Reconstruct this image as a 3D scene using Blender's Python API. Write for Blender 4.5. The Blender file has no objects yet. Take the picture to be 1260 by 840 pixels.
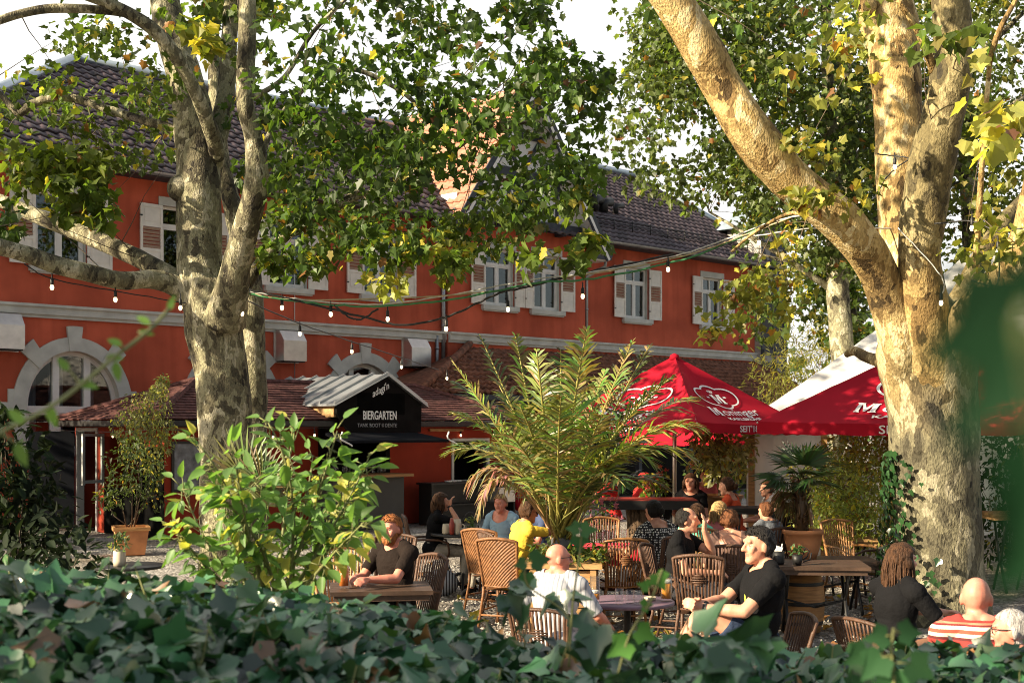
import bpy, bmesh, math, random
import numpy as np
from mathutils import Vector, Matrix, noise, Quaternion
from mathutils.geometry import tessellate_polygon
R = math.radians
SC = bpy.context.scene
COL = SC.collection
# ---------------------------------------------------------------- camera
F = 1600.0; HX = 630.0; HY = 525.0; EYE = 2.1
cam = bpy.data.cameras.new('camera'); camo = bpy.data.objects.new('camera', cam); COL.objects.link(camo)
camo.location = (0, 0, EYE); camo.rotation_euler = (R(90), 0, 0)
cam.sensor_width = 36; cam.lens = F / 1260 * 36; cam.shift_y = 105 / 1260
cam.clip_start = .05; cam.clip_end = 3000
cam.dof.use_dof = True; cam.dof.focus_distance = 12.5; cam.dof.aperture_fstop = 4.4
SC.camera = camo
# ---------------------------------------------------------------- light
SUN_EL = R(25); SUN_AZ = (-.90, -.42)
_l = math.hypot(*SUN_AZ); sdir = Vector((SUN_AZ[0]/_l*math.cos(SUN_EL), SUN_AZ[1]/_l*math.cos(SUN_EL), math.sin(SUN_EL)))
sl = bpy.data.lights.new('sun', 'SUN'); sl.energy = 5.0; sl.angle = R(.5); sl.color = (1, .84, .60)
so = bpy.data.objects.new('sun', sl); COL.objects.link(so); so.rotation_euler = sdir.to_track_quat('Z', 'Y').to_euler(); so.location = (-20, -10, 20)
W = bpy.data.worlds.new('World'); SC.world = W; W.use_nodes = True
wn = W.node_tree.nodes; wl = W.node_tree.links
bg = wn['Background']; sky = wn.new('ShaderNodeTexSky'); sky.sky_type = 'NISHITA'; sky.sun_disc = False
sky.sun_elevation = SUN_EL; sky.sun_rotation = math.atan2(sdir.x, sdir.y); sky.air_density = 1.0; sky.dust_density = 3.0
# thin bright cloud veil over the blue
tc = wn.new('ShaderNodeTexCoord'); nz = wn.new('ShaderNodeTexNoise'); nz.inputs['Scale'].default_value = 3; nz.inputs['Detail'].default_value = 5
cr = wn.new('ShaderNodeValToRGB'); cr.color_ramp.elements[0].position = .25; cr.color_ramp.elements[1].position = .75
cr.color_ramp.elements[0].color = (.7,)*3 + (1,); cr.color_ramp.elements[1].color = (.97,)*3 + (1,)
mx = wn.new('ShaderNodeMix'); mx.data_type = 'RGBA'; mx.inputs['B'].default_value = (9.6, 9.4, 9.0, 1)
wl.new(tc.outputs['Generated'], nz.inputs['Vector']); wl.new(nz.outputs['Fac'], cr.inputs['Fac']); 
sx_ = wn.new('ShaderNodeSeparateXYZ'); wl.new(tc.outputs['Generated'], sx_.inputs[0])
mr = wn.new('ShaderNodeMapRange'); mr.interpolation_type = 'SMOOTHSTEP'; mr.inputs['From Min'].default_value = -.2; mr.inputs['From Max'].default_value = .7; mr.inputs['To Min'].default_value = .20
mr.inputs['To Max'].default_value = 1.0; wl.new(sx_.outputs['Y'], mr.inputs['Value'])   # veil shaped for the light: white ahead, thinned behind the camera to cut fill
mm_ = wn.new('ShaderNodeMath'); mm_.operation = 'MULTIPLY'; wl.new(cr.outputs['Color'], mm_.inputs[0]); wl.new(mr.outputs[0], mm_.inputs[1]); wl.new(mm_.outputs[0], mx.inputs['Factor'])
wl.new(sky.outputs['Color'], mx.inputs['A']); wl.new(mx.outputs['Result'], bg.inputs['Color'])
bg.inputs['Strength'].default_value = .05
SC.view_settings.view_transform = 'Standard'; SC.view_settings.look = 'None'; SC.view_settings.exposure = 1.5; SC.view_settings.gamma = 1
SC.view_settings.use_curve_mapping = False
SC.render.engine = 'CYCLES'
SC.cycles.use_denoising = True; SC.cycles.filter_width = 1.0
SC.cycles.max_bounces = 7; SC.cycles.diffuse_bounces = 3; SC.cycles.transparent_max_bounces = 12
SC.cycles.sample_clamp_indirect = 4
SC.cycles.caustics_reflective = False; SC.cycles.caustics_refractive = False

rnd = random.Random(7)
def at(px, py, Y): return Vector(((px-HX)/F*Y, Y, EYE + (HY-py)/F*Y))
def gx(px, Y): return (px-HX)/F*Y

# ---------------------------------------------------------------- mesh builder
class MB:
    def __init__(s): s.v = []; s.f = []; s.m = []; s.s = []; s.c = []
    def add(s, vs, fs, m=0, sm=False, c=None):
        b = len(s.v); s.v += [tuple(v) for v in vs]
        for f in fs:
            s.f.append(tuple(i+b for i in f)); s.m.append(m); s.s.append(sm); s.c.append(c)
        return b
    def box(s, c, d, m=0, rot=None, taper=1.0, bev=0):
        hx, hy, hz = d[0]/2, d[1]/2, d[2]/2
        vs = [Vector((x*hx*(taper if z > 0 else 1), y*hy*(taper if z > 0 else 1), z*hz)) for z in (-1, 1) for x, y in ((-1,-1),(1,-1),(1,1),(-1,1))]
        if rot: vs = [rot @ v for v in vs]
        c = Vector(c)
        s.add([v+c for v in vs], [(3,2,1,0),(4,5,6,7),(0,1,5,4),(1,2,6,5),(2,3,7,6),(3,0,4,7)], m)
    def bx(s, x0, x1, y0, y1, z0, z1, m=0): s.box(((x0+x1)/2,(y0+y1)/2,(z0+z1)/2), (abs(x1-x0),abs(y1-y0),abs(z1-z0)), m)
    def tube(s, pts, rad, n=8, m=0, sm=True, cap=True, c=None, flat=1.0, wob=0, seed=0):
        pts = [Vector(p) for p in pts]; k = len(pts)
        if not isinstance(rad, (list, tuple)): rad = [rad]*k
        t = [(pts[min(i+1,k-1)]-pts[max(i-1,0)]).normalized() for i in range(k)]
        u = t[0].orthogonal().normalized()
        if abs(t[0].z) < .99: u = t[0].cross(Vector((0,0,1))).normalized()
        vs = []
        for i in range(k):
            u = (u - t[i]*u.dot(t[i])).normalized(); w = t[i].cross(u)
            for j in range(n):
                a = 2*math.pi*j/n; r = rad[i]
                p = pts[i] + u*math.cos(a)*r + w*math.sin(a)*r*flat
                if wob:
                    q = pts[i] + (u*math.cos(a)+w*math.sin(a))*r
                    p = pts[i] + (p-pts[i])*(1+wob*noise.noise(q*2.2+Vector((seed,0,0)))+wob*.5*noise.noise(q*6))
                vs.append(p)
        fs = [(i*n+j, i*n+(j+1)%n, (i+1)*n+(j+1)%n, (i+1)*n+j) for i in range(k-1) for j in range(n)]
        if cap: fs += [tuple(range(n-1,-1,-1)), tuple(range((k-1)*n, k*n))]
        s.add(vs, fs, m, sm, c)
    def lathe(s, c, prof, n=20, m=0, sm=True, capb=True, capt=True):
        c = Vector(c)
        vs = [c+Vector((r*math.cos(2*math.pi*j/n), r*math.sin(2*math.pi*j/n), z)) for r, z in prof for j in range(n)]
        k = len(prof)
        fs = [(i*n+j, i*n+(j+1)%n, (i+1)*n+(j+1)%n, (i+1)*n+j) for i in range(k-1) for j in range(n)]
        if capb: fs.append(tuple(range(n-1,-1,-1)))
        if capt: fs.append(tuple(range((k-1)*n, k*n)))
        s.add(vs, fs, m, sm)
    def ell(s, c, r, n=16, k=10, m=0, rot=None):
        c = Vector(c); vs = []; fs = []
        for i in range(k+1):
            th = math.pi*i/k
            for j in range(n):
                a = 2*math.pi*j/n
                v = Vector((r[0]*math.sin(th)*math.cos(a), r[1]*math.sin(th)*math.sin(a), -r[2]*math.cos(th)))
                if rot: v = rot @ v
                vs.append(c+v)
        for i in range(k):
            for j in range(n):
                a, b, d, e = i*n+j, i*n+(j+1)%n, (i+1)*n+(j+1)%n, (i+1)*n+j
                if i == 0: fs.append((a, d, e))
                elif i == k-1: fs.append((a, b, e))
                else: fs.append((a, b, d, e))
        s.add(vs, fs, m, True)
    def caps(s, a, b, ra, rb, n=14, m=0):
        a = Vector(a); b = Vector(b); t = (b-a).normalized()
        pts = []; rr = []
        for q in (80, 50, 22): pts.append(a - t*ra*math.sin(R(q))); rr.append(ra*math.cos(R(q)))
        pts.append(a); rr.append(ra); pts.append((a+b)/2); rr.append((ra+rb)/2); pts.append(b); rr.append(rb)
        for q in (22, 50, 80): pts.append(b + t*rb*math.sin(R(q))); rr.append(rb*math.cos(R(q)))
        s.tube(pts, rr, n, m)
    def build(s, name, mats, parent=None, loc=None):
        me = bpy.data.meshes.new(name); me.from_pydata(s.v, [], s.f)
        if not isinstance(mats, (list, tuple)): mats = [mats]
        for x in mats: me.materials.append(x)
        me.polygons.foreach_set('material_index', s.m); me.polygons.foreach_set('use_smooth', s.s)
        if any(c is not None for c in s.c):
            at_ = me.attributes.new('tint', 'FLOAT_COLOR', 'FACE')
            arr = np.array([(c if c is not None else (.1,.1,.1))+(1.,) for c in s.c], dtype=np.float32).ravel()
            at_.data.foreach_set('color', arr)
        me.update()
        o = bpy.data.objects.new(name, me); COL.objects.link(o)
        if parent: o.parent = parent
        if loc is not None: o.location = loc
        return o
def tag(o, label=None, cat=None, group=None, kind=None):
    if label: o['label'] = label
    if cat: o['category'] = cat
    if group: o['group'] = group
    if kind: o['kind'] = kind
    return o
def thing(name, label, cat, loc=(0,0,0), rz=0, group=None):
    o = bpy.data.objects.new(name, None); COL.objects.link(o); o.location = loc; o.rotation_euler = (0,0,rz)
    o.empty_display_size = .1
    return tag(o, label, cat, group)
def dup(root, loc, rz, label=None):
    r = root.copy(); COL.objects.link(r); r.location = loc; r.rotation_euler = (0,0,rz)
    if label: r['label'] = label
    for ch in list(root.children):
        c = ch.copy(); COL.objects.link(c); c.parent = r
        for g in list(ch.children):
            d = g.copy(); COL.objects.link(d); d.parent = c
    return r
def spline(pts, sub=6):
    pts = [tuple(p) for p in pts]; out = []
    P = [pts[0]] + pts + [pts[-1]]
    for i in range(1, len(P)-2):
        for j in range(sub):
            t = j/sub
            out.append(tuple(.5*((2*b)+(-a+c)*t+(2*a-5*b+4*c-d)*t*t+(-a+3*b-3*c+d)*t**3) for a, b, c, d in zip(P[i-1], P[i], P[i+1], P[i+2])))
    out.append(pts[-1]); return out

# ---------------------------------------------------------------- materials
def nm(name):
    m = bpy.data.materials.new(name); m.use_nodes = True
    nt = m.node_tree; return m, nt.nodes, nt.links, nt.nodes['Principled BSDF']
def setspec(b, v): b.inputs['Specular IOR Level'].default_value = v
def ramp(N, stops, interp='LINEAR'):
    r = N.new('ShaderNodeValToRGB'); e = r.color_ramp.elements; r.color_ramp.interpolation = interp
    while len(e) < len(stops): e.new(.5)
    for x, (p, c) in zip(e, stops): x.position = p; x.color = tuple(c)+(1,) if len(c) == 3 else c
    return r
def mat(name, col, rough=.6, metal=0, var=.25, scale=6, bump=.0, spec=.4, bscale=None, stretch=None, dirt=None):
    m, N, L, b = nm(name)
    tc = N.new('ShaderNodeTexCoord'); n = N.new('ShaderNodeTexNoise'); n.inputs['Scale'].default_value = scale; n.inputs['Detail'].default_value = 6
    src = tc.outputs['Object']
    if stretch:
        mp = N.new('ShaderNodeMapping'); mp.inputs['Scale'].default_value = stretch; L.new(src, mp.inputs['Vector']); src = mp.outputs['Vector']
    L.new(src, n.inputs['Vector'])
    lo = tuple(c*(1-var) for c in col); hi = tuple(min(1, c*(1+var)) for c in col)
    st = [(.3, lo), (.7, hi)]
    if dirt: st = [(.2, dirt)] + [(.38, lo), (.7, hi)]
    r = ramp(N, st); L.new(n.outputs['Fac'], r.inputs['Fac']); L.new(r.outputs['Color'], b.inputs['Base Color'])
    b.inputs['Roughness'].default_value = rough; b.inputs['Metallic'].default_value = metal; setspec(b, spec)
    if bump:
        n2 = N.new('ShaderNodeTexNoise'); n2.inputs['Scale'].default_value = bscale or scale*5; n2.inputs['Detail'].default_value = 5
        L.new(src, n2.inputs['Vector']); bp = N.new('ShaderNodeBump'); bp.inputs['Strength'].default_value = bump; bp.inputs['Distance'].default_value = .02
        L.new(n2.outputs['Fac'], bp.inputs['Height']); L.new(bp.outputs['Normal'], b.inputs['Normal'])
    return m
def leafmat(name, trans=.35, rough=.45, spec=.35, tmul=1.8):
    m, N, L, b = nm(name)
    a = N.new('ShaderNodeAttribute'); a.attribute_name = 'tint'
    L.new(a.outputs['Color'], b.inputs['Base Color']); b.inputs['Roughness'].default_value = rough; setspec(b, spec)
    t = N.new('ShaderNodeBsdfTranslucent'); mm = N.new('ShaderNodeMix'); mm.data_type = 'RGBA'; mm.blend_type = 'MULTIPLY'; mm.inputs['Factor'].default_value = 1
    mm.inputs['B'].default_value = (tmul*1.05, tmul*1.1, tmul*.45, 1); L.new(a.outputs['Color'], mm.inputs['A']); L.new(mm.outputs['Result'], t.inputs['Color'])
    s = N.new('ShaderNodeMixShader'); s.inputs['Fac'].default_value = trans
    L.new(b.outputs[0], s.inputs[1]); L.new(t.outputs[0], s.inputs[2]); L.new(s.outputs[0], N['Material Output'].inputs['Surface'])
    return m
def barkmat(name, cols, scale=3.0, stretch=(1,1,.45), bump=.9, cols2=None, zr=(2,4)):
    m, N, L, b = nm(name)
    tc = N.new('ShaderNodeTexCoord'); mp = N.new('ShaderNodeMapping'); mp.inputs['Scale'].default_value = stretch; L.new(tc.outputs['Object'], mp.inputs['Vector'])
    n0 = N.new('ShaderNodeTexNoise'); n0.inputs['Scale'].default_value = scale*1.2; n0.inputs['Detail'].default_value = 4; L.new(mp.outputs['Vector'], n0.inputs['Vector'])
    add = N.new('ShaderNodeMixRGB'); add.blend_type = 'ADD'; add.inputs['Fac'].default_value = .6; L.new(mp.outputs['Vector'], add.inputs[1]); L.new(n0.outputs['Color'], add.inputs[2])
    v = N.new('ShaderNodeTexVoronoi'); v.inputs['Scale'].default_value = scale*2.2; L.new(add.outputs[0], v.inputs['Vector'])
    r = ramp(N, [(i/len(cols), c) for i, c in enumerate(cols)], 'CONSTANT')
    sp = N.new('ShaderNodeSeparateColor'); L.new(v.outputs['Color'], sp.inputs[0])
    n3 = N.new('ShaderNodeTexNoise'); n3.inputs['Scale'].default_value = scale*.7; L.new(mp.outputs['Vector'], n3.inputs['Vector'])
    ma = N.new('ShaderNodeMath'); ma.operation = 'MULTIPLY_ADD'; ma.inputs[1].default_value = .45; L.new(sp.outputs[0], ma.inputs[0])
    mb_ = N.new('ShaderNodeMath'); mb_.operation = 'MULTIPLY_ADD'; mb_.inputs[1].default_value = 1.5; mb_.inputs[2].default_value = -.5
    L.new(n3.outputs['Fac'], mb_.inputs[0]); L.new(mb_.outputs[0], ma.inputs[2]); L.new(ma.outputs[0], r.inputs['Fac'])
    rc_ = r.outputs['Color']
    if cols2:   # cols2 low down passes into cols higher up; greyer into cream for bark_b
        r2 = ramp(N, [(i/len(cols2), c) for i, c in enumerate(cols2)], 'CONSTANT'); L.new(ma.outputs[0], r2.inputs['Fac'])
        sz = N.new('ShaderNodeSeparateXYZ'); L.new(tc.outputs['Object'], sz.inputs[0]); az = N.new('ShaderNodeMath'); az.operation = 'MULTIPLY_ADD'; az.inputs[1].default_value = 1.6; L.new(n3.outputs['Fac'], az.inputs[0]); L.new(sz.outputs['Z'], az.inputs[2])
        mz = N.new('ShaderNodeMapRange'); mz.inputs['From Min'].default_value = zr[0]+.8; mz.inputs['From Max'].default_value = zr[1]+.8; L.new(az.outputs[0], mz.inputs['Value'])
        xm = N.new('ShaderNodeMixRGB'); L.new(mz.outputs[0], xm.inputs['Fac']); L.new(r2.outputs['Color'], xm.inputs[1]); L.new(r.outputs['Color'], xm.inputs[2]); rc_ = xm.outputs[0]
    n4 = N.new('ShaderNodeTexNoise'); n4.inputs['Scale'].default_value = scale*14; n4.inputs['Detail'].default_value = 6; L.new(mp.outputs['Vector'], n4.inputs['Vector'])
    mu = N.new('ShaderNodeMixRGB'); mu.blend_type = 'OVERLAY'; mu.inputs['Fac'].default_value = .75; L.new(rc_, mu.inputs[1]); L.new(n4.outputs['Fac'], mu.inputs[2])
    n5 = N.new('ShaderNodeTexNoise'); n5.inputs['Scale'].default_value = scale*5; n5.inputs['Detail'].default_value = 3; L.new(mp.outputs['Vector'], n5.inputs['Vector']); r5 = ramp(N, [(.33,(.25,.22,.18)),(.40,(1,1,1))]); L.new(n5.outputs['Fac'], r5.inputs['Fac'])
    m5 = N.new('ShaderNodeMixRGB'); m5.blend_type = 'MULTIPLY'; m5.inputs['Fac'].default_value = .55; L.new(mu.outputs[0], m5.inputs[1]); L.new(r5.outputs['Color'], m5.inputs[2])
    L.new(m5.outputs[0], b.inputs['Base Color']); b.inputs['Roughness'].default_value = .8; setspec(b, .2)
    ad = N.new('ShaderNodeMath'); ad.operation = 'MULTIPLY_ADD'; ad.inputs[1].default_value = .8; L.new(n4.outputs['Fac'], ad.inputs[0]); L.new(ma.outputs[0], ad.inputs[2])
    bp = N.new('ShaderNodeBump'); bp.inputs['Strength'].default_value = bump; bp.inputs['Distance'].default_value = .03; L.new(ad.outputs[0], bp.inputs['Height']); L.new(bp.outputs['Normal'], b.inputs['Normal'])
    return m
def glassmat(name, tint=(.9,.95,.95), refl=.08):
    m, N, L, b = nm(name)
    t = N.new('ShaderNodeBsdfTransparent'); t.inputs[0].default_value = tint+(1,)
    g = N.new('ShaderNodeBsdfGlossy'); g.inputs['Roughness'].default_value = .02
    fr = N.new('ShaderNodeLayerWeight'); pw = N.new('ShaderNodeMath'); pw.operation = 'POWER'; pw.inputs[1].default_value = 4; L.new(fr.outputs['Facing'], pw.inputs[0])
    ma = N.new('ShaderNodeMath'); ma.operation = 'MULTIPLY_ADD'; ma.inputs[1].default_value = .75; ma.inputs[2].default_value = refl; L.new(pw.outputs[0], ma.inputs[0])
    s = N.new('ShaderNodeMixShader'); L.new(ma.outputs[0], s.inputs['Fac']); L.new(t.outputs[0], s.inputs[1]); L.new(g.outputs[0], s.inputs[2])
    L.new(s.outputs[0], N['Material Output'].inputs['Surface']); return m
def stripemat(name, ca, cb, scale=40, axis='Z', rough=.85, thresh=.5):
    m, N, L, b = nm(name); tc = N.new('ShaderNodeTexCoord'); w = N.new('ShaderNodeTexWave'); w.bands_direction = axis; w.inputs['Scale'].default_value = scale; w.inputs['Distortion'].default_value = .4
    L.new(tc.outputs['Object'], w.inputs['Vector']); r = ramp(N, [(0, ca), (thresh, cb)], 'CONSTANT'); L.new(w.outputs['Fac'], r.inputs['Fac'])
    L.new(r.outputs['Color'], b.inputs['Base Color']); b.inputs['Roughness'].default_value = rough; setspec(b, .2); return m
M = {}
M['red'] = mat('red_stucco', (.53,.112,.06), .9, var=.22, scale=.8, bump=.25, bscale=90, spec=.12, dirt=(.36,.072,.04))
_n = M['red'].node_tree; _N = _n.nodes; _b = _N['Principled BSDF']; _src = _b.inputs['Base Color'].links[0].from_socket
_tc = _N.new('ShaderNodeTexCoord'); _mp = _N.new('ShaderNodeMapping'); _mp.inputs['Scale'].default_value = (2.2,2.2,.16); _nz = _N.new('ShaderNodeTexNoise'); _nz.inputs['Scale'].default_value = 1.6; _nz.inputs['Detail'].default_value = 8
_r = ramp(_N, [(.32,(.62,.58,.55)),(.52,(1,1,1)),(.75,(1.0,1.0,1.0))]); _mu = _N.new('ShaderNodeMixRGB'); _mu.blend_type = 'MULTIPLY'; _mu.inputs['Fac'].default_value = .4
_n.links.new(_tc.outputs['Object'], _mp.inputs[0]); _n.links.new(_mp.outputs[0], _nz.inputs['Vector']); _n.links.new(_nz.outputs['Fac'], _r.inputs[0]); _n.links.new(_src, _mu.inputs[1]); _n.links.new(_r.outputs[0], _mu.inputs[2]); _n.links.new(_mu.outputs[0], _b.inputs['Base Color'])
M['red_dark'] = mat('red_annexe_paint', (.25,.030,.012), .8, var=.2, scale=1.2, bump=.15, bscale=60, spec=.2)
M['stone'] = mat('grey_painted_stone', (.52,.52,.47), .85, var=.15, scale=3, bump=.15, spec=.2)
M['white'] = mat('white_paint', (.74,.72,.67), .6, var=.08, scale=4, bump=.05)
M['shutter'] = mat('cream_shutter_paint', (.72,.68,.60), .6, var=.1, scale=5, bump=.05)
M['louver'] = mat('shutter_louvre_wood', (.42,.30,.23), .7, var=.15, scale=8)
M['timber'] = mat('dark_timber', (.035,.04,.05), .6, var=.3, scale=6, bump=.2)
M['bluetimber'] = mat('blue_grey_timber', (.05,.075,.11), .55, var=.25, scale=6, bump=.2)
M['plaster'] = mat('white_plaster', (.72,.72,.70), .9, var=.07, scale=2, bump=.1)
M['tile'] = mat('dark_purple_roof_tile', (.085,.062,.068), .5, var=.5, scale=2.2, bump=.2, spec=.5, bscale=45, dirt=(.045,.042,.03))
M['peach'] = mat('clay_gable_tile', (.36,.17,.11), .8, var=.3, scale=9, bump=.2)
M['clay'] = mat('old_clay_roof_tile', (.20,.085,.05), .8, var=.45, scale=7, bump=.25, spec=.25, dirt=(.07,.04,.03))
M['shingle'] = mat('reddish_bitumen_shingle', (.105,.045,.04), .9, var=.45, scale=10, bump=.4, spec=.2, dirt=(.075,.05,.02))
M['seam'] = mat('zinc_sheet', (.34,.36,.38), .35, metal=.6, var=.15, scale=3)
M['steel'] = mat('brushed_steel', (.62,.58,.54), .35, metal=.8, var=.1, scale=6)
M['zinc'] = mat('zinc_gutter', (.30,.31,.32), .4, metal=.7, var=.15, scale=5)
M['flash'] = mat('lead_flashing', (.35,.42,.48), .35, metal=.6, var=.15, scale=3)
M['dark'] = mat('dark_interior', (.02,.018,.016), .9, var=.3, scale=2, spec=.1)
M['black'] = mat('black_paint', (.012,.012,.012), .5, var=.3, scale=8)
M['signblack'] = mat('black_sign_board', (.008,.007,.007), .8, var=.3, scale=5, spec=.06)
M['greypaint'] = mat('grey_counter_paint', (.06,.06,.057), .7, var=.12, scale=4)
M['anthracite'] = mat('anthracite_door', (.010,.011,.014), .9, var=.15, scale=3, spec=.04)
M['alum'] = mat('aluminium_frame', (.55,.56,.56), .4, metal=.5, var=.08)
M['wood'] = mat('warm_wood', (.34,.17,.06), .6, var=.35, scale=5, bump=.2, stretch=(1,1,8))
M['woodh'] = mat('crate_wood', (.38,.22,.09), .65, var=.4, scale=4, bump=.25, stretch=(1,8,8))
M['tabletop'] = mat('dark_table_wood', (.07,.042,.028), .45, var=.4, scale=5, bump=.15, stretch=(1,8,1))
M['redwood'] = mat('red_painted_board', (.30,.045,.03), .45, var=.2, scale=5)
M['iron'] = mat('black_cast_iron', (.02,.02,.02), .45, metal=.3, var=.2)
M['rattan'] = mat('brown_rattan', (.19,.085,.033), .5, var=.4, scale=25, bump=.3)
M['rattan_pale'] = mat('honey_rattan', (.38,.20,.08), .5, var=.35, scale=25, bump=.3)
M['rattan_dark'] = mat('dark_rattan', (.085,.042,.024), .5, var=.35, scale=25, bump=.3)
M['cane'] = mat('bent_cane_frame', (.28,.135,.05), .4, var=.25, scale=15)
M['terra'] = mat('terracotta', (.48,.20,.085), .8, var=.15, scale=6, bump=.1)
M['soil'] = mat('potting_soil', (.03,.022,.015), .95, var=.4, scale=20, bump=.4)
M['glass'] = glassmat('window_glass', (.75,.8,.8), .08)
M['cup'] = glassmat('drinking_glass', (.97,.98,.98), .04)
M['beer'] = mat('lager_beer', (.60,.24,.03), .15, var=.1); M['orange'] = mat('amber_wheat_beer', (.75,.20,.02), .2, var=.1)
M['foam'] = mat('beer_foam', (.8,.76,.68), .8, var=.05); M['ceramic'] = mat('stoneware_mug', (.55,.48,.36), .4, var=.1)
M['curtain'] = mat('pale_curtain', (.34,.38,.44), .9, var=.1, scale=3)
M['purple'] = mat('lilac_table_top', (.17,.11,.15), .5, var=.2, scale=4)
M['bark_a'] = barkmat('plane_bark_olive', [(.03,.026,.02),(.075,.066,.044),(.15,.135,.085),(.25,.235,.145),(.40,.37,.26),(.18,.165,.105)], 4.2, (1,1,.55))
M['bark_b'] = barkmat('plane_bark_cream', [(.07,.045,.018),(.20,.13,.05),(.36,.25,.10),(.46,.34,.15),(.60,.49,.27),(.40,.28,.11)], 3.6, (1,1,.5), .9, [(.026,.024,.018),(.058,.052,.034),(.10,.09,.058),(.16,.145,.09),(.27,.245,.165),(.115,.105,.066)], (2.0,3.7))
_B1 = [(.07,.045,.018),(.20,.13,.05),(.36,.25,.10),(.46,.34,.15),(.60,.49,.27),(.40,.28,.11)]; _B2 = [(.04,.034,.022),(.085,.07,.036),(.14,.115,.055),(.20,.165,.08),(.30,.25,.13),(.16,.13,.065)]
M['bark_b3'] = barkmat('plane_bark_painted_shade', _B2, 3.6, (1,1,.5), .9, _B1, (3.2,4.3))  # limb shade painted into the bark: darker colours high up, cream below
M['bark_b2'] = barkmat('plane_bark_mottled', [(.06,.052,.04),(.13,.11,.075),(.22,.19,.12),(.32,.27,.17),(.42,.37,.26),(.25,.20,.12)], 4.5, (1,1,.45), .9)
M['bark_c'] = barkmat('old_stump_bark', [(.04,.028,.02),(.10,.065,.04),(.18,.12,.075),(.08,.05,.03)], 6, (1,1,.25), 1.0)
M['leaf'] = leafmat('plane_leaf', .44, tmul=2.0); M['ivy'] = leafmat('ivy_leaf', .12, .28, .8, 1.4); M['soft'] = leafmat('soft_leaf', .42, .45, .3, 2.0)
M['palm'] = leafmat('palm_leaflet', .25, .4, .45, 1.7); M['twig'] = mat('twig', (.10,.075,.05), .8, var=.3); M['stem'] = mat('green_stem', (.16,.17,.06), .6, var=.3)
M['shadeleaf'] = leafmat('broad_dark_leaf', .2, .7, .12, 1.3); M['pitch'] = mat('matt_pitch_black', (.004,.004,.004), .95, spec=.02); M['petal'] = leafmat('flower_petal', .3, .6, .2, 1.2)
# ================================================================ ground
def ground():
    mb = MB(); n = 60
    mb.add([(-700,-60,-.02),(700,-60,-.02),(700,1500,-.02),(-700,1500,-.02)], [(0,1,2,3)])
    m, N, L, b = nm('gravel_ground')
    tc = N.new('ShaderNodeTexCoord'); v = N.new('ShaderNodeTexVoronoi'); v.inputs['Scale'].default_value = 28; L.new(tc.outputs['Object'], v.inputs['Vector'])
    nz = N.new('ShaderNodeTexNoise'); nz.inputs['Scale'].default_value = .7; nz.inputs['Detail'].default_value = 6; L.new(tc.outputs['Object'], nz.inputs['Vector'])
    r = ramp(N, [(0,(.11,.10,.09)),(.35,(.24,.225,.205)),(.7,(.35,.335,.31)),(1,(.50,.48,.45))]); sp = N.new('ShaderNodeSeparateColor'); L.new(v.outputs['Color'], sp.inputs[0]); L.new(sp.outputs[0], r.inputs['Fac'])
    r2 = ramp(N, [(.3,(.55,.5,.42)),(.7,(1,1,1))]); L.new(nz.outputs['Fac'], r2.inputs['Fac'])
    mu = N.new('ShaderNodeMixRGB'); mu.blend_type = 'MULTIPLY'; mu.inputs['Fac'].default_value = 1; L.new(r.outputs['Color'], mu.inputs[1]); L.new(r2.outputs['Color'], mu.inputs[2])
    L.new(mu.outputs[0], b.inputs['Base Color']); b.inputs['Roughness'].default_value = .9; setspec(b, .2)
    bp = N.new('ShaderNodeBump'); bp.inputs['Strength'].default_value = 1; bp.inputs['Distance'].default_value = .025; bp.invert = True; L.new(v.outputs['Distance'], bp.inputs['Height']); L.new(bp.outputs['Normal'], b.inputs['Normal'])
    tag(mb.build('ground', m), 'grey gravel ground of the beer garden', 'ground', kind='structure')
ground()

# ================================================================ main building; local frame: x along the facade, y into the building
D = Vector((.713, .701, 0)); NB = Vector((-.701, .713, 0)); O = Vector((0, 37.75, 0)); RZ = math.atan2(.701, .713)
def fw(s, b, z): return O + D*s + NB*b + Vector((0,0,z))
def wall(mb, outer, holes, b, depth=.2, m=0, mr=1):
    loops = [outer] + holes
    flat = [p for l in loops for p in l]
    tri = tessellate_polygon([[Vector((p[0], p[1], 0)) for p in l] for l in loops])
    mb.add([(p[0], b, p[1]) for p in flat], [tuple(t) for t in tri], m)
    for h in holes:
        k = len(h); mb.add([(p[0], b, p[1]) for p in h] + [(p[0], b+depth, p[1]) for p in h], [(i, (i+1)%k, k+(i+1)%k, k+i) for i in range(k)], mr)
bld = thing('restaurant_building', 'long red rendered restaurant with cream shutters and dark tiled roof', 'building', O, RZ)
UPW = [(-13.7,1.15),(-10.7,1.15),(-7.8,1.15),(-4.87,1.15),(-.65,1.12),(1.29,1.12),(5.59,1.1),(9.59,1.1)]
ARC = [-13.4,-9.4,-5.4]
Z0, Z1 = 5.55, 7.18
def rect(s, w, z0, z1): return [(s-w/2,z0),(s+w/2,z0),(s+w/2,z1),(s-w/2,z1)]
def arch(s, hw, z0, zs, rise, n=18): return [(s-hw,z0),(s+hw,z0)] + [(s+hw*math.cos(math.pi*i/n), zs+rise*math.sin(math.pi*i/n)) for i in range(n+1)]
wb = MB()
wall(wb, [(-17,0),(-2.6,0),(-2.6,7.95),(-17,7.95)], [rect(s,w,Z0,Z1) for s,w in UPW[:4]] + [arch(s,1.07,1.6,2.55,1.2) for s in ARC], 0)
wall(wb, [(-2.6,0),(3,0),(3,8.0),(-2.6,8.0)], [rect(s,w,Z0,Z1) for s,w in UPW[4:6]], -.14)
wall(wb, [(3,0),(12.1,0),(12.1,7.95),(3,7.95)], [rect(s,w,Z0,Z1) for s,w in UPW[6:]], 0)
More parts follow.
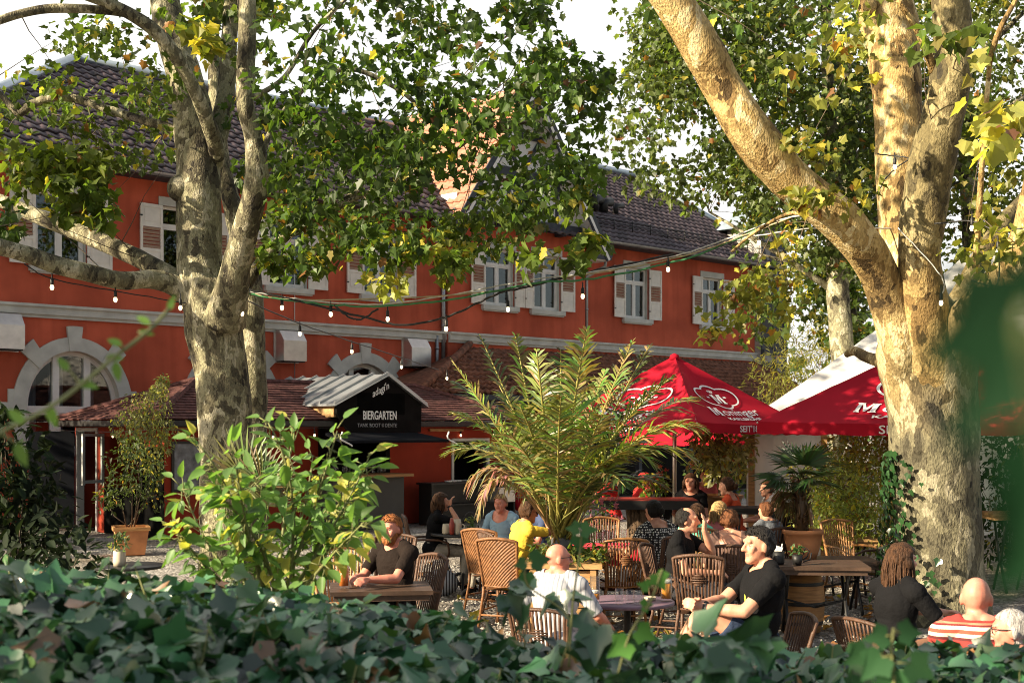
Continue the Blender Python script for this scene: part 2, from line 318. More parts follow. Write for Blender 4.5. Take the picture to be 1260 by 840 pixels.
for s in (-2.6, 3): wb.add([(s,-.14,0),(s,0,0),(s,0,8),(s,-.14,8)], [(0,1,2,3)])
wb.add([(-17,0,0),(-17,10,0),(-17,10,7.9),(-17,0,7.9),(12.1,0,0),(12.1,10,0),(12.1,10,7.9),(12.1,0,7.9),(12.1,5,11.5)], [(0,3,2,1),(4,5,6,8,7),(1,2,6,5)])
# dim rooms behind the panes
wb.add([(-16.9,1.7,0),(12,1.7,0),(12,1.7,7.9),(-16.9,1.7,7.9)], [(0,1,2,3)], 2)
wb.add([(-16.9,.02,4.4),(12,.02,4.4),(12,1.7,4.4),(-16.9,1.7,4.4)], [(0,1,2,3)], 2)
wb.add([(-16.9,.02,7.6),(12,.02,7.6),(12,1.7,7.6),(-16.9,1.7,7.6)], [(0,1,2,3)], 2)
wb.build('wall', [M['red'], M['stone'], M['dark']], bld)
# string course
sc_ = MB()
for a, c, b0 in ((-17,-2.6,0),(-2.6,3.08,-.14),(3.08,12.18,0)):
    sc_.bx(a, c, b0-.09, b0-.002, 4.50, 4.66); sc_.bx(a, c, b0-.13, b0-.003, 4.66, 4.72); sc_.bx(a, c, b0-.05, b0-.001, 4.43, 4.50)
sc_.build('string_course', M['stone'], bld)
# windows of the upper floor
def window_proto(w):
    h = Z1-Z0; mb = MB(); d = .14
    f = .065
    mb.bx(-w/2, -w/2+f, d-.03, d+.03, 0, h); mb.bx(w/2-f, w/2, d-.03, d+.03, 0, h); mb.bx(-w/2+f, w/2-f, d-.03, d+.03, h-f, h); mb.bx(-w/2+f, w/2-f, d-.03, d+.03, 0, f)
    mb.bx(-w/2+f, w/2-f, d-.045, d+.032, h*.70, h*.70+.09); mb.bx(-.04, .04, d-.04, d+.031, f, h*.70); mb.bx(-.025, .025, d-.035, d+.031, h*.70+.09, h-f)
    for s in (-1, 1):
        a, c = sorted((s*.042, s*(w/2-f)))
        for x0, x1, z0, z1 in ((a,a+.035,f,h*.7),(c-.035,c,f,h*.7),(a+.035,c-.035,f,f+.045),(a+.035,c-.035,h*.7-.04,h*.7)): mb.bx(x0,x1,d-.034,d+.02,z0,z1)
    return mb
def shutter(w, h):
    mb = MB(); b = .06
    mb.bx(0, b, -.02, .02, 0, h); mb.bx(w-b, w, -.02, .02, 0, h)
    for z0, z1 in ((0,.1),(h*.33,h*.33+.07),(h*.72-.07,h*.72),(h-.08,h)): mb.bx(b, w-b, -.018, .018, z0, z1)
    for z0, z1 in ((.1,h*.33),(h*.72,h-.08)):
        mb.bx(b, w-b, -.004, .006, z0, z1); mb.bx(b+.05, w-b-.05, -.013, -.004, z0+.05, z1-.05)
    z = h*.33+.075
    while z < h*.72-.1:
        mb.box((w/2, 0, z+.035), (w-2*b, .014, .062), 1, Matrix.Rotation(R(38), 3, 'X')); z += .082
    for z in (.25, h-.3): mb.bx(-.03, .05, -.026, -.02, z, z+.035, 2)
    return mb
wmesh = window_proto(1.13).build('window', M['white'], bld); wmesh.location = (UPW[0][0], 0, Z0)
pm = MB(); pm.bx(-.5, .5, .138, .142, .06, Z1-Z0-.06); pane = pm.build('pane', M['glass'], wmesh)
sm = MB(); sm.bx(-.72, .72, -.12, .14, -.13, -.002); sm.bx(-.68, .68, -.09, .1, -.17, -.13); sill = sm.build('sill', M['stone'], wmesh)
lm = MB(); lm.bx(-.66, .66, -.03, -.001, Z1-Z0+.002, Z1-Z0+.2); lint = lm.build('lintel', M['stone'], wmesh)
SHM = shutter(.575, Z1-Z0-.02)
sh0 = SHM.build('shutter', [M['shutter'], M['louver'], M['black']], wmesh); sh0.location = (.585, -.05, .01); sh0.rotation_euler = (0,0,R(-3))
sh1 = sh0.copy(); COL.objects.link(sh1); sh1.location = (-.585-.575, -.085, .01); sh1.rotation_euler = (0,0,R(4))
wins = [wmesh]
for k, (s, w) in enumerate(UPW[1:], 1):
    c = wmesh.copy(); COL.objects.link(c); c.location = (s, -.14 if k in (4,5) else 0, Z0); wins.append(c)
    for ch in (pane, sill, lint, sh0, sh1):
        d = ch.copy(); COL.objects.link(d); d.parent = c
        if ch is sh0 and k == 4: d.scale = (.66,1,1)
        if ch is sh1 and k == 5: d.scale = (.66,1,1); d.location.x = -.585-.38
        if ch in (sh0, sh1) and k not in (4,5): d.rotation_euler.z += R(rnd.uniform(-1.5,1.5))
# arched ground floor windows
def arc_ring(mb, s, r0, r1, rise, zs, b0, b1, a0, a1, n, m=0):
    pr = []
    for i in range(n+1):
        a = a0+(a1-a0)*i/n
        for dr in (r0, r1):
            for b in (b0, b1): pr.append((s+(1.07+dr)*math.cos(a), b, zs+(rise+dr)*math.sin(a)))
    fs = []
    for i in range(n):
        p = i*4; q = p+4
        fs += [(p,p+2,q+2,q),(p+2,p+3,q+3,q+2),(p+1,p,q,q+1),(p+3,p+1,q+1,q+3)]
    fs += [(0,1,3,2),(4*n,4*n+2,4*n+3,4*n+1)]
    mb.add(pr, fs, m)
for i, s in enumerate(ARC):
    zs, rise = 2.55, 1.2
    mb = MB(); d = .16
    arc_ring(mb, 0, -.10, 0, rise, zs, d-.03, d+.03, 0, math.pi, 20)
    for x in (-1.07, .98): mb.bx(x, x+.09, d-.031, d+.03, 1.6, zs)
    for x in (-.36, .36):
        mb.bx(x-.075, x+.075, d-.06, d+.03, 1.66, zs+rise*math.sqrt(1-(x/1.07)**2)-.04)
    mb.bx(-1.0, 1.0, d-.065, d+.028, 2.40, 2.55); mb.bx(-1.0, 1.0, d-.04, d+.028, 1.6, 1.68)
    for x0, x1 in ((-1.0,-.42),(-.30,.30),(.42,1.0)):
        mb.bx(x0, x0+.06, d-.03, d+.02, 1.68, 2.42); mb.bx(x1-.06, x1, d-.03, d+.02, 1.68, 2.42); mb.bx(x0+.06, x1-.06, d-.03, d+.02, 2.36, 2.42)
    aw = mb.build('arched_window', M['white'], bld); aw.location = (s, 0, 0)
    pmb = MB(); pts = arch(0, 1.0, 1.66, zs, rise-.07)
    pmb.add([(p[0], d, p[1]) for p in pts], [tuple(range(len(pts)))]); pmb.build('pane', M['glass'], aw)
    g = MB()
    arc_ring(g, 0, 0, .30, rise, zs, -.05, -.001, 0, math.pi, 24)
    for a in (90, 48, 132):
        hw = .17/1.5; arc_ring(g, 0, .30, .54, rise, zs, -.07, -.002, R(a)-hw, R(a)+hw, 3); arc_ring(g, 0, .0, .30, rise, zs, -.07, -.052, R(a)-hw, R(a)+hw, 3)
    for sx in (-1, 1):
        for z0, z1, w in ((1.5,2.05,.26),(2.05,2.3,.36),(2.3,2.62,.60),(2.62,2.9,.40)):
            a, c = sorted((sx*1.075, sx*(1.07+w))); g.bx(a, c, -.058 if z0 != 2.62 else -.045, -.002, z0, z1)
    g.bx(-1.3, 1.3, -.14, .1, 1.46, 1.6); g.build('stone_surround', M['stone'], aw)
    cm = MB(); n = 60
    for x0, x1 in ((-.85,-.5),(-.2,.12),(.55,.85)):
        vs = []; 
        for j in range(n+1):
            x = x0+(x1-x0)*j/n; y = .8+.05*math.sin(j*1.1)
            vs += [(x,y,1.7),(x*1.0,y,3.55)]
        cm.add(vs, [(2*j,2*j+2,2*j+3,2*j+1) for j in range(n)], 0, True)
    cm.build('curtain', M['curtain'], aw)
# tiled roofs: real rows of overlapping pans
def tiles(mb, P, U, V, N, rows, lo, hi, L, tw=.30, m=0, lift=.045, wave=.022, per=6):
    """P origin on the eave, U along the eave, V up the slope, N out; lo/hi(v) give the row's span in u"""
    rh = L/rows
    for r in range(rows):
        v0, v1 = r*rh, (r+1)*rh; a, c = min(lo(v0),lo(v1)) if False else lo((v0+v1)/2), hi((v0+v1)/2)
        if c-a < .05: continue
        k = max(2, int((c-a)/tw*per)); vs = []
        jit = [noise.noise(Vector((r*3.1, q*1.7, m)))*.012 for q in range(k//per+2)]
        for j in range(k+1):
            u = a+(c-a)*j/k; ph = (u/tw)%1.0
            h = wave*(math.sin(2*math.pi*ph)+.35*math.sin(4*math.pi*ph)) + jit[min(j//per, len(jit)-1)]
            base = P+U*u
            vs += [base+V*v0+N*(h+.002), base+V*v0+N*(h+lift), base+V*(v1+.03)+N*(h+.006)]
        fs = []
        for j in range(k):
            p, q = 3*j, 3*j+3; fs += [(p,q,q+1,p+1),(p+1,q+1,q+2,p+2)]
        mb.add(vs, fs, m, False)
        mb.s[-len(fs):] = [i%2 == 1 for i in range(len(fs))]
X, Yv, Zv = Vector((1,0,0)), Vector((0,1,0)), Vector((0,0,1))
rb = MB()
e0, e1, ez, rg, rz_ = -17.3, 12.9, 7.80, 5.0, 11.6
sl = math.hypot(rg+.55, rz_-ez); V = Vector((0, rg+.55, rz_-ez))/sl; Nn = Vector((0, -(rz_-ez), rg+.55))/sl
tiles(rb, Vector((0,-.55,ez)), X, V, Nn, 20, lambda v: e0+6.4*v/sl, lambda v: e1-.1 if v < sl*.55 else e1-.1-1.1*(v-sl*.55)/(sl*.45), sl)
rb.add([(e0,-.55,ez-.03),(e1,-.55,ez-.03),(e1-1.2,rg,rz_-.03),(e0+6.4,rg,rz_-.03),(e0,10.5,ez-.03),(e1,10.5,ez-.03)], [(0,1,2,3),(4,3,2,5),(0,3,4),(1,5,2)])
roof = rb.build('roof', M['tile'], bld)
rd = MB()
rd.tube([(e0+6.4,rg,rz_+.06),(e1-1.2,rg,rz_+.06)], .12, 8); rd.tube([(e0,-.55,ez+.06),(e0+6.4,rg,rz_+.06)], .13, 8); rd.tube([(e1-1.2,rg,rz_+.05),(e1-.15,2.2,9.75)], .1, 8)
rd.build('ridge_cap', M['flash'], roof)
gu = MB()
for a, c in ((e0,-2.9),(3.4,e1)):
    pr = [(-.66+.075*math.cos(R(q)), ez-.02+.075*math.sin(R(q))) for q in range(180, 361, 30)]
    gu.add([(x, p[0]+.0, p[1]) for x in (a, c) for p in pr], [(j, j+1, len(pr)+j+1, len(pr)+j) for j in range(len(pr)-1)], 0, True)
    gu.bx(a, c, -.56, -.02, ez-.09, ez-.05, 1)
gu.build('gutter', [M['zinc'], M['timber']], roof)
sg = MB()
for v in (.9,):
    q0 = Vector((0,-.55,ez))+V*v+Nn*.05
    for dz in (.10, .2, .3): sg.tube([q0+X*3.8+Zv*dz, q0+X*12.3+Zv*dz], .014, 5)
    x = 3.8
    while x < 12.4: sg.tube([q0+X*x, q0+X*x+Zv*.34], .018, 5); x += .9
sg.build('snow_guard', M['black'], roof)
vp = MB(); q0 = Vector((0,-.55,ez))+V*2.3+Nn*.05
for x, r, h in ((4.6,.13,.5),(5.0,.19,.34),(5.5,.16,.3),(6.1,.1,.25)): vp.tube([q0+X*x, q0+X*x+Zv*h, q0+X*(x+.35)+Zv*(h+.05)], r, 10)
vp.build('roof_vent', M['black'], roof)
sk = MB(); q0 = Vector((0,-.55,ez))+V*2.9+Nn*.10
a = q0+X*3.6; sk.add([a, a+X*.9, a+X*.9+V*1.0, a+V*1.0, a+Nn*.12, a+X*.9+Nn*.12, a+X*.9+V*1.0+Nn*.12, a+V*1.0+Nn*.12], [(4,5,6,7),(0,1,5,4),(1,2,6,5),(3,0,4,7)])
sk.build('skylight', M['flash'], roof)
# half-timbered cross gable
gb = MB(); gc, hw, az, bz = .2, 3.3, 11.95, 7.25
gw = [(gc-2.55,8.0),(gc+2.55,8.0),(gc+2.25,8.7),(gc,11.75),(gc-2.25,8.7)]
gb.add([(p[0],-.16,p[1]) for p in gw], [(0,1,2,3,4)]); gb.add([(gc-2.5,-.16,8),(gc-2.5,4,8),(gc-2.5,4,8.6),(gc-2.5,-.16,8.6)], [(0,3,2,1)])
gab = gb.build('gable', M['plaster'], bld)
tb = MB()
tb.bx(gc-2.75, gc+2.75, -.36, -.165, 7.93, 8.12); 
for x in (-2.4,-1.2,0.2,1.5,2.6): tb.bx(gc+x-.09, gc+x+.09, -.5, -.17, 7.75, 7.92)
def beam(p, q, w=.15, b=-.20):
    p = Vector((p[0],b,p[1])); q = Vector((q[0],b,q[1])); t = (q-p).normalized(); u = Vector((t.z,0,-t.x))*w/2
    tb.add([p-u,p+u,q+u,q-u]+[v+Vector((0,.038,0)) for v in (p-u,p+u,q+u,q-u)], [(0,1,2,3),(0,4,5,1),(1,5,6,2),(2,6,7,3),(3,7,4,0)])
beam((gc-1.75,9.45),(gc+1.75,9.45),.26); beam((gc-1.0,10.55),(gc+1.0,10.55),.16,-.202)
for x in (-1.5,-.5,.5,1.5): beam((gc+x,8.1),(gc+x,9.35),.11,-.204)
beam((gc-.75,10.45),(gc-.1,9.6),.12,-.206); beam((gc+.75,10.45),(gc+.1,9.6),.12,-.206); beam((gc,10.6),(gc,11.6),.12,-.204); beam((gc-2.0,8.15),(gc-1.55,9.3),.11,-.206); beam((gc+2.0,8.15),(gc+1.55,9.3),.11,-.206)
tb.build('timber_frame', M['timber'], gab)
gwn = MB(); gwn.bx(gc-.42, gc-.36, -.21, -.168, 8.2, 9.3); gwn.bx(gc+.36, gc+.42, -.21, -.168, 8.2, 9.3); gwn.bx(gc-.03, gc+.03, -.208, -.168, 8.2, 9.3); gwn.bx(gc-.36, gc+.36, -.209, -.168, 9.24, 9.3); gwn.bx(gc-.36, gc+.36, -.209, -.168, 8.2, 8.26); gwn.bx(gc-.36,gc+.36,-.18,-.165,8.25,9.25,1)
gwn.build('gable_window', [M['white'], M['black']], gab)
gr = MB()
for sg_ in (-1, 1):
    ev = Vector((gc+sg_*hw, -.75, bz)); up = Vector((-sg_*hw, 0, az-bz)); Lg = up.length; up.normalize(); nn = Vector((sg_*(az-bz), 0, hw)).normalized()
    if sg_ < 0: tiles(gr, Vector((gc-hw, 5.6, bz)), Vector((0,-1,0)), up, nn, 18, lambda v: 0, lambda v: 6.35, Lg, m=0)
    else: tiles(gr, ev, Vector((0,1,0)), up, nn, 18, lambda v: 0, lambda v: 6.35, Lg, m=0)
    # soffit boards and bargeboards
    d0 = nn*-.05; a = ev+d0; gr.add([a, a+up*Lg, a+up*Lg+Yv*6.3, a+Yv*6.3], [(0,1,2,3)], 1)
    for k in range(14):
        p = ev+up*(Lg*k/14)+d0*1.2; q = p+up*(Lg/14-.02); gr.add([p, q, q+Yv*.58, p+Yv*.58], [(0,1,2,3)], 1)
    w = .24; p = ev-nn*w-Yv*.03; gr.add([p, p+up*Lg, p+up*Lg+nn*(w+.07), p+nn*(w+.07), p+Yv*.04, p+up*Lg+Yv*.04, p+up*Lg+nn*(w+.07)+Yv*.04, p+nn*(w+.07)+Yv*.04], [(0,1,2,3),(4,7,6,5),(0,4,5,1),(3,2,6,7),(0,3,7,4)], 2)
    p = ev-nn*(w-.05)-Yv*.045; gr.add([p, p+up*Lg, p+up*Lg+nn*.1, p+nn*.1], [(0,1,2,3)], 3)
    gr.box(ev+Vector((-sg_*.35,.35,-.02)), (.75,.72,.10), 2); gr.box(ev+Vector((-sg_*.36,.36,-.09)), (.6,.6,.05), 1)
gr.build('gable_roof', [M['peach'], M['plaster'], M['timber'], M['white']], gab)
# downpipes, ventilation hoods, small wall fittings
for pts, r in (([(-2.72,-.07,7.7),(-2.72,-.07,3.0)], .055), ([(-2.95,-.07,4.6),(-2.95,-.07,3.2)], .045), ([(3.45,-.6,7.35),(3.45,-.55,7.0),(3.12,-.1,6.7),(3.12,-.08,6.4),(3.12,-.08,3.6)], .055)):
    p_ = MB(); p_.tube(pts, r, 10); 
    for k in (.25,.6,.9): q = Vector(pts[-2]).lerp(Vector(pts[-1]), k); p_.lathe(q, [(r+.012,-.03),(r+.012,.03)], 10)
    p_.build('downpipe', M['zinc'], bld)
hoods = []
for s in (-15.35,-8.2,-4.13):
    h = MB(); pr = [(0,0),(-.4,0),(-.4,.5),(-.22,.74),(0,.78)]
    h.add([(x, p[0]-.003, p[1]) for x in (0,.68) for p in pr], [(0,1,2,3,4),(9,8,7,6,5)]+[(j,5+j,5+(j+1)%5,(j+1)%5) for j in range(5)])
    h.bx(-.03, .71, -.02, -.002, -.04, .82); h.bx(.03,.65,-.38,-.05,-.03,-.002,1)
    o = h.build('vent_hood', [M['steel'], M['black']], bld); o.location = (s, 0, 3.72)
wx = MB(); wx.tube([(-7.62,-.03,7.6),(-7.62,-.03,3.3)], .012, 6); wx.build('wall_cable', M['alum'], bld)
# timber bay on the far corner
by = MB(); x0,x1,y0,y1,zb,zt = 12.12,13.7,-.25,1.2,2.9,9.2
by.bx(x0,x1,y0,y1,zb,zt)
bay = by.build('oriel', mat('oriel_infill', (.30,.29,.27), .9), bld); bt = MB()
def fbeam(p, q, w=.16, face='f', m=0):
    if face == 'f':
        p = Vector((p[0],y0-.03,p[1])); q = Vector((q[0],y0-.03,q[1])); t = (q-p).normalized(); u = Vector((t.z,0,-t.x))*w/2; dd = Vector((0,.028,0))
    bt.add([p-u,p+u,q+u,q-u]+[v+dd for v in (p-u,p+u,q+u,q-u)], [(0,1,2,3),(0,4,5,1),(1,5,6,2),(2,6,7,3),(3,7,4,0)], m)
for x in (x0+.08,(x0+x1)/2,x1-.08): fbeam((x,zb),(x,zt),.17)
for z in (zb+.1,4.3,4.75,6.6,8.6): fbeam((x0,z),(x1,z),.2)
for xa,xb in ((x0+.12,(x0+x1)/2-.05),((x0+x1)/2+.05,x1-.12)):
    for za,zc in ((3.1,4.25),(6.7,8.5)): fbeam((xa,za),(xb,zc),.12); fbeam((xa,zc),(xb,za),.12)
    bt.bx(xa, xb, y0-.012, y0-.002, 4.85, 6.5, 1)
bt.bx(x0,x1,y0-.06,y1,zb-.5,zb-.02); bt.bx(x0+.1,x1-.1,y0+.1,y1,zb-1.0,zb-.5)
for z in (3,4.5,6.6,8.6): bt.bx(x1+.002,x1+.03,y0,y1,z,z+.2,2)
for y in (y0,(y0+y1)/2,y1-.15): bt.bx(x1+.003,x1+.035,y,y+.15,zb,zt,2)
bt.build('timber_frame', [M['timber'], M['black'], M['bluetimber']], bay)
brf = MB(); cx,cy = (x0+x1)/2,(y0+y1)/2
brf.add([(x0-.3,y0-.3,zt),(x1+.3,y0-.3,zt),(x1+.3,y1+.3,zt),(x0-.3,y1+.3,zt),(cx,cy,zt+1.5)], [(0,1,4),(1,2,4),(2,3,4),(3,0,4),(3,2,1,0)]); brf.build('oriel_roof', M['flash'], bay)

# ================================================================ clay lean-to on the facade
lt = thing('veranda', 'low veranda with old orange clay tile lean-to roof against the red facade', 'veranda', O, RZ)
lr = MB(); topz, ez2, bo = 4.36, 2.95, 2.6; sl2 = math.hypot(bo, topz-ez2); V2 = Vector((0,bo,topz-ez2))/sl2; N2 = Vector((0,-(topz-ez2),bo))/sl2
tiles(lr, Vector((0,-bo,ez2)), X, V2, N2, 11, lambda v: -5.7+3.9*v/sl2, lambda v: 12.6, sl2, tw=.24, lift=.05, wave=.03)
lr.add([(-5.7,-bo,ez2-.03),(12.6,-bo,ez2-.03),(12.6,-.15,topz-.03),(-1.8,-.15,topz-.03),(-5.7,-.02,ez2-.03)], [(0,1,2,3),(0,3,4)])
lr.tube([(-5.7,-bo,ez2+.05),(-1.8,-.15,topz+.07)], .1, 8)
lro = lr.build('roof', M['clay'], lt)
lg = MB(); lg.bx(-5.7,12.6,-bo-.1,-bo-.02,ez2-.16,ez2-.02); lg.build('gutter', M['timber'], lro)
lp = MB()
for s in (-4.4,-2,.4,2.8,5.2,7.6,10): lp.bx(s-.07,s+.07,-bo+.1,-bo+.24,0,ez2-.03)
lp.bx(-5.4,12.4,-bo+.1,-bo+.22,ez2-.35,ez2-.17); lp.build('post', M['timber'], lt)
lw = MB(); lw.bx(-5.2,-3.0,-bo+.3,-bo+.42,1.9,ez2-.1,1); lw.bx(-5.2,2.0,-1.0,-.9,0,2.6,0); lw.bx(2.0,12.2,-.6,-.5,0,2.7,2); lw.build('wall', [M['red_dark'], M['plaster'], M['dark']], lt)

# ================================================================ shingled annexe with the beer counter
an = thing('garden_annexe', 'low red annexe with mossy reddish shingle hip roof', 'annexe', O, RZ)
aw_ = MB(); s0,s1,f0,f1,hz = -14.1,-4.9,-5.1,-1.5,2.2
wall(aw_, [(s0,0),(s1,0),(s1,hz),(s0,hz)], [rect(-9.55,1.7,1.12,1.92), rect(-6.35,1.1,.9,1.8)], f0, .15, 0, 1)
# side wall with door and window gap
def sidepan(b0,b1,z0,z1,m=0): aw_.bx(s0, s0+.12, b0, b1, z0, z1, m)
sidepan(f0+.002,-4.45,0,1.72,3); sidepan(f0+.002,-4.35,1.72,hz); sidepan(-4.35,-2.75,1.9,hz-.001); sidepan(-4.45,-2.75,0,.9,3); sidepan(-2.75,-2.45,0,hz); sidepan(-1.6,f1,0,hz); sidepan(-2.45,-1.6,2.05,hz-.001)
aw_.bx(s0+.2, s1-.1, f0+1.2, f0+1.3, 0, hz, 2); aw_.bx(s0+1.6, s0+1.7, f0+.2, f1, 0, hz, 2); aw_.bx(s1-.1,s1,f0+.01,f1,0,hz,0); aw_.bx(s0+.1,s1,f1,f1+.1,0,hz,0)
aw_.bx(s0+.1, s1-.05, f0+.16, f1, hz-.05, hz, 2); aw_.bx(s0+.15,s1,f0+.2,f1,.0,.02,2)
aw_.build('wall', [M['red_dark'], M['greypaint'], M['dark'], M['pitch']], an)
# shingled hip roof, thin courses
ar = MB(); A0,A1,B0,B1,zz,hr = -14.5,-4.65,-5.5,-1.5,2.24,.80
def course(P, U, V, Nn, rows, lo, hi, L):
    rh = L/rows
    for r in range(rows):
        v0,v1 = r*rh,(r+1)*rh; a,c = lo(v0),hi(v0); a2,c2 = lo(v1),hi(v1)
        k = max(1,int((c-a)/.3)); off = .15*(r%2)
        vs=[]; fs=[]
        for j in range(k+1):
            x = j/k; jz = noise.noise(Vector((r*2.3,j*.9,1)))*.012
            u0 = a+(c-a)*x; u1 = a2+(c2-a2)*x
            vs += [P+U*u0+V*v0, P+U*u0+V*v0+Nn*(.028+jz), P+U*u1+V*(v1+.01)+Nn*.006]
        for j in range(k):
            p,q = 3*j,3*j+3; fs += [(p,q,q+1,p+1),(p+1,q+1,q+2,p+2)]
        ar.add(vs, fs)
w2 = 2.0; slf = math.hypot(w2,hr); Vf = Vector((0,w2,hr))/slf; Nf = Vector((0,-hr,w2))/slf
course(Vector((0,B0,zz)), X, Vf, Nf, 15, lambda v: A0+2*v/slf, lambda v: A1-2*v/slf, slf)
Vs = Vector((w2,0,hr))/slf; Ns = Vector((-hr,0,w2))/slf
course(Vector((A0,0,zz)), Vector((0,-1,0)), Vs, Ns, 15, lambda v: -B1+2*v/slf, lambda v: -B0-2*v/slf, slf)
course(Vector((A1,0,zz)), Vector((0,1,0)), Vector((-w2,0,hr))/slf, Vector((hr,0,w2))/slf, 15, lambda v: B0+2*v/slf, lambda v: B1-2*v/slf, slf)
ar.add([(A0,B1,zz),(A1,B1,zz),(A1-2,B0+2,zz+hr),(A0+2,B0+2,zz+hr)], [(0,3,2,1)])
for p,q in (((A0,B0,zz),(A0+2,B0+2,zz+hr)),((A1,B0,zz),(A1-2,B0+2,zz+hr)),((A0+2,B0+2,zz+hr),(A1-2,B0+2,zz+hr)),((A0,B1,zz),(A0+2,B0+2,zz+hr))): ar.tube([Vector(p)+Zv*.02,Vector(q)+Zv*.02], .07, 6, sm=False)
arf = ar.build('roof', M['shingle'], an)
ag = MB(); ag.bx(A0,A1,B0-.06,B0+.02,zz-.12,zz-.02); ag.bx(A0-.06,A0+.02,B0,B1,zz-.121,zz-.021); ag.bx(A0+.02,A1,B0+.02,B1,zz-.14,zz-.10); ag.build('gutter', M['black'], arf)
ab = MB(); ab.bx(-14.0,-13.1,f0-.05,f0-.003,2.03,2.09); ab.bx(-7.6,-6.6,f0-.05,f0-.003,2.0,2.06); ab.build('lath', M['wood'], an)
dr = MB(); dr.bx(s0-.03,s0+.13,-1.64,-1.58,0,2.08); dr.bx(s0-.03,s0+.13,-2.5,-2.44,0,2.08); dr.bx(s0-.03,s0+.13,-2.44,-1.64,2.02,2.08); drf = dr.build('door_frame', M['alum'], an)
dl = MB(); dl.bx(0,.9,-.02,.02,0,1.98); dl.bx(.78,.86,-.07,-.021,.95,1.0); dlo = dl.build('door', M['anthracite'], drf); dlo.location = (s0-.06,-1.6,.03); dlo.rotation_euler = (0,0,R(146))
sa = MB()
for z in (.96,1.88): sa.bx(0,.55,-.02,.02,z-.03,z+.03)
for x in (.03,.52): sa.bx(x-.03,x+.03,-.021,.021,.9,1.9)
sa.bx(.05,.5,-.004,.004,.95,1.88,1); so_ = sa.build('open_sash', [M['alum'], M['glass']], an); so_.location = (s0-.01,-2.75,.06); so_.rotation_euler = (0,0,R(196))
wf = MB(); c_=-6.35
for x in (c_-.58,c_+.52): wf.bx(x,x+.06,f0-.03,f0+.03,.86,1.84)
wf.bx(c_-.52,c_+.52,f0-.03,f0+.03,1.78,1.84); wf.bx(c_-.52,c_+.52,f0-.1,f0+.05,.84,.9); wf.build('window_frame', M['stone'], an)
mf = MB(); mf.bx(-.36,.36,-.03,0,0,.95); mf.bx(-.31,.31,-.034,-.031,.05,.9,1); o = mf.build('menu_frame', [M['black'], mat('menu_sheet', (.14,.15,.17), .4, var=.7, scale=7)], None, fw(-13.6,-5.105,.88)); o.rotation_euler = (0,0,RZ); tag(o, 'dark framed notice hanging on the red annexe wall beside the mottled trunk', 'notice')
# counter kiosk front
ki = thing('beer_kiosk', 'black gabled beer counter with white chalk lettering and zinc roof', 'kiosk', O-D*.5, RZ)
k0,k1,kb = -10.1,-7.86,-5.75; kc=(k0+k1)/2+.02
kp = MB(); prof = [(k0+.32,1.98),(k1-.02,1.98),(k1,2.62),(kc+.12,3.17),(k0,2.58),(k0,2.36)]
kp.add([(p[0],y,p[1]) for y in (kb,kb+.08) for p in prof], [tuple(range(6)),tuple(range(11,5,-1))]+[(j,6+j,6+(j+1)%6,(j+1)%6) for j in range(6)])
kp.bx(kc-.62,kc+.62,kb-.012,kb-.001,2.36,2.80,1)
kpo = kp.build('sign_board', [M['signblack'], M['pitch']], ki)
def text3d(body, size, mtx, m, parent, name='lettering', ext=.004, shear=0, sx=1, font_w=0):
    cu = bpy.data.curves.new(name, 'FONT'); cu.body = body; cu.size = size; cu.extrude = ext; cu.align_x = 'CENTER'; cu.align_y = 'CENTER'; cu.shear = shear; cu.offset = font_w
    cu.resolution_u = 3
    o = bpy.data.objects.new(name+'_curve', cu); COL.objects.link(o)
    dg = bpy.context.evaluated_depsgraph_get(); me = bpy.data.meshes.new_from_object(o.evaluated_get(dg)); bpy.data.objects.remove(o)
    me.transform(mtx @ Matrix.Diagonal((sx,1,1,1))); me.materials.clear(); me.materials.append(m); me.name = name
    q = bpy.data.objects.new(name, me); COL.objects.link(q); q.parent = parent; return q
chalk = mat('chalk_white', (.8,.8,.78), .8, var=.1); chalk2 = mat('worn_chalk', (.30,.30,.30), .9, var=.6, scale=40)
RX = Matrix.Rotation(R(90), 4, 'X')
text3d('BIERGARTEN', .25, Matrix.Translation((kc-.05,kb-.02,2.33)) @ RX, chalk, kpo, sx=.62, font_w=.003)
text3d('TANK BOOT II DENTE', .11, Matrix.Translation((kc-.12,kb-.02,2.13)) @ RX, chalk2, kpo, sx=.95)
text3d("adagi'n", .20, Matrix.Translation((kc-.05,kb-.02,2.86)) @ RX @ Matrix.Rotation(R(24),4,'Z'), chalk, kpo, shear=.5, sx=.9)
km = MB(); bk = -2.2
for sx_, e in ((-1,k0-.12),(1,k1+.1)):
    ap = Vector((kc+.12,0,3.2)); ed = Vector((e,0,2.56)); t = (ed-ap)
    km.add([ap+Yv*(kb-.1),ed+Yv*(kb-.1),ed+Yv*bk,ap+Yv*bk]+[v-Zv*.04 for v in (ap+Yv*(kb-.1),ed+Yv*(kb-.1),ed+Yv*bk,ap+Yv*bk)], [(0,1,2,3) if sx_>0 else (3,2,1,0),(4,7,6,5),(0,4,5,1),(1,5,6,2),(2,6,7,3)])
    y = kb-.08
    while y < bk: km.add([ap+Yv*y+Zv*.003,ap+Yv*(y+.03)+Zv*.003,ap+Yv*(y+.03)+Zv*.05,ap+Yv*y+Zv*.05,ed+Yv*y+Zv*.003,ed+Yv*(y+.03)+Zv*.003,ed+Yv*(y+.03)+Zv*.05,ed+Yv*y+Zv*.05],[(3,2,6,7),(0,3,7,4),(1,5,6,2),(4,7,6,5)], 0); y += .5
km.build('roof', M['seam'], ki)
kw = MB(); kw.bx(k0-.02,k0+.08,kb+.09,-4.2,2.3,2.53,0); kw.bx(k0,k0+.1,kb+.3,f0-.01,1.0,2.3,1); kw.build('side_board', [M['woodh'], M['signblack']], ki)
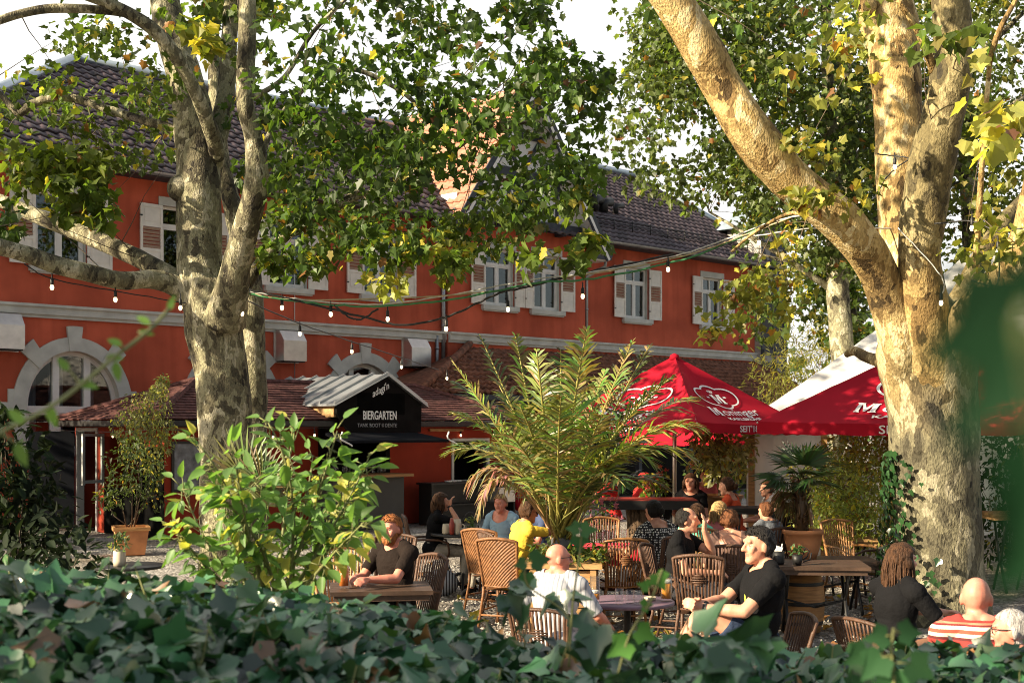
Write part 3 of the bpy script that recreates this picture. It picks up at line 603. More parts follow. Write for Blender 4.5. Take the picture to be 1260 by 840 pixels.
kc_ = MB(); kc_.bx(-10.2,-8.35,-5.75,-5.16,0,1.06,0); kco = kc_.build('counter', M['greypaint'], ki)
kt = MB(); kt.bx(-10.3,-8.25,-5.95,-5.14,1.06,1.12); kt.build('counter_top', M['wood'], kco)
ka = MB(); a = Vector((-10.45,-5.82,1.97)); ka.add([(-10.45,-5.84,1.98),(-8.05,-5.84,1.98),(-7.75,-6.5,1.83),(-10.55,-6.5,1.83),(-10.45,-5.84,1.93),(-8.05,-5.84,1.93),(-7.75,-6.5,1.78),(-10.55,-6.5,1.78)],[(0,3,2,1),(4,5,6,7),(0,4,7,3),(2,3,7,6),(1,2,6,5)]); ka.build('awning', M['anthracite'], ki)
for x in (-10.5,-7.72):
    sw = MB(); p = [(x+.10*math.cos(q*.9)*(1 if q<3.5 else .8)*(1-.04*q)-.03*q+.1, -6.51, 1.72+.045*q) for q in np.arange(0,6.6,.35)]
    sw.tube(p, .016, 6); sw.build('scroll', chalk, ki)
gl = MB()
for j in range(22): gl.lathe((-9.9+j*.068+rnd.uniform(-.01,.01), -5.3+rnd.uniform(-.08,.08), 1.121), [(.022,0),(.024,.02),(.03,.15+rnd.uniform(0,.05))], 8, capt=False)
tag(gl.build('beer_glasses_row', M['cup']), None, None)
o = bpy.data.objects['beer_glasses_row']; o.name = 'clean_glasses'; o.location = O-D*.5; o.rotation_euler = (0,0,RZ); tag(o, 'clean drinking glasses crowded on the wooden kiosk counter', 'glasses', kind='stuff')
# ================================================================ leaves
def leafpoly(kind):
    if kind == 'plane': h = [(0,0),(.30,-.06),(.44,.12),(.36,.26),(.60,.50),(.34,.58),(.22,.72),(0,1)]
    elif kind == 'ivy': h = [(0,0),(.20,-.13),(.40,-.10),(.46,.08),(.60,.32),(.42,.41),(.25,.52),(.13,.78),(0,1)]
    elif kind == 'oval': h = [(0,0),(.16,.12),(.24,.36),(.20,.62),(.09,.86),(0,1)]
    elif kind == 'lance': h = [(0,0),(.075,.3),(.06,.7),(0,1)]
    elif kind == 'small': h = [(0,0),(.3,.4),(0,1)]
    return h
LP = {k: leafpoly(k) for k in ('plane','ivy','oval','lance','small')}
def add_leaf(mb, p, d, n, size, kind, c, fold=.25, curl=.25, m=0, wid=1.0):
    d = d.normalized(); x = d.cross(n)
    if x.length < 1e-4: x = d.orthogonal()
    x.normalize(); n = x.cross(d); h = LP[kind]
    cu = curl*size
    def P(px, py): return p + x*(px*size*wid) + d*(py*size) + n*(abs(px)*fold*size - cu*py*py)
    k = len(h)
    vs = [P(a,b) for a,b in h] + [P(-a,b) for a,b in h[1:-1]]
    r = tuple(range(k)); l = (0,) + tuple(range(k, k+k-2)) + (k-1,)
    mb.add(vs, [r, l[::-1]], m, kind in ('ivy','oval'), c)
def rv(s=1.0):
    while True:
        v = Vector((rnd.uniform(-1,1), rnd.uniform(-1,1), rnd.uniform(-1,1)))
        if .05 < v.length <= 1: return v*s
def tint(base, v=.35, warm=0.0, yellow=.06, brown=.02):
    q = rnd.random(); f = 1+rnd.uniform(-v,v)
    if q < yellow: return (.34*f,.29*f,.05)
    if q < yellow+brown: return (.20*f,.095*f,.03)
    return (base[0]*f*(1+warm*rnd.random()), base[1]*f, base[2]*f)
def clump(mb, c, r, n, size, kind, base, yellow=.05, brown=.02, flat=.75, droop=.5, v=.5, twig=None, hub=None):
    tone = 1+rnd.uniform(-.3,.3)
    for _ in range(n):
        q = rv(); q.z *= flat; p = c+q*r
        d = (rv()*.9+Vector((0,0,-droop))+q*.5); nn = Vector((0,0,1))+rv()*.9
        cc = tint(base, v, .2, yellow, brown); cc = tuple(x*tone for x in cc)
        add_leaf(mb, p, d, nn, size*rnd.uniform(.6,1.2), kind, cc, rnd.uniform(.05,.4), rnd.uniform(0,.4))
def twigs(mb, a, c, r, n, rad=.012, m=0):
    for _ in range(n):
        e = c+rv(r*.95); mid = a.lerp(e,.55)+rv(r*.25)
        mb.tube([a, a.lerp(mid,.5)+rv(.03), mid, e], [rad, rad*.8, rad*.6, rad*.25], 5, m)
def limb(mb, pts, n=14, wob=.10, m=0, sub=6, seed=0):
    P = [tuple(at(p[0],p[1],p[2]))+(p[3]/2*p[2]/F,) for p in pts]
    S = spline(P, sub)
    mb.tube([s[:3] for s in S], [max(s[3],.004) for s in S], n, m, wob=wob, seed=seed)
    return [Vector(s[:3]) for s in S]

# ================================================================ plane tree with dappled olive trunk
tl = thing('plane_tree', 'tall plane tree with mottled olive trunk and spreading leafy limbs before the red facade', 'tree', (gx(283,15),15,0))
OL = tl.location.copy()
tk = MB()
Y0 = 15
base = limb(tk, [(283,760,Y0,87.0),(282,700,Y0,73.7),(281,640,Y0,67.0),(279,560,Y0,65.3),(276,500,Y0,65.3),(271,450,Y0,65.3),(264,410,Y0,68.6),(262,375,Y0,72.0),(262,345,Y0,67.0)], 24, .08)
LM = {}
LM['A'] = limb(tk, [(262,392,15,45.0),(225,357,15,30.6),(190,344,14.8,24.4),(150,345,14.5,22.7),(110,336,14.2,22.7),(70,326,14,21.8),(30,312,13.8,21.0),(-20,298,13.5,20.2),(-90,280,13,16.8)], 14)
LM['B'] = limb(tk, [(252,385,15.1,39.6),(225,352,15.2,28.8),(185,326,15.4,23.5),(145,306,15.7,22.7),(100,287,16,21.8),(60,272,16.2,19.3),(20,255,16.4,17.6),(-40,232,16.8,15.1)], 14)
LM['C'] = limb(tk, [(255,375,15,63.0),(246,330,15.1,55.8),(245,280,15.2,54.9),(244,230,15.2,54.0),(243,180,15.3,54.0),(236,130,15.4,46.8),(224,85,15.5,42.3),(212,45,15.6,38.7),(203,0,15.8,36.0),(198,-60,16,32.4)], 20, .08)
LM['D'] = limb(tk, [(276,395,14.8,54.0),(287,345,14.5,39.6),(299,295,14.3,33.3),(311,250,14.1,30.6),(316,215,14,28.8),(312,170,14,22.7),(302,130,13.9,21.8),(302,90,13.9,22.7),(304,50,13.9,21.8),(304,0,13.9,21.0),(302,-60,13.9,18.5)], 14)
LM['E'] = limb(tk, [(285,385,15,30.6),(300,352,15.1,18.5),(325,318,15.2,14.3),(350,292,15.3,12.6),(380,272,15.4,11.8),(410,258,15.5,10.1),(435,238,15.6,8.4),(460,205,15.8,5.9)], 10)
LM['F'] = limb(tk, [(262,215,15.35,20.2),(266,185,15.1,20.2),(256,150,14.8,18.5),(240,112,14.6,16.8),(218,72,14.4,16.8),(190,38,14.2,16.8),(150,12,14,15.1),(100,-8,13.8,13.4),(50,-20,13.6,10.1)], 12)
LM['G'] = limb(tk, [(165,18,14.2,11.8),(140,14,14.1,10.9),(100,11,14,10.9),(60,11,13.9,10.9),(30,16,13.8,10.1),(0,25,13.7,10.1),(-40,40,13.6,9.2)], 10)
LM['H'] = limb(tk, [(232,168,15.3,15.1),(200,155,15.4,11.8),(165,145,15.5,10.9),(130,134,15.7,10.9),(95,122,15.9,10.1),(65,120,16,10.1),(40,128,16.1,10.1),(22,138,16.2,10.1),(0,116,16.3,7.6),(-25,100,16.4,6.7)], 10)
LM['I'] = limb(tk, [(252,215,15.5,28.8),(268,165,15.7,27.0),(277,120,15.8,22.7),(281,70,15.9,21.0),(284,20,16,20.2),(288,-40,16.1,16.8)], 14)
LM['J'] = limb(tk, [(318,200,14.1,8.4),(340,150,14.3,6.7),(380,105,14.5,6.7),(430,85,14.6,5.9),(490,110,14.7,5.9),(540,150,14.6,5.0),(600,160,14.5,4.2),(650,150,14.5,3.4)], 8)
LM['K'] = limb(tk, [(312,120,13.9,7.6),(350,95,14,5.9),(385,40,14.1,5.0),(430,-5,14.2,4.2)], 8)
LM['L'] = limb(tk, [(420,252,15.5,6.7),(480,225,15.3,5.0),(560,185,15,4.2),(610,140,14.8,4.2),(640,110,14.7,3.4),(690,60,14.6,2.5)], 8)
# burr and pruning scars
for px,py,Y,w in ((222,232,15.1,34),(318,195,14.0,14)): tk.ell(at(px,py,Y), (w/2*Y/F,)*3, 10, 7)
for v in range(len(tk.v)): tk.v[v] = tuple(Vector(tk.v[v])-OL)
tko = tk.build('trunk', M['bark_a'], tl)
cl = MB(); tw = MB()
G1 = (.044,.085,.017); G2 = (.07,.115,.022)
def region(n, box, r, nl, size, base, hubs, tight=1.0, yellow=.05, hole=.0, lim=None, brown=.02, kind='plane'):
    """clumps filling a 3-D region of the crown: box = px0,px1,py0,py1,Y0,Y1"""
    for _ in range(n):
        for _t in range(40):
            px = rnd.uniform(box[0],box[1]); py = rnd.uniform(box[2],box[3])
            if lim is None or lim(px,py): break
        Y = rnd.uniform(box[4],box[5])
        c = at(px,py,Y); near_ = [q for q in hubs if .2 < (q-c).length < 1.7] if hubs else []; h = rnd.choice(near_) if near_ else c
        clump(cl, c, r*rnd.uniform(.7,1.3), int(nl*rnd.uniform(.6,1.4)), size, kind, base, yellow, brown)
        if near_ and rnd.random() < .4: twigs(tw, h, c, r, 1, .007)
hubsR = LM['E'][20:]+LM['J'][10:]+LM['L']+LM['K'][8:]
def mass(px,py):
    if 590 < px < 705 and 95 < py < 300 and rnd.random() < .5: return False
    # outline of the hanging crown between the facade and the sky
    if py < 60: return px < 540+py*1.2 or (640 < px < 690)
    if py < 250: return px < 735-abs(py-190)*.25
    if py < 330: return px < 700-(py-250)*1.4 and (px > 400 or rnd.random() < .3)
    return 470 < px < 560
region(55, (335,745,-20,300,12.6,16.5), .40, 62, .105, G1, hubsR, lim=mass, yellow=.025, brown=.008)
region(15, (345,745,100,300,12.6,15), .38, 60, .10, G1, hubsR, lim=mass, yellow=.03, brown=.01)
region(12, (400,700,250,330,13.2,14.6), .24, 40, .10, G2, hubsR, lim=mass, yellow=.07)
region(5, (475,560,300,345,13.5,14), .20, 34, .12, (.20,.24,.05), hubsR, yellow=.25)
region(15, (690,748,70,225,13.4,14.6), .25, 30, .10, G1, hubsR, yellow=.03)
region(10, (640,700,0,110,13.4,14.4), .22, 26, .10, G1, hubsR, yellow=.03)
region(6, (560,730,225,330,12.8,13.6), .24, 22, .14, G2, hubsR, yellow=.2)
hubsL = LM['H']+LM['B'][10:]+LM['G']+LM['F'][15:]+LM['A'][20:]
region(13, (20,215,20,130,14.5,17.5), .34, 36, .105, G2, hubsL, yellow=.04)
region(17, (-20,215,100,205,15,17.5), .32, 36, .105, G2, hubsL, yellow=.04)
region(20, (-20,130,150,250,14.4,15.6), .27, 34, .115, (.09,.13,.022), hubsL, yellow=.04, brown=.01)
region(8, (75,125,215,265,14.4,15.0), .2, 24, .14, G2, hubsL, yellow=.08)
region(6, (-20,25,250,300,14,14.6), .2, 18, .13, G1, hubsL)
region(14, (215,330,-20,90,14.5,17), .3, 22, .13, G2, LM['I'][10:], yellow=.1)
region(3, (235,275,35,75,13.3,13.6), .16, 16, .15, (.14,.17,.03), LM['F'][8:], yellow=.3)
region(8, (318,365,255,320,14.6,15.6), .22, 22, .12, G2, LM['E'][8:], yellow=.1)
region(16, (340,450,235,330,14.8,15.8), .25, 36, .10, G2, LM['E'][12:], yellow=.05)
region(14, (300,420,120,240,15.5,17.5), .33, 36, .10, G1, LM['D'], yellow=.03)
# crown above the frame
for _ in range(70):
    c = Vector((rnd.uniform(-8,1.5), rnd.uniform(11.5,19), rnd.uniform(7.6,12)))
    clump(cl, c, .6, 30, .16, 'plane', G1)
for b_ in (cl, tw):
    for v in range(len(b_.v)): b_.v[v] = tuple(Vector(b_.v[v])-OL)
cro = cl.build('crown', M['leaf'], tl); tw.build('twigs', M['twig'], tl)

# ---------------- slimmer pale stem just behind it
t2 = thing('plane_tree', 'slender pale plane tree trunk standing close behind the big mottled trunk', 'tree', (gx(312,17.5),17.5,0))
b2 = MB(); cl = MB(); tw = MB()
limb(b2, [(310,760,17.5,40),(312,620,17.5,36),(312,520,17.5,34),(311,440,17.5,33),(310,380,17.5,31),(306,330,17.5,28),(292,275,17.6,25),(280,230,17.7,22),(272,190,17.8,20),(266,120,18,18),(262,40,18.2,15),(260,-40,18.4,12)], 12)
for v in range(len(b2.v)): b2.v[v] = tuple(Vector(b2.v[v])-t2.location)
b2.build('trunk', M['bark_a'], t2)
region(20, (215,330,-60,40,17.4,19), .4, 26, .15, G2, None)
for v in range(len(cl.v)): cl.v[v] = tuple(Vector(cl.v[v])-t2.location)
cl.build('crown', M['leaf'], t2)

# ================================================================ great pale plane tree
tr = thing('plane_tree', 'massive cream barked plane tree with forked sunlit limbs and ivy at its foot', 'tree', (gx(1158,14.2),14.2,0))
OR = tr.location.copy(); b3 = MB(); YR = 14.2
limb(b3, [(1160,800,YR,190),(1159,762,YR,134),(1158,730,YR,112),(1156,690,YR,104),(1154,640,YR,102),(1152,590,YR,103),(1149,540,YR,107),(1146,500,YR,110),(1143,465,YR,116),(1139,432,YR,122),(1135,402,14.15,104),(1131,374,14.15,78),(1130,350,14.2,52),(1131,325,14.3,24)], 28, .07)
RM = {}
RM['J'] = limb(b3, [(1128,475,14.2,80),(1115,432,14.0,66),(1103,394,13.9,54),(1092,360,13.8,50),(1072,318,13.6,48),(1042,280,13.4,50),(1008,250,13.3,50),(975,222,13.2,52),(945,190,13.1,54),(915,150,13,52),(888,105,13,50),(862,58,12.9,50),(836,15,12.8,48),(800,-40,12.7,46)], 18, .08)
RM['K'] = limb(b3, [(1140,440,14.5,70),(1130,385,14.8,58),(1118,330,15,56),(1109,280,15.1,56),(1107,220,15.2,57),(1107,160,15.3,58),(1103,105,15.3,60),(1099,60,15.4,64),(1092,20,15.5,68),(1080,-40,15.6,60)], 18, .08)
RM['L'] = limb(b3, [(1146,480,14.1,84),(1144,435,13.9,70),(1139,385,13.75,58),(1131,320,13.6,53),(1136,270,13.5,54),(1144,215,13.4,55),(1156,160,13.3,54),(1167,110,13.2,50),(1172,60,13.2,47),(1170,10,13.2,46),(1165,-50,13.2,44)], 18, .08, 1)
RM['N'] = limb(b3, [(1155,485,14.2,80),(1166,440,13.95,64),(1184,404,13.7,54),(1212,370,13.3,48),(1244,332,13,46),(1270,280,12.8,46),(1290,210,12.6,52),(1310,120,12.4,50)], 16, .08)
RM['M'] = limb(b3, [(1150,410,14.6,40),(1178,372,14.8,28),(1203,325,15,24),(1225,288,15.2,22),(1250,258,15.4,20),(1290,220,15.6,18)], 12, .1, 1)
RM['P'] = limb(b3, [(1150,90,13.2,12),(1130,40,13,9),(1105,0,12.9,8)], 8)
RM['Q'] = limb(b3, [(1085,445,14.6,18),(1068,440,15,14),(1052,432,15.3,12),(1042,436,15.5,8)], 8)
RM['R'] = limb(b3, [(1200,330,13.2,8),(1215,110,12.6,6),(1225,50,12.4,7),(1250,0,12.3,6)], 8)
RM['S'] = limb(b3, [(1045,285,13.4,10),(1010,276,13.6,6),(975,262,13.8,5),(930,285,14.2,4),(900,310,14.4,3)], 8)
for px,py,Y,w in ((1070,8,15.2,18),): b3.ell(at(px,py,Y), (w/2*Y/F,)*3, 10, 7)
for v in range(len(b3.v)): b3.v[v] = tuple(Vector(b3.v[v])-OR)
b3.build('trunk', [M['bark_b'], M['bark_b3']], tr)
cl = MB(); tw = MB()
YG = (.15,.18,.04)
region(10, (930,985,285,400,13.8,14.8), .24, 22, .10, YG, RM['S'], yellow=.2, brown=.06)
region(9, (860,960,350,410,13.8,14.8), .2, 18, .10, YG, RM['S'], yellow=.2, brown=.06)
region(8, (985,1070,160,260,12.4,13.4), .22, 20, .105, YG, RM['J'], yellow=.25, brown=.06)
region(6, (1200,1265,50,180,9,10.5), .22, 12, .17, (.24,.26,.07), RM['R'], yellow=.35, brown=.05)
region(8, (960,1075,0,110,12,13), .25, 20, .11, YG, RM['J'], yellow=.2, brown=.12)
region(5, (1130,1200,0,60,12,12.6), .2, 9, .16, G2, RM['L'], yellow=.1)
region(6, (1180,1260,180,330,12,13.5), .25, 24, .11, YG, RM['R'], yellow=.3)
for _ in range(45):
    c = Vector((rnd.uniform(2,9), rnd.uniform(12,20), rnd.uniform(7.3,11)))
    clump(cl, c, .6, 26, .16, 'plane', G1)
for b_ in (cl, tw):
    for v in range(len(b_.v)): b_.v[v] = tuple(Vector(b_.v[v])-OR)
cl.build('crown', M['leaf'], tr); tw.build('twigs', M['twig'], tr)
# ivy climbing its trunk
iv = MB()
for _ in range(330):
    py = rnd.uniform(555,745); a = R(rnd.uniform(150,262)); px = 1156-52*1.0; Y = YR
    zc = at(0,py,Y).z; rr = (.50 if py < 700 else .56)+rnd.uniform(0,.09)*(1+(py-555)/190)
    a = R(180+rnd.gauss(5,24)*(.6+(py-555)/250))
    p = Vector((gx(1155,Y)+rr*math.cos(a), Y+rr*math.sin(a), zc)); o = Vector((math.cos(a),math.sin(a),.3))
    add_leaf(iv, p, Vector((rnd.uniform(-.5,.5),0,-1))+rv(.5), o+rv(.5), rnd.uniform(.05,.10), 'ivy', tint((.02,.06,.018),.4,.1,.02,.0))
tag(iv.build('climbing_ivy', M['ivy']), 'dark ivy climbing the foot of the massive cream barked trunk', 'ivy')

# ================================================================ trees behind
def farplane(label, px, Y, w, top, boxes, base, n, size, lean=0, yellow=.06, r=.6, nl=42):
    global cl, tw
    t = thing('plane_tree', label, 'tree', (gx(px,Y),Y,0)); cl = MB(); tw = MB(); b = MB(); o = t.location
    L1 = limb(b, [(px,HY+EYE*F/Y+4,Y,w*1.25),(px,480,Y,w),(px+lean*.4,380,Y,w*.95),(px+lean*.7,250,Y,w*.75),(px+lean,120,Y,w*.55),(px+lean*1.3,top,Y,w*.3)], 10, .1)
    for k in range(7):
        q = L1[int(len(L1)*(.45+.07*k))]; e = q+Vector((rnd.choice((-1,1))*rnd.uniform(1.5,3.2), rnd.uniform(-1,1), rnd.uniform(.8,2.2)))
        b.tube([q, q.lerp(e,.5)+rv(.3), e], [w*.25*Y/F/2+.03, .05, .02], 7); L1.append(e)
    for (bx_, k) in boxes: region(int(k*n), bx_, r, nl, size, base, L1, yellow=yellow)
    for b_ in (cl, tw, b):
        for v in range(len(b_.v)): b_.v[v] = tuple(Vector(b_.v[v])-o)
    b.build('trunk', M['bark_a'], t); cl.build('crown', M['leaf'], t); tw.build('twigs', M['twig'], t)
G3 = (.065,.10,.025)
farplane('plane tree standing beyond the white tent with dense green crown behind the pale sunlit limb', 1040, 25, 30, -80, [((790,1010,-40,120,23,28),1.0),((765,950,60,190,23,28),.7),((900,1080,80,260,23,28),.9),((800,940,190,235,24,26),.16),((990,1080,250,330,24,26),.2)], G3, 80, .125, -20, r=.62, nl=60, yellow=.03)
farplane('plane tree with yellowing crown farther back at the edge of the beer garden', 1215, 27, 30, -80, [((1050,1270,-40,160,25,30),1.0),((1120,1270,140,300,25,30),.7),((1060,1130,150,330,25,29),.4)], (.075,.105,.022), 70, .13, -30, yellow=.07, r=.65, nl=56)
farplane('narrow ivy wrapped tree between the red gable end and the white tent', 1040, 31, 36, 40, [((925,1040,235,420,29,33),.8),((1000,1070,310,430,29.5,31),.6)], (.05,.085,.02), 40, .16, 0, yellow=.08, r=.5, nl=34)

# ================================================================ off to the side: unseen trees added to shade parts of the garden
def sidetree(label, loc, spec, n, leaf=.2):
    t = thing('plane_tree', label, 'tree', loc); b4 = MB(); c4 = MB(); (x0,x1,y0,y1,z0,z1) = spec
    b4.tube([(0,0,0),(.05,0,2),(0,.1,4),(.2,0,z1-.5)], [.4,.32,.28,.12], 12, wob=.1)
    for k in range(8): e = Vector((rnd.uniform(x0,x1),rnd.uniform(y0,y1),rnd.uniform(z0,z1))); b4.tube([(0,.05,2.6),e*.5+Vector((0,0,1.6)),e], [.14,.09,.03], 7)
    b4.build('trunk', M['bark_a'], t)
    for _ in range(n): clump(c4, Vector((rnd.uniform(x0,x1), rnd.uniform(y0,y1), rnd.uniform(z0,z1))), .6, 26, leaf, 'plane', G1)
    c4.build('crown', M['leaf'], t)
sidetree('unseen plane tree added outside the picture to shade the ivy hedge', (-8.5,-1.6,0), (-1.6,1.6,-1.6,2.4,2.8,7.6), 110)
sidetree('unseen plane tree added outside the picture to dapple the mottled trunk with shade', (-11.5,11.6,0), (-2.2,2.2,-2.4,2.6,4.2,11.5), 44)
sidetree('unseen plane tree added outside the picture to keep the annexe in shade', (-15.5,21.0,0), (-2.2,2.2,-2.8,2.6,1.6,8), 150)

# far tree belt that closes the view between the buildings
tb_ = MB()
for k in range(420):
    a = rnd.uniform(-.9,1.15); Y = rnd.uniform(62,80); X_ = a*Y
    if -60 < X_ < 6: continue
    z = rnd.uniform(.5,8.5)*(.8+.3*noise.noise(Vector((X_*.06,3,0)))); c = Vector((X_,Y,z)); tone = rnd.uniform(.6,1.3)
    for _ in range(26):
        add_leaf(tb_, c+rv(2.0), rv()+Vector((0,0,-.4)), Vector((0,-.3,1))+rv(.9), rnd.uniform(.35,.7), 'plane', tuple(x*tone*rnd.uniform(.7,1.3) for x in G3))
tag(tb_.build('treeline', M['leaf']), 'dense belt of distant trees closing the view beyond the tent', 'trees', kind='stuff')
# ================================================================ phoenix palm in a wooden crate
def shift(mb, o):
    for v in range(len(mb.v)): mb.v[v] = tuple(Vector(mb.v[v])-o)
def frond(mb, mr, a, b, c, wid, n, col, roll=None, t0=.2, droop=.25, dead=False):
    pts = [a*(1-t)**2+b*2*t*(1-t)+c*t*t for t in [i/24 for i in range(25)]]
    mr.tube(pts, [.016*(1-.8*i/24)+.003 for i in range(25)], 5, c=(.30,.27,.07) if not dead else (.36,.22,.10))
    up = Vector((0,0,1)) if roll is None else roll
    for i in range(n):
        t = t0+(1-t0)*(i+.5)/n; f = t*24; k = min(int(f),23); p = pts[k].lerp(pts[k+1], f-k); tg = (pts[k+1]-pts[k]).normalized()
        side = tg.cross(up).normalized(); nn = side.cross(tg)
        L = wid*1.18*(math.sin(math.pi*min(1,(t-t0)/(1-t0)*.82+.16))**.7)
        for s in (-1,1):
            d = (side*s*.92+tg*(.50+.45*t)+nn*.24+rv(.16)).normalized(); L2 = L*rnd.uniform(.85,1.1)
            q = p+d*L2+Vector((0,0,-droop*L2*rnd.uniform(.2,1.7))); md = p.lerp(q,.5)+Vector((0,0,droop*.25*L2))
            w = nn.cross(d).normalized()*.0145; cc = tuple(x*rnd.uniform(.6,1.35) for x in col)
            if rnd.random() < .07: continue
            if rnd.random() < .07: cc = (.30,.20,.09)
            tw_ = nn*rnd.uniform(-.006,.006)
            mb.add([p-w*.5,p+w*.5,md-w+tw_,md+w-tw_,q], [(0,1,3,2),(2,3,4)], 0, False, cc)
PY = 13.3
pp = thing('phoenix_palm', 'big feathery date palm with arching fronds growing from the wooden crate', 'palm', (gx(690,PY),PY,.74))
po = pp.location.copy(); fl = MB(); fr = MB()
B0_ = at(690,664,PY)
GP = (.15,.18,.045); GD = (.055,.08,.025); GY = (.26,.30,.09); DR = (.25,.17,.10)
FR = [ # ctrl px,py,dY  tip px,py,dY  width n colour
 ((640,560,-.2),(556,443,-.4),.36,36,GY),((650,540,.2),(590,412,.5),.36,36,GD),((655,520,.1),(634,412,.3),.34,44,GP),((672,540,-.3),(660,430,-.4),.36,46,GP),
 ((700,520,-.3),(722,405,-.5),.40,52,GY),((705,540,.4),(712,440,.8),.36,36,GP),((725,540,.2),(778,420,.5),.36,46,GP),((735,530,.5),(800,425,.9),.34,40,GD),((745,520,-.2),(830,462,-.4),.40,46,GD),
 ((745,540,.1),(800,480,.6),.36,36,GD),((770,500,-.3),(868,528,-.5),.40,50,GY),((750,520,-.5),(806,572,-.6),.36,46,GP),((735,545,-.7),(770,600,-1.0),.3,36,GD),
 ((625,520,-.3),(556,508,-.4),.34,44,GP),((640,545,-.5),(583,545,-.5),.30,40,GY),((615,530,.1),(572,600,.1),.20,40,DR),((600,525,-.5),(588,640,-.5),.15,40,DR),((640,580,.6),(600,545,1.0),.32,36,GD),
 ((690,520,.6),(690,430,1.2),.36,36,GD),((670,560,-.6),(640,500,-1.1),.36,36,GP),((715,570,-.6),(740,510,-1.2),.36,36,GP),((685,560,-.8),(690,490,-1.4),.34,44,GP),((720,560,.6),(800,540,1.2),.34,40,GD),((735,590,-.3),(760,560,-.7),.26,30,GP),
 ((665,570,.4),(612,470,1.0),.34,40,GP),((700,575,-.2),(745,455,.1),.36,46,GP),((690,575,.1),(672,470,.2),.34,44,GY),((675,580,-.5),(615,520,-.9),.32,40,GY),((710,580,-.6),(780,545,-.9),.32,40,GY),((770,510,-.2),(855,565,-.3),.38,44,GP),((760,560,.2),(822,600,.3),.34,40,GD),((610,520,.3),(548,560,.5),.34,40,GP),((620,500,.3),(560,470,.6),.34,40,GD),((770,490,.4),(862,490,.8),.36,44,GP)]
for (q,e,w,n,c) in FR:
    a = B0_+rv(.06); b = at(q[0],q[1],PY+q[2]); t = at(e[0],e[1],PY+e[2])
    frond(fl, fr, a, b, t, w, n, c, None, .26, .35 if c is not DR else .9, c is DR)
# bare old petioles and criss-cross stems low in the heart
for _ in range(46):
    a = B0_+rv(.12); px = rnd.uniform(668,745); py = rnd.uniform(540,640); e = at(px,py,PY+rnd.uniform(-.5,.5))
    fr.tube([a, a.lerp(e,.5)+rv(.06), e], [.012,.008,.004], 5, c=rnd.choice([(.34,.30,.08),(.40,.34,.12),(.22,.22,.06),(.40,.25,.11)]))
fr.ell(B0_+Vector((0,0,-.05)), (.12,.12,.12), 10, 8)
shift(fl, po); shift(fr, po)
fl.build('fronds', M['palm'], pp); fr.build('frond_stems', M['palm'], pp)
cr_ = thing('crate_planter', 'wooden crate planter with slatted sides holding the date palm', 'planter', (gx(694,PY),PY,0), R(-4))
cb = MB()
W_, DP, H_ = .66, .6, .74
for k in range(5):
    z = .05+k*.125
    for y in (-DP/2,DP/2): cb.bx(-W_/2,W_/2,y-.012,y+.012,z,z+.112)
    for x in (-W_/2,W_/2): cb.bx(x-.012,x+.012,-DP/2+.013,DP/2-.013,z,z+.112)
cb.bx(-W_/2+.013,W_/2-.013,-DP/2+.013,DP/2-.013,.04,.6,1); cb.build('crate', [M['woodh'], M['soil']], cr_)
cp = MB(); cp.bx(-W_/2-.06,W_/2+.06,-DP/2-.06,DP/2+.06,.685,.735); cp.build('rim', M['woodh'], cr_)
cp = MB()
for x in (-W_/2+.03,W_/2-.03):
    for y in (-DP/2-.03,DP/2+.03): cp.bx(x-.03,x+.03,y-.016,y+.016,0,.68)
cp.build('corner_post', M['woodh'], cr_)
us = MB()
for _ in range(420):
    p = Vector((rnd.uniform(-.36,.42), rnd.uniform(-.38,.38), .74+abs(rnd.gauss(0,.07)))); add_leaf(us, p, rv()+Vector((0,0,.3)), Vector((0,0,1))+rv(.8), rnd.uniform(.05,.11), 'oval', tint((.06,.10,.025),.4,.2,.12,.05))
us.build('underplanting', M['soft'], cr_)

# ================================================================ potted plants
def pot(name, label, loc, r, h, kind='terra', cat='pot', group=None):
    t = thing(name, label, cat, loc); b = MB()
    b.lathe((0,0,0), [(r*.68,0),(r*.8,h*.25),(r*.95,h*.62),(r*.98,h*.84),(r*1.06,h*.86),(r*1.06,h),(r*.92,h),(r*.9,h*.9)], 24)
    b.build('pot_body', M[kind], t); s = MB(); s.lathe((0,0,h*.88), [(r*.9,0),(0.01,.02)], 20, capb=False); s.build('soil', M['soil'], t); return t
Yf = 14.6
pot('terracotta_pot', 'wide round terracotta pot holding the fan palm', (gx(988,Yf),Yf,.62), .215, .33)
fp = thing('fan_palm', 'dwarf fan palm with stiff dark radiating leaves in the terracotta pot', 'palm', (gx(985,Yf),Yf,.92))
f1 = MB(); f2 = MB()
def fan(mb, stem, a, p, nrm, r, n=22, col=(.03,.055,.02), spread=150, sag=.15):
    d = (p-a).normalized(); stem.tube([a, a.lerp(p,.5)+Vector((0,0,.02)), p], [.009,.007,.005], 5, c=(.12,.14,.04))
    s = d.cross(nrm).normalized(); nrm = s.cross(d)
    for k in range(n):
        q = R(-spread/2*1.0+spread*k/(n-1))*1.15; e = d*math.cos(q)+s*math.sin(q); L = r*(.75+.25*math.cos(q))*rnd.uniform(.92,1.05)
        w = nrm.cross(e).normalized()*r*.032; m_ = p+e*L*.5; t_ = p+e*L+Vector((0,0,-sag*L*rnd.uniform(.4,1.6))); cc = tuple(x*rnd.uniform(.7,1.4) for x in col)
        mb.add([p-w*.3,p+w*.3,m_-w+nrm*.01,m_+w-nrm*.01,t_], [(0,1,3,2),(2,3,4)], 0, False, cc)
hub = at(985,588,Yf)-fp.location
b = MB(); b.tube([(0,0,-.02),(.01,0,.2),(0,.01,.45),hub*1.0], [.075,.07,.065,.05], 12, c=(.12,.07,.035), wob=.3)
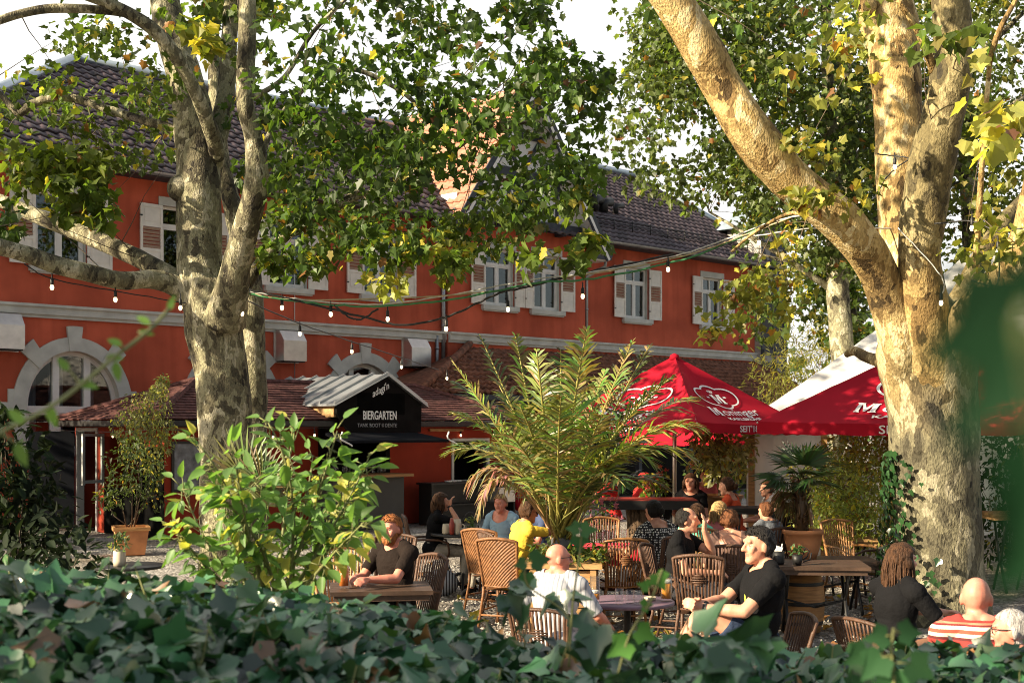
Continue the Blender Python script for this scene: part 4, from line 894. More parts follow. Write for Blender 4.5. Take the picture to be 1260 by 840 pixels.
for _ in range(160):
    z = rnd.uniform(.02,hub.z); a_ = rnd.uniform(0,6.28); p = Vector((.07*math.cos(a_),.07*math.sin(a_),z)); b.tube([p, p+Vector((math.cos(a_)*.05,math.sin(a_)*.05,rnd.uniform(.02,.10)))], [.01,.004], 4, c=rnd.choice([(.16,.09,.04),(.08,.05,.03),(.24,.13,.06)]))
for px,py,dy,r in ((935,585,-.1,.42),(955,562,-.2,.42),(975,552,.2,.42),(1000,552,-.2,.44),(1022,558,.1,.44),(1040,568,.0,.42),(948,600,-.35,.36),(1015,585,-.4,.40),(985,575,-.45,.40),(968,590,.4,.38),(1030,595,.3,.36),(1000,600,-.3,.3)):
    p = (at(px,py,Yf+dy)-fp.location); q = hub.lerp(p,.45); fan(f1, f2, hub, q, Vector((0,-.3,1))+rv(.3), r*.95)
for _ in range(9):
    e = hub+Vector((rnd.uniform(-.3,.3),rnd.uniform(-.2,.2),rnd.uniform(-.45,-.2))); fan(f1, f2, hub+Vector((0,0,-.06)), hub.lerp(e,.6), rv(), .22, 12, (.12,.08,.035), 90, .6)
b.build('trunk', M['palm'], fp); f1.build('fan_leaves', M['palm'], fp); f2.build('leaf_stalks', M['palm'], fp)
# ficus in its square pot by the annexe door
Yq = 21.5; P0 = (gx(161,Yq),Yq,0)
sp = thing('planter_pot', 'flared brown wooden planter by the dark annexe door', 'planter', P0, R(20)); b = MB()
b.add([(x*.21,y*.21,0) for x,y in ((-1,-1),(1,-1),(1,1),(-1,1))]+[(x*.27,y*.27,.42) for x,y in ((-1,-1),(1,-1),(1,1),(-1,1))]+[(x*.23,y*.23,.40) for x,y in ((-1,-1),(1,-1),(1,1),(-1,1))], [(0,3,2,1),(0,1,5,4),(1,2,6,5),(2,3,7,6),(3,0,4,7),(4,5,9,8),(5,6,10,9),(6,7,11,10),(7,4,8,11),(8,9,10,11)])
b.build('planter_body', M['terra'], sp); b = MB()
for s in (-1,1): b.bx(-.29,.29,s*.275-.02,s*.275+.02,.40,.46); b.bx(s*.275-.021,s*.275+.021,-.25,.25,.401,.459)
b.build('rim', M['wood'], sp)
def bush(name, label, loc, spec, size, kind, base, n, matk='soft', stems=(), cat='plant', yellow=.05, brown=.02, flat=1.0, group=None, droop=.2):
    t = thing(name, label, cat, loc, 0, group); o = Vector(loc); b = MB(); s = MB()
    for (px,py,Y,r,k) in spec:
        c = at(px,py,Y)-o; clump(b, c, r, int(n*k), size, kind, base, yellow, brown, flat, droop)
        e = c+rv(r*.5); a = Vector((rnd.uniform(-.06,.06),rnd.uniform(-.06,.06),0)); s.tube([a, a.lerp(e,.5)+rv(.12), e], [.012,.008,.003], 5)
    for st in stems: s.tube([at(*q)-o for q in st], [.02,.016,.012,.008][:len(st)], 6)
    b.build('leaves', M[matk], t); s.build('stems', M['twig'], t); return t
bush('ficus_tree', 'slim dark potted ficus with small leaves beside the open annexe door', (P0[0],P0[1],.42), [(145,600,21.3,.3,1),(175,590,21.5,.32,1.1),(150,570,21.5,.3,1),(185,610,21.6,.28,.8),(135,615,21.4,.24,.7),(165,555,21.5,.32,1),(190,575,21.5,.25,.7)], .085, 'oval', (.04,.062,.022), 150)
bush('climbing_vine', 'pale green climber trailing over the shingle roof edge beside the trunk', (gx(178,22.6),22.6,2.3), [(170,505,22.8,.34,1.2),(190,500,22.7,.32,1.2),(160,525,22.5,.34,1.2),(182,530,22.5,.36,1.3),(200,535,22.6,.3,1.1),(165,550,22.4,.26,.8),(195,552,22.4,.24,.7),(196,482,23.6,.18,.9),(200,468,23.9,.12,.6),(187,570,22.4,.16,.4)], .065, 'oval', (.13,.15,.06), 260, yellow=.08, droop=.6)
bush('potted_olive', 'small pale olive tree in a rim basket under the red umbrella', (gx(888,20),20,1.0), [(885,548,20,.42,1.2),(870,560,20,.35,1),(905,560,20,.35,1),(890,575,20,.32,.8),(868,540,20,.3,.8),(908,540,20.1,.3,.8)], .12, 'oval', (.22,.24,.12), 170, stems=[((888,610,20),(888,585,20),(886,560,20))], yellow=.1)
pot('basket_planter', 'round pale basket planter with the small olive tree', (gx(886,20),20,.74), .34, .32, 'cane', 'planter')
bush('flower_bush', 'bush with pink blossoms below the end of the red bar table', (gx(742,18.6),18.6,.2), [(740,625,18.6,.25,1),(735,640,18.6,.25,1),(750,640,18.6,.2,.8)], .07, 'oval', (.04,.07,.02), 90)
fm = MB(); o = bpy.data.objects['flower_bush']
for _ in range(26):
    c = at(rnd.uniform(722,765), rnd.uniform(612,650), 18.35)-o.location
    for k in range(7): add_leaf(fm, c, rv(), rv(), .05, 'oval', (.42*rnd.uniform(.6,1.2),.13,.18))
fm.build('blossoms', M['petal'], o)
for nme, lab, spec, Y, n2 in (('geranium', 'leafy geranium with coral flowers on the red bar table', [(800,597,20.6,.24,1),(812,595,20.6,.2,.8)], 20.6, 10), ('geranium', 'geranium full of coral flowers behind the woman in the orange top', [(870,580,22,.45,1.2),(905,580,22,.5,1.2),(925,592,22,.3,.8)], 22, 40)):
    t = bush(nme, lab, (gx(spec[0][0],Y),Y,1.0), spec, .08, 'ivy', (.05,.09,.02), 100); fm = MB()
    for _ in range(n2):
        s = rnd.choice(spec); c = at(s[0],s[1],s[2])+rv(s[3])*1.1+Vector((0,-.1,.08))-t.location
        for k in range(9): add_leaf(fm, c+rv(.03), rv(), rv(), .05, 'oval', (.60*rnd.uniform(.6,1.2),.10,.08))
    fm.build('blossoms', M['petal'], t)
# shrubs by the tent
SH = [(1010,590,17,.5,1.6),(1040,580,17.2,.55,1.6),(1075,575,17.3,.5,1.4),(1030,620,16.6,.5,1.6),(1065,620,16.6,.5,1.5),(1090,605,17,.4,1),(1010,640,16.2,.36,1.2),(1050,650,16.2,.36,1),(1085,650,16.2,.36,1),(1000,615,16.8,.4,1.1),(1085,555,17.6,.4,1),(1060,545,17.8,.4,.8)]
bush('garden_shrub', 'broad sunlit shrub with small yellow green leaves below the tent window', (gx(1045,17),17,0), SH, .075, 'oval', (.20,.26,.07), 330, yellow=.14, brown=.06)
bush('tall_shrub', 'tall sunlit yellow green shrub rising between the oriel and the white tent', (gx(985,30),30,0), [(985,445,30,.9,1.5),(965,455,30,.8,1.3),(1010,450,30,.9,1.5),(1000,425,30,.8,1.3),(1030,430,30.3,.9,1.3),(955,475,29.5,.8,1.3),(990,475,29.5,.9,1.3),(1045,455,30,.8,1.2),(975,495,29.5,.8,1),(1020,405,30.5,.6,.8)], .16, 'lance', (.17,.19,.05), 230, yellow=.16)
bush('laurel_hedge', 'dark evergreen shrub behind the tent posts near the massive trunk', (gx(1070,24),24,0), [(1075,545,24,.7,1),(1090,570,24,.7,1),(1055,560,24,.7,1),(1095,600,24,.7,1)], .1, 'oval', (.05,.075,.025), 160)
bush('laurel_bush', 'dark evergreen bush closing the picture edge behind the pale wooden ledge', (gx(1245,19),19,0), [(1225,500,19,.5,1.2),(1250,520,19,.5,1.2),(1235,560,19,.55,1.3),(1265,580,19,.55,1.3),(1225,610,19,.5,1.2),(1255,640,19,.55,1.3),(1280,540,19,.5,1),(1230,660,19,.5,1.1),(1222,455,19.3,.4,.9),(1262,470,19.3,.5,1)], .11, 'oval', (.035,.06,.02), 230, 'shadeleaf')
bush('evergreen_bush', 'dark blurred evergreen bush before the open annexe door', (gx(20,9),9,0), [(10,555,9,.28,1.2),(20,590,9,.30,1.2),(35,620,9,.3,1.2),(5,630,9,.32,1.3),(50,650,9,.28,1),(20,670,9,.34,1.3),(0,530,9,.2,.7),(60,680,8.6,.3,1),(90,690,8.2,.22,.8)], .10, 'oval', (.012,.022,.010), 120, 'shadeleaf', yellow=.0, brown=.0)
# fan palm leaves at the foot of the mottled trunk
f3 = MB(); f4 = MB(); t = thing('fan_palm', 'low fan palm leaf showing behind the light green shrub', 'palm', (gx(300,9.5),9.5,0)); o = t.location
for px,py,dy,r in ((300,568,0,.42),(322,575,-.2,.36),(285,585,.2,.32),(330,600,.1,.3)):
    p = at(px,py+22,9.5+dy)-o; fan(f3, f4, Vector((rnd.uniform(-.05,.05),0,.1)), p, Vector((.1,-.9,.4))+rv(.2), r, 24, (.10,.12,.045), 150, .05)
f3.build('fan_leaves', M['palm'], t); f4.build('leaf_stalks', M['palm'], t)
# ================================================================ sunlit shrub before the trunk
Ysh = 5.6; t = thing('pokeweed_shrub', 'tall sunlit shrub with big drooping light green and yellow leaves above the ivy', 'shrub', (gx(330,Ysh),Ysh,0)); o = t.location; lf = MB(); st = MB()
LG = (.12,.22,.065); LY = (.40,.38,.10)
SPR = [((330,740),(300,620),(245,545)),((340,740),(350,640),(360,525)),((345,740),(390,620),(415,530)),((350,740),(420,640),(455,560)),((330,740),(300,660),(290,560)),((360,740),(400,690),(450,640)),((300,740),(240,690),(210,640)),((350,740),(380,600),(330,520)),((360,740),(420,600),(440,590)),((330,740),(350,700),(420,600)),((310,740),(270,640),(320,590)),((340,740),(330,660),(270,610)),((330,740),(375,660),(385,560)),((350,740),(430,660),(425,610)),((325,745),(260,700),(225,600))]
for a,b_,c in SPR:
    dY = rnd.uniform(-.45,.45); A = at(a[0],a[1],Ysh); B = at(b_[0],b_[1],Ysh+dY*.6); C = at(c[0],c[1],Ysh+dY)
    pts = [A*(1-q)**2+B*2*q*(1-q)+C*q*q for q in [i/14 for i in range(15)]]
    st.tube([p-o for p in pts], [.010*(1-.75*i/14) for i in range(15)], 6)
    for i in range(3,15):
        for _ in range(rnd.choice((3,3,4))):
            p = pts[i]+rv(.02)-o; tg = (pts[i]-pts[i-1]).normalized(); ya = rnd.random(); low = (pts[i].z < 1.9)
            base = LY if ya < (.13 if low else .05) else LG
            f = rnd.uniform(.7,1.25); d = rv()+tg*.5+Vector((0,0,-.25))
            q = p+d.normalized()*.05; st.tube([p,q], [.003,.002], 4)
            add_leaf(lf, q, d, Vector((-.3,-.3,1))+rv(.7), rnd.uniform(.05,.10), 'oval', tuple(x*f for x in base), rnd.uniform(.1,.5), rnd.uniform(.1,.7), wid=1.25)
lf.build('leaves', M['soft'], t); st.build('stems', M['stem'], t)
# ================================================================ ivy hedge in front of the camera
hd = thing('ivy_hedge', 'dense dark green ivy hedge running across the front of the beer garden', 'hedge', (0,3.6,0))
hl = MB(); hs = MB(); hc = MB()
def htop(x, y):
    px = HX+x/y*F
    base = np.interp(px, [-200,0,150,260,420,560,640,760,860,1000,1100,1260,1500], [1.60,1.60,1.56,1.54,1.48,1.38,1.32,1.36,1.33,1.28,1.28,1.32,1.36])
    return float(base)-.20*max(0,(3.5-y))-.06*max(0,y-4.2)+.05*noise.noise(Vector((x*1.7,y*1.7,0)))
def inhedge(): 
    y = 2.4+(rnd.random()**.8)*2.5; w = .50*y; return rnd.uniform(-w,w), y
for _ in range(8200):
    x,y = inhedge(); z = htop(x,y)+.02-abs(rnd.gauss(0,.09)); 
    k = rnd.random(); c = tint((.034,.112,.048),.8,.2,.0,.0); k2 = 1
    if k < .05: c = (.20*rnd.uniform(.6,1.2),.10,.045)
    elif k < .13: c = (.08,.17,.04)
    add_leaf(hl, Vector((x,y-3.6,z)), rv()+Vector((0,-.3,-.25)), Vector((0,-.25,1))+rv(.75), rnd.uniform(.032,.105), 'ivy', c, rnd.uniform(.0,.35), rnd.uniform(0,.5))
for _ in range(60): # shoots standing above the mass
    x,y = inhedge(); z = htop(x,y); L = rnd.uniform(.03,.12); e = Vector((x,y-3.6,z))+Vector((rnd.uniform(-.08,.08),0,L)); a = Vector((x,y-3.6,z-.1))
    hs.tube([a,a.lerp(e,.5)+rv(.02),e], [.004,.003,.002], 5)
    for j in range(4): add_leaf(hl, a.lerp(e,.4+.2*j), rv()+Vector((0,0,-.2)), Vector((0,-.5,1))+rv(.5), rnd.uniform(.04,.08), 'ivy', tint((.04,.10,.03),.4,.2,.0,.0), .2, .3)
for px,py,Y,s in ((745,790,3.4,.10),(690,745,4.3,.09),(935,785,3.3,.11),(760,835,2.6,.11),(1040,815,3.2,.09),(860,790,3.4,.10),(880,825,2.7,.10),(640,735,4.0,.09)):
    for j in range(5): add_leaf(hl, at(px+rnd.uniform(-25,25),py+rnd.uniform(-18,18),Y)-hd.location, rv()+Vector((0,0,-.3)), Vector((-.2,-.5,1))+rv(.5), s*rnd.uniform(.7,1.1), 'ivy', tint((.035,.095,.04),.3,.1,0,0), .2, .3)
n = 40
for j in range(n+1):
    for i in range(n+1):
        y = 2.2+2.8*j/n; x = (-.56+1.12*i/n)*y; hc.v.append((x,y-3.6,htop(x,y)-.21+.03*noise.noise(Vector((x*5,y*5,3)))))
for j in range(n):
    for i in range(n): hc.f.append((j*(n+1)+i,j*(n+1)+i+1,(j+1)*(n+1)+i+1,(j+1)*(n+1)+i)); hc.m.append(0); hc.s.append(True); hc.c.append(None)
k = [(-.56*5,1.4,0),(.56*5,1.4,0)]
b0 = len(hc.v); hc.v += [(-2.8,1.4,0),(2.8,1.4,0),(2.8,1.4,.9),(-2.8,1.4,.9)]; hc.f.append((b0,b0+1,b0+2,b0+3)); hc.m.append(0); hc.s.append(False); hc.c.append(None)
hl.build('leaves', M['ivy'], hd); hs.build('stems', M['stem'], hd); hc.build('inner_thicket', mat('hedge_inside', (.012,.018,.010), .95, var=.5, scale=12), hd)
# leafy shoots close to the lens
def shoot(label, path, leaves, size, base, rad=.003, name='leafy_shoot', kind='ivy', lm_='shadeleaf'):
    t = thing(name, label, 'shoot', at(*path[0])); o = t.location; l = MB(); s = MB(); P = [at(*p)-o for p in path]; S = spline(P, 5)
    s.tube(S, rad, 6)
    for (px,py,Y,sz,dx,dy) in leaves:
        p = at(px,py,Y)-o; q = min((Vector(k_) for k_ in S), key=lambda k_: (k_-p).length); s.tube([q,p], [rad*.6,rad*.5], 4)
        add_leaf(l, p, Vector((dx,rnd.uniform(-.2,.2),dy)), Vector((rnd.uniform(-.3,.3),-1,.35)), sz, kind, tint(base,.25,.1,0,0), .15, .2)
    l.build('leaves', M[lm_], t); s.build('stem', M['stem'], t); return t
DG = (.005,.026,.009)
shoot('very close blurred dark leaves hanging at the edge of the picture before the massive trunk', [(1400,960,.36),(1340,760,.30),(1295,560,.25),(1275,400,.20)],
      [(1262,385,.27,.0275,-1,-.42),(1272,440,.25,.0240,-.85,-.8),(1262,372,.33,.0170,.2,1),(1300,560,.36,.030,-.4,-1),(1305,620,.38,.034,-.6,-.8),(1285,650,.42,.024,-.5,-.5)], .08, DG, .0012)
shoot('thin blurred green shoot with small leaves reaching up toward the arched window', [(-60,560,1.9),(0,532,2.0),(70,495,2.1),(140,440,2.2),(185,405,2.25),(208,380,2.3)],
      [(30,520,2.0,.035,-.6,.5),(60,498,2.1,.04,.2,-1),(95,470,2.15,.035,.9,-.2),(85,455,2.15,.03,-.6,.6),(130,440,2.2,.03,1,.0),(150,425,2.2,.03,-.8,.4),(170,408,2.25,.028,1,-.1),(185,398,2.25,.028,-.9,.5),(208,382,2.3,.03,.3,1),(142,445,2.2,.035,.2,-1),(20,545,2.0,.04,.4,-.8)], .03, (.14,.26,.06), .0035, kind='oval')
shoot('blurred ivy shoots rising in front of the long haired man', [(1090,880,2.4),(1100,840,2.4),(1097,800,2.4),(1100,772,2.4)],
      [(1090,782,2.4,.045,-.9,-.1),(1108,778,2.4,.045,1,.0),(1085,808,2.4,.06,-.6,-.7),(1120,815,2.4,.06,.8,-.5),(1065,800,2.45,.05,-.8,-.5),(1095,830,2.4,.06,.2,-.9)], .09, (.03,.09,.035))
shoot('blurred bright ivy sprig with pointed leaves rising beside the beer glass table', [(760,830,3.0),(775,780,3.0),(800,740,3.0),(815,700,3.0)],
      [(808,706,3.0,.045,.5,-.9),(798,722,3.0,.03,-.8,.3),(790,745,3.0,.03,.8,.1),(772,790,3.0,.06,-.6,-.4),(785,775,3.0,.05,.8,-.4)], .06, (.07,.19,.04))
shoot('blurred leaf pair on a thin stem before the bald man', [(690,820,3.4),(700,760,3.4),(650,720,3.4),(648,690,3.4)],
      [(646,692,3.4,.035,-1,-.3),(655,690,3.4,.055,1,.15),(648,705,3.4,.04,.1,-1)], .05, (.05,.13,.05))
shoot('blurred sprig of three leaves before the palm crate', [(700,820,3.6),(705,740,3.6),(712,690,3.6),(716,655,3.6)],
      [(716,652,3.6,.045,1,.1),(712,650,3.6,.04,-1,.05),(712,660,3.6,.05,.1,-.9)], .05, (.05,.13,.05))
# gravel stones and fallen leaves where the ground shows
gv = MB()
for _ in range(9000):
    Y = rnd.uniform(8.5,20); px = rnd.uniform(520,1120); r = rnd.uniform(.012,.028); c = Vector((gx(px,Y),Y,r*.3)); k = rnd.uniform(.08,.38); cc = (k,k*.92,k*.8)
    vs = [c+Vector((r*rnd.uniform(.7,1.2),0,0)),c+Vector((0,r*rnd.uniform(.7,1.2),0)),c-Vector((r*rnd.uniform(.7,1.2),0,0)),c-Vector((0,r*rnd.uniform(.7,1.2),0)),c+Vector((0,0,r*rnd.uniform(.5,.9)))]
    gv.add(vs, [(0,1,4),(1,2,4),(2,3,4),(3,0,4)], 0, False, cc)
gm, N_, L_, b_ = nm('pebbles'); a_ = N_.new('ShaderNodeAttribute'); a_.attribute_name = 'tint'; L_.new(a_.outputs['Color'], b_.inputs['Base Color']); b_.inputs['Roughness'].default_value = .85
tag(gv.build('gravel', gm), 'loose pale gravel stones on the ground between the tables', 'gravel', kind='stuff')
fl_ = MB()
for _ in range(420):
    Y = rnd.uniform(8.5,22); px = rnd.uniform(480,1120); add_leaf(fl_, Vector((gx(px,Y),Y,.03)), rv(), Vector((0,0,1))+rv(.3), rnd.uniform(.08,.14), 'plane', tint((.22,.12,.05),.5,.2,.2,.1), .3, .5)
tag(fl_.build('fallen_leaves', M['leaf']), 'dry brown plane leaves scattered over the gravel', 'leaves', kind='stuff')
# ================================================================ parasols
GR_MARK = mat('printed_white', (.80,.78,.76), .7, var=.06)
def fabric(name, col, trans=.25):
    m, N, L, b = nm(name); tc = N.new('ShaderNodeTexCoord'); n = N.new('ShaderNodeTexNoise'); n.inputs['Scale'].default_value = 1.6; n.inputs['Detail'].default_value = 4; L.new(tc.outputs['Object'], n.inputs['Vector'])
    r = ramp(N, [(.3,tuple(c*.85 for c in col)),(.7,tuple(min(1,c*1.1) for c in col))]); L.new(n.outputs['Fac'], r.inputs['Fac']); L.new(r.outputs['Color'], b.inputs['Base Color']); b.inputs['Roughness'].default_value = .8; setspec(b, .15)
    t = N.new('ShaderNodeBsdfTranslucent'); L.new(r.outputs['Color'], t.inputs['Color']); s = N.new('ShaderNodeMixShader'); s.inputs['Fac'].default_value = trans
    L.new(b.outputs[0], s.inputs[1]); L.new(t.outputs[0], s.inputs[2]); L.new(s.outputs[0], N['Material Output'].inputs['Surface']); return m
M['redfab'] = fabric('red_parasol_canvas', (.44,.008,.026), .22); M['tentfab'] = fabric('white_tent_canvas', (.74,.74,.72), .3)
def parasol(label, loc, half, zE, zA, rz, val=.22):
    t = thing('parasol', label, 'parasol', loc, rz, 'red beer garden parasols')
    cm = MB(); n = 20; cs = [(-half,-half),(half,-half),(half,half),(-half,half)]
    for k in range(4):
        a = Vector(cs[k]+(zE,)); b = Vector(cs[(k+1)%4]+(zE,)); ap = Vector((0,0,zA)); vs = []
        for i in range(n+1):
            for j in range(n+1):
                u = i/n; e = a.lerp(b, j/n); p = ap.lerp(e, u); w = 4*(j/n)*(1-j/n)
                p.z -= .10*math.sin(math.pi*u)*w + .035*u*w; p.z += .010*noise.noise(Vector((u*9+k*5,j/n*5,2)))*min(1,u*2); vs.append(p)
        fs = [(i*(n+1)+j, (i+1)*(n+1)+j, (i+1)*(n+1)+j+1, i*(n+1)+j+1) for i in range(n) for j in range(n)]
        cm.add(vs, fs, 0, True)
        ev = [vs[n*(n+1)+j] for j in range(n+1)]
        cm.add(ev+[v-Vector((0,0,val+.012*math.sin(j*2.1)))+Vector((0,0,0)) for j, v in enumerate(ev)], [(j,j+1,n+2+j,n+1+j) for j in range(n)], 0, True)
    cm.lathe((0,0,zA-.02), [(.09,-.05),(.07,.03),(.01,.06)], 10)
    can = cm.build('canopy', M['redfab'], t)
    rb_ = MB()
    for c in cs: rb_.tube([(0,0,zA-.08),(c[0],c[1],zE-.02)], .014, 6); rb_.tube([(0,0,zE-.25),(c[0]*.5,c[1]*.5,(zA+zE)/2-.06)], .012, 6)
    rb_.build('ribs', M['alum'], t)
    p = MB(); p.tube([(0,0,.05),(0,0,zA-.05)], .034, 12); p.build('pole', M['steel'], t)
    b = MB(); b.box((0,0,.04), (.8,.8,.08), 0, None, .9); b.build('base_slab', M['stone'], t)
    return t, can
def on_face(half, zE, zA, k, u, x, lift=.012):
    """matrix that lays text on side k of the canopy at u of the way from apex to eave"""
    ang = k*math.pi/2
    d = Vector((0,-1,0)); s = Vector((1,0,0)); sl = Vector((0,-half,zE-zA)).normalized()
    nrm = s.cross(-sl).normalized(); p = Vector((0,0,zA)) + Vector((0,-half*u,(zE-zA)*u)) + s*x
    sag = .10*math.sin(math.pi*u)+.035*u; p.z -= sag*max(0,(1-(x/(half*u))**2)); p += nrm*(lift)
    # slope follows the sag
    m = Matrix((( s.x,-sl.x,nrm.x,p.x),(s.y,-sl.y,nrm.y,p.y),(s.z,-sl.z,nrm.z,p.z),(0,0,0,1)))
    return Matrix.Rotation(ang,4,'Z') @ m
def drape(o, half, zE, zA, k):
    """bend a flat print so that it lies on the sagging canvas"""
    Ri = Matrix.Rotation(-k*math.pi/2,4,'Z'); Ro = Matrix.Rotation(k*math.pi/2,4,'Z')
    for v in o.data.vertices:
        q = Ri @ v.co; u = max(.02, -q.y/half); j = (q.x/(half*u)+1)/2; w = 4*j*(1-j)
        z = zA+(zE-zA)*u - .10*math.sin(math.pi*u)*w - .035*u*w
        q.z = z+.022; v.co = Ro @ q
def emblem(parent, half, zE, zA, k, u, x, S):
    mb = MB()
    def P(a, b): return (a*S, b*S, 0)
    th = .045
    # ring of four lobes, drawn as a band
    def lobed(r): 
        out = []
        for i in range(96):
            a = 2*math.pi*i/96; q = .30+.12*abs(math.cos(a))**1.2 + .05*abs(math.sin(2*a))*0 
            rr = (.34*abs(math.cos(a))**3+.33) if abs(math.cos(a)) > abs(math.sin(a))*.8 else .36+.10*abs(math.sin(a))**4
            out.append(((rr+r)*math.cos(a), (rr*.86+r)*math.sin(a)))
        return out
    o_, i_ = lobed(.05), lobed(-.0)
    mb.add([P(*p) for p in o_]+[P(*p) for p in i_], [(j,(j+1)%96,96+(j+1)%96,96+j) for j in range(96)])
    for j in range(7): # hop cone / shell fan above the letter
        a = R(50+j*13.3); mb.add([P(.02*math.cos(a),.13+.02*math.sin(a)),P(.16*math.cos(a-.07),.13+.15*math.sin(a-.07)),P(.16*math.cos(a+.07),.13+.15*math.sin(a+.07))],[(0,1,2)])
    for sx in (-1,1): mb.add([P(sx*.3-.05,-.02),P(sx*.3+.05,-.02),P(sx*.3+.05,.03),P(sx*.3-.05,.03)],[(0,1,2,3)])
    o = mb.build('emblem', GR_MARK, parent); o.data.transform(on_face(half,zE,zA,k,u,x)); drape(o,half,zE,zA,k)
    big_m(parent, 'emblem_letter', .34*S, on_face(half,zE,zA,k,u+.03*S,x), half, zE, zA, k)
def big_m(parent, name, h, mtx, half, zE, zA, k):
    """heavy slab serif capital M, centred"""
    mb = MB(); sh_ = .12
    def q(*ps): mb.add([((x+sh_*y)*h, y*h, 0) for x, y in ps], [tuple(range(len(ps)))])
    q((-.50,-.5),(-.22,-.5),(-.22,-.42),(-.28,-.40),(-.28,.40),(-.46,.40),(-.46,-.40),(-.50,-.42)); q((.18,-.5),(.56,-.5),(.56,-.42),(.50,-.40),(.50,.40),(.26,.40),(.26,-.40),(.18,-.42))
    q((-.52,.40),(-.16,.40),(-.16,.5),(-.52,.5)); q((.16,.40),(.56,.40),(.56,.5),(.16,.5)); q((-.28,.40),(-.16,.40),(.10,-.28),(-.04,-.46)); q((.26,.40),(.16,.40),(-.04,-.10),(.02,-.44),(.08,-.30))
    o = mb.build(name, GR_MARK, parent); o.data.transform(mtx); drape(o, half, zE, zA, k); return o
def prints(can, half, zE, zA, k, val=.22, sc=1.0):
    emblem(can, half, zE, zA, k, .55, 0, .72*sc)
    big_m(can, 'lettering', .235*sc, on_face(half,zE,zA,k,.80,-.54*sc), half, zE, zA, k)
    for body, size, u, fw_ in (('oninger', .31*sc, .80, .002),('KARLSRUHE', .11*sc, .92, .003)):
        o = text3d(body, size, on_face(half,zE,zA,k,u,.10*sc if size > .2 else 0), GR_MARK, can, 'lettering', .001, .12 if size > .2 else 0, 1.0 if size > .2 else 1.5, fw_); drape(o,half,zE,zA,k)
    m = Matrix.Rotation(k*math.pi/2,4,'Z') @ Matrix.Translation((0,-half-.012,zE-.035-val*.5)) @ RX
    text3d("SEIT'1856", .13*sc, m, GR_MARK, can, 'lettering', .001, 0, 1.3, .002)
c1 = (gx(830,20.5),20.5,0); rz1 = R(47)
pa, can1 = parasol('sunlit red parasol with white emblem above the red bar table', c1, 1.42, 2.17, 3.22, rz1, .14)
for k in range(4): prints(can1, 1.42, 2.17, 3.22, k, .14)
pb, can2 = parasol('red parasol partly hidden by the massive cream barked trunk', (5.83,17.8,0), 1.95, 2.17, 3.32, R(-27.6), .15)
for k in range(4): prints(can2, 1.95, 2.17, 3.32, k, .15, 1.15)
pc, can3 = parasol('smaller red parasol glimpsed low beyond the other one', (gx(880,29),29,0), 1.5, 1.95, 2.9, R(40))
# ================================================================ white tent
te = thing('party_tent', 'white party tent with wrinkled canvas roof and arched window', 'tent', (gx(920,21),21,0), R(-17))
w = MB(); n = 16; TW, TD, zE, zA = 7.5, 6, 2.15, 4.9
def roofpt(u, v): return Vector((u,v,0))
cor = [(-.1,-.1),(TW,-.1),(TW,TD),(-.1,TD)]; ap = Vector((TW*.5,TD*.5,zA+.5))
n = 40
for k in range(4):
    a = Vector(cor[k]+(zE,)); b = Vector(cor[(k+1)%4]+(zE,)); vs = []
    for i in range(n+1):
        for j in range(n+1):
            u = i/n; p = ap.lerp(a.lerp(b,j/n),u); p.z += .045*noise.noise(Vector((u*14+j/n*3,j/n*2.0+k*7,1)))*math.sin(math.pi*min(1,u+.05)) + .03*noise.noise(Vector((u*5,j/n*20,k*9)))*u - .25*math.sin(math.pi*u)*.6; vs.append(p)
    w.add(vs, [(i*(n+1)+j,(i+1)*(n+1)+j,(i+1)*(n+1)+j+1,i*(n+1)+j+1) for i in range(n) for j in range(n)], 0, True)
    ev = [vs[n*(n+1)+j] for j in range(n+1)]; w.add(ev+[p-Vector((0,0,.18)) for p in ev], [(j,j+1,n+2+j,n+1+j) for j in range(n)], 0, True)
w.build('roof', M['tentfab'], te)
w = MB(); vs = []
for j in range(25):
    x = 1.15*j/24; y = .03*math.sin(j*.9); vs += [(x,y,.02),(x,y*.4,2.12)]
w.add(vs, [(2*j,2*j+2,2*j+3,2*j+1) for j in range(24)], 0, True); w.build('side_wall', M['tentfab'], te)
w = MB(); 
for j in range(20):
    pass
vs = []
for j in range(21): y = TD*j/20; vs += [(-.02+.03*math.sin(j*1.2),y,.02),(-.02,y,2.12)]
w.add(vs, [(2*j,2*j+2,2*j+3,2*j+1) for j in range(20)], 0, True)
wall(w, [(1.9,.05),(4.2,.05),(4.2,2.12),(1.9,2.12)], [arch(2.7,.62,.9,1.45,.55,14)], 5.0, .01, 0, 0); w.build('rear_wall', M['tentfab'], te)
w = MB()
for x,y in ((.06,.05),(1.2,.05),(2.2,.05),(3.1,.05),(TW,.0),(0,TD),(TW,TD)): w.bx(x-.05,x+.05,y-.05,y+.05,0,2.13)
w.build('post', M['woodh'], te)
w = MB(); c = Vector((2.05,-.02,1.55))
for q in range(0,181,30): w.tube([c, c+Vector((.55*math.cos(R(q)),0,.55*math.sin(R(q))))], .012, 5)
for dz in (0,-.35): w.tube([c+Vector((-.55,0,dz)),c+Vector((.55,0,dz))], .012, 5)
w.tube([c+Vector((.55*math.cos(R(q)),0,.55*math.sin(R(q)))) for q in range(0,181,15)], .014, 5); w.tube([c, c+Vector((0,0,-.7))], .012, 5)
w.build('window_bars', M['white'], te)

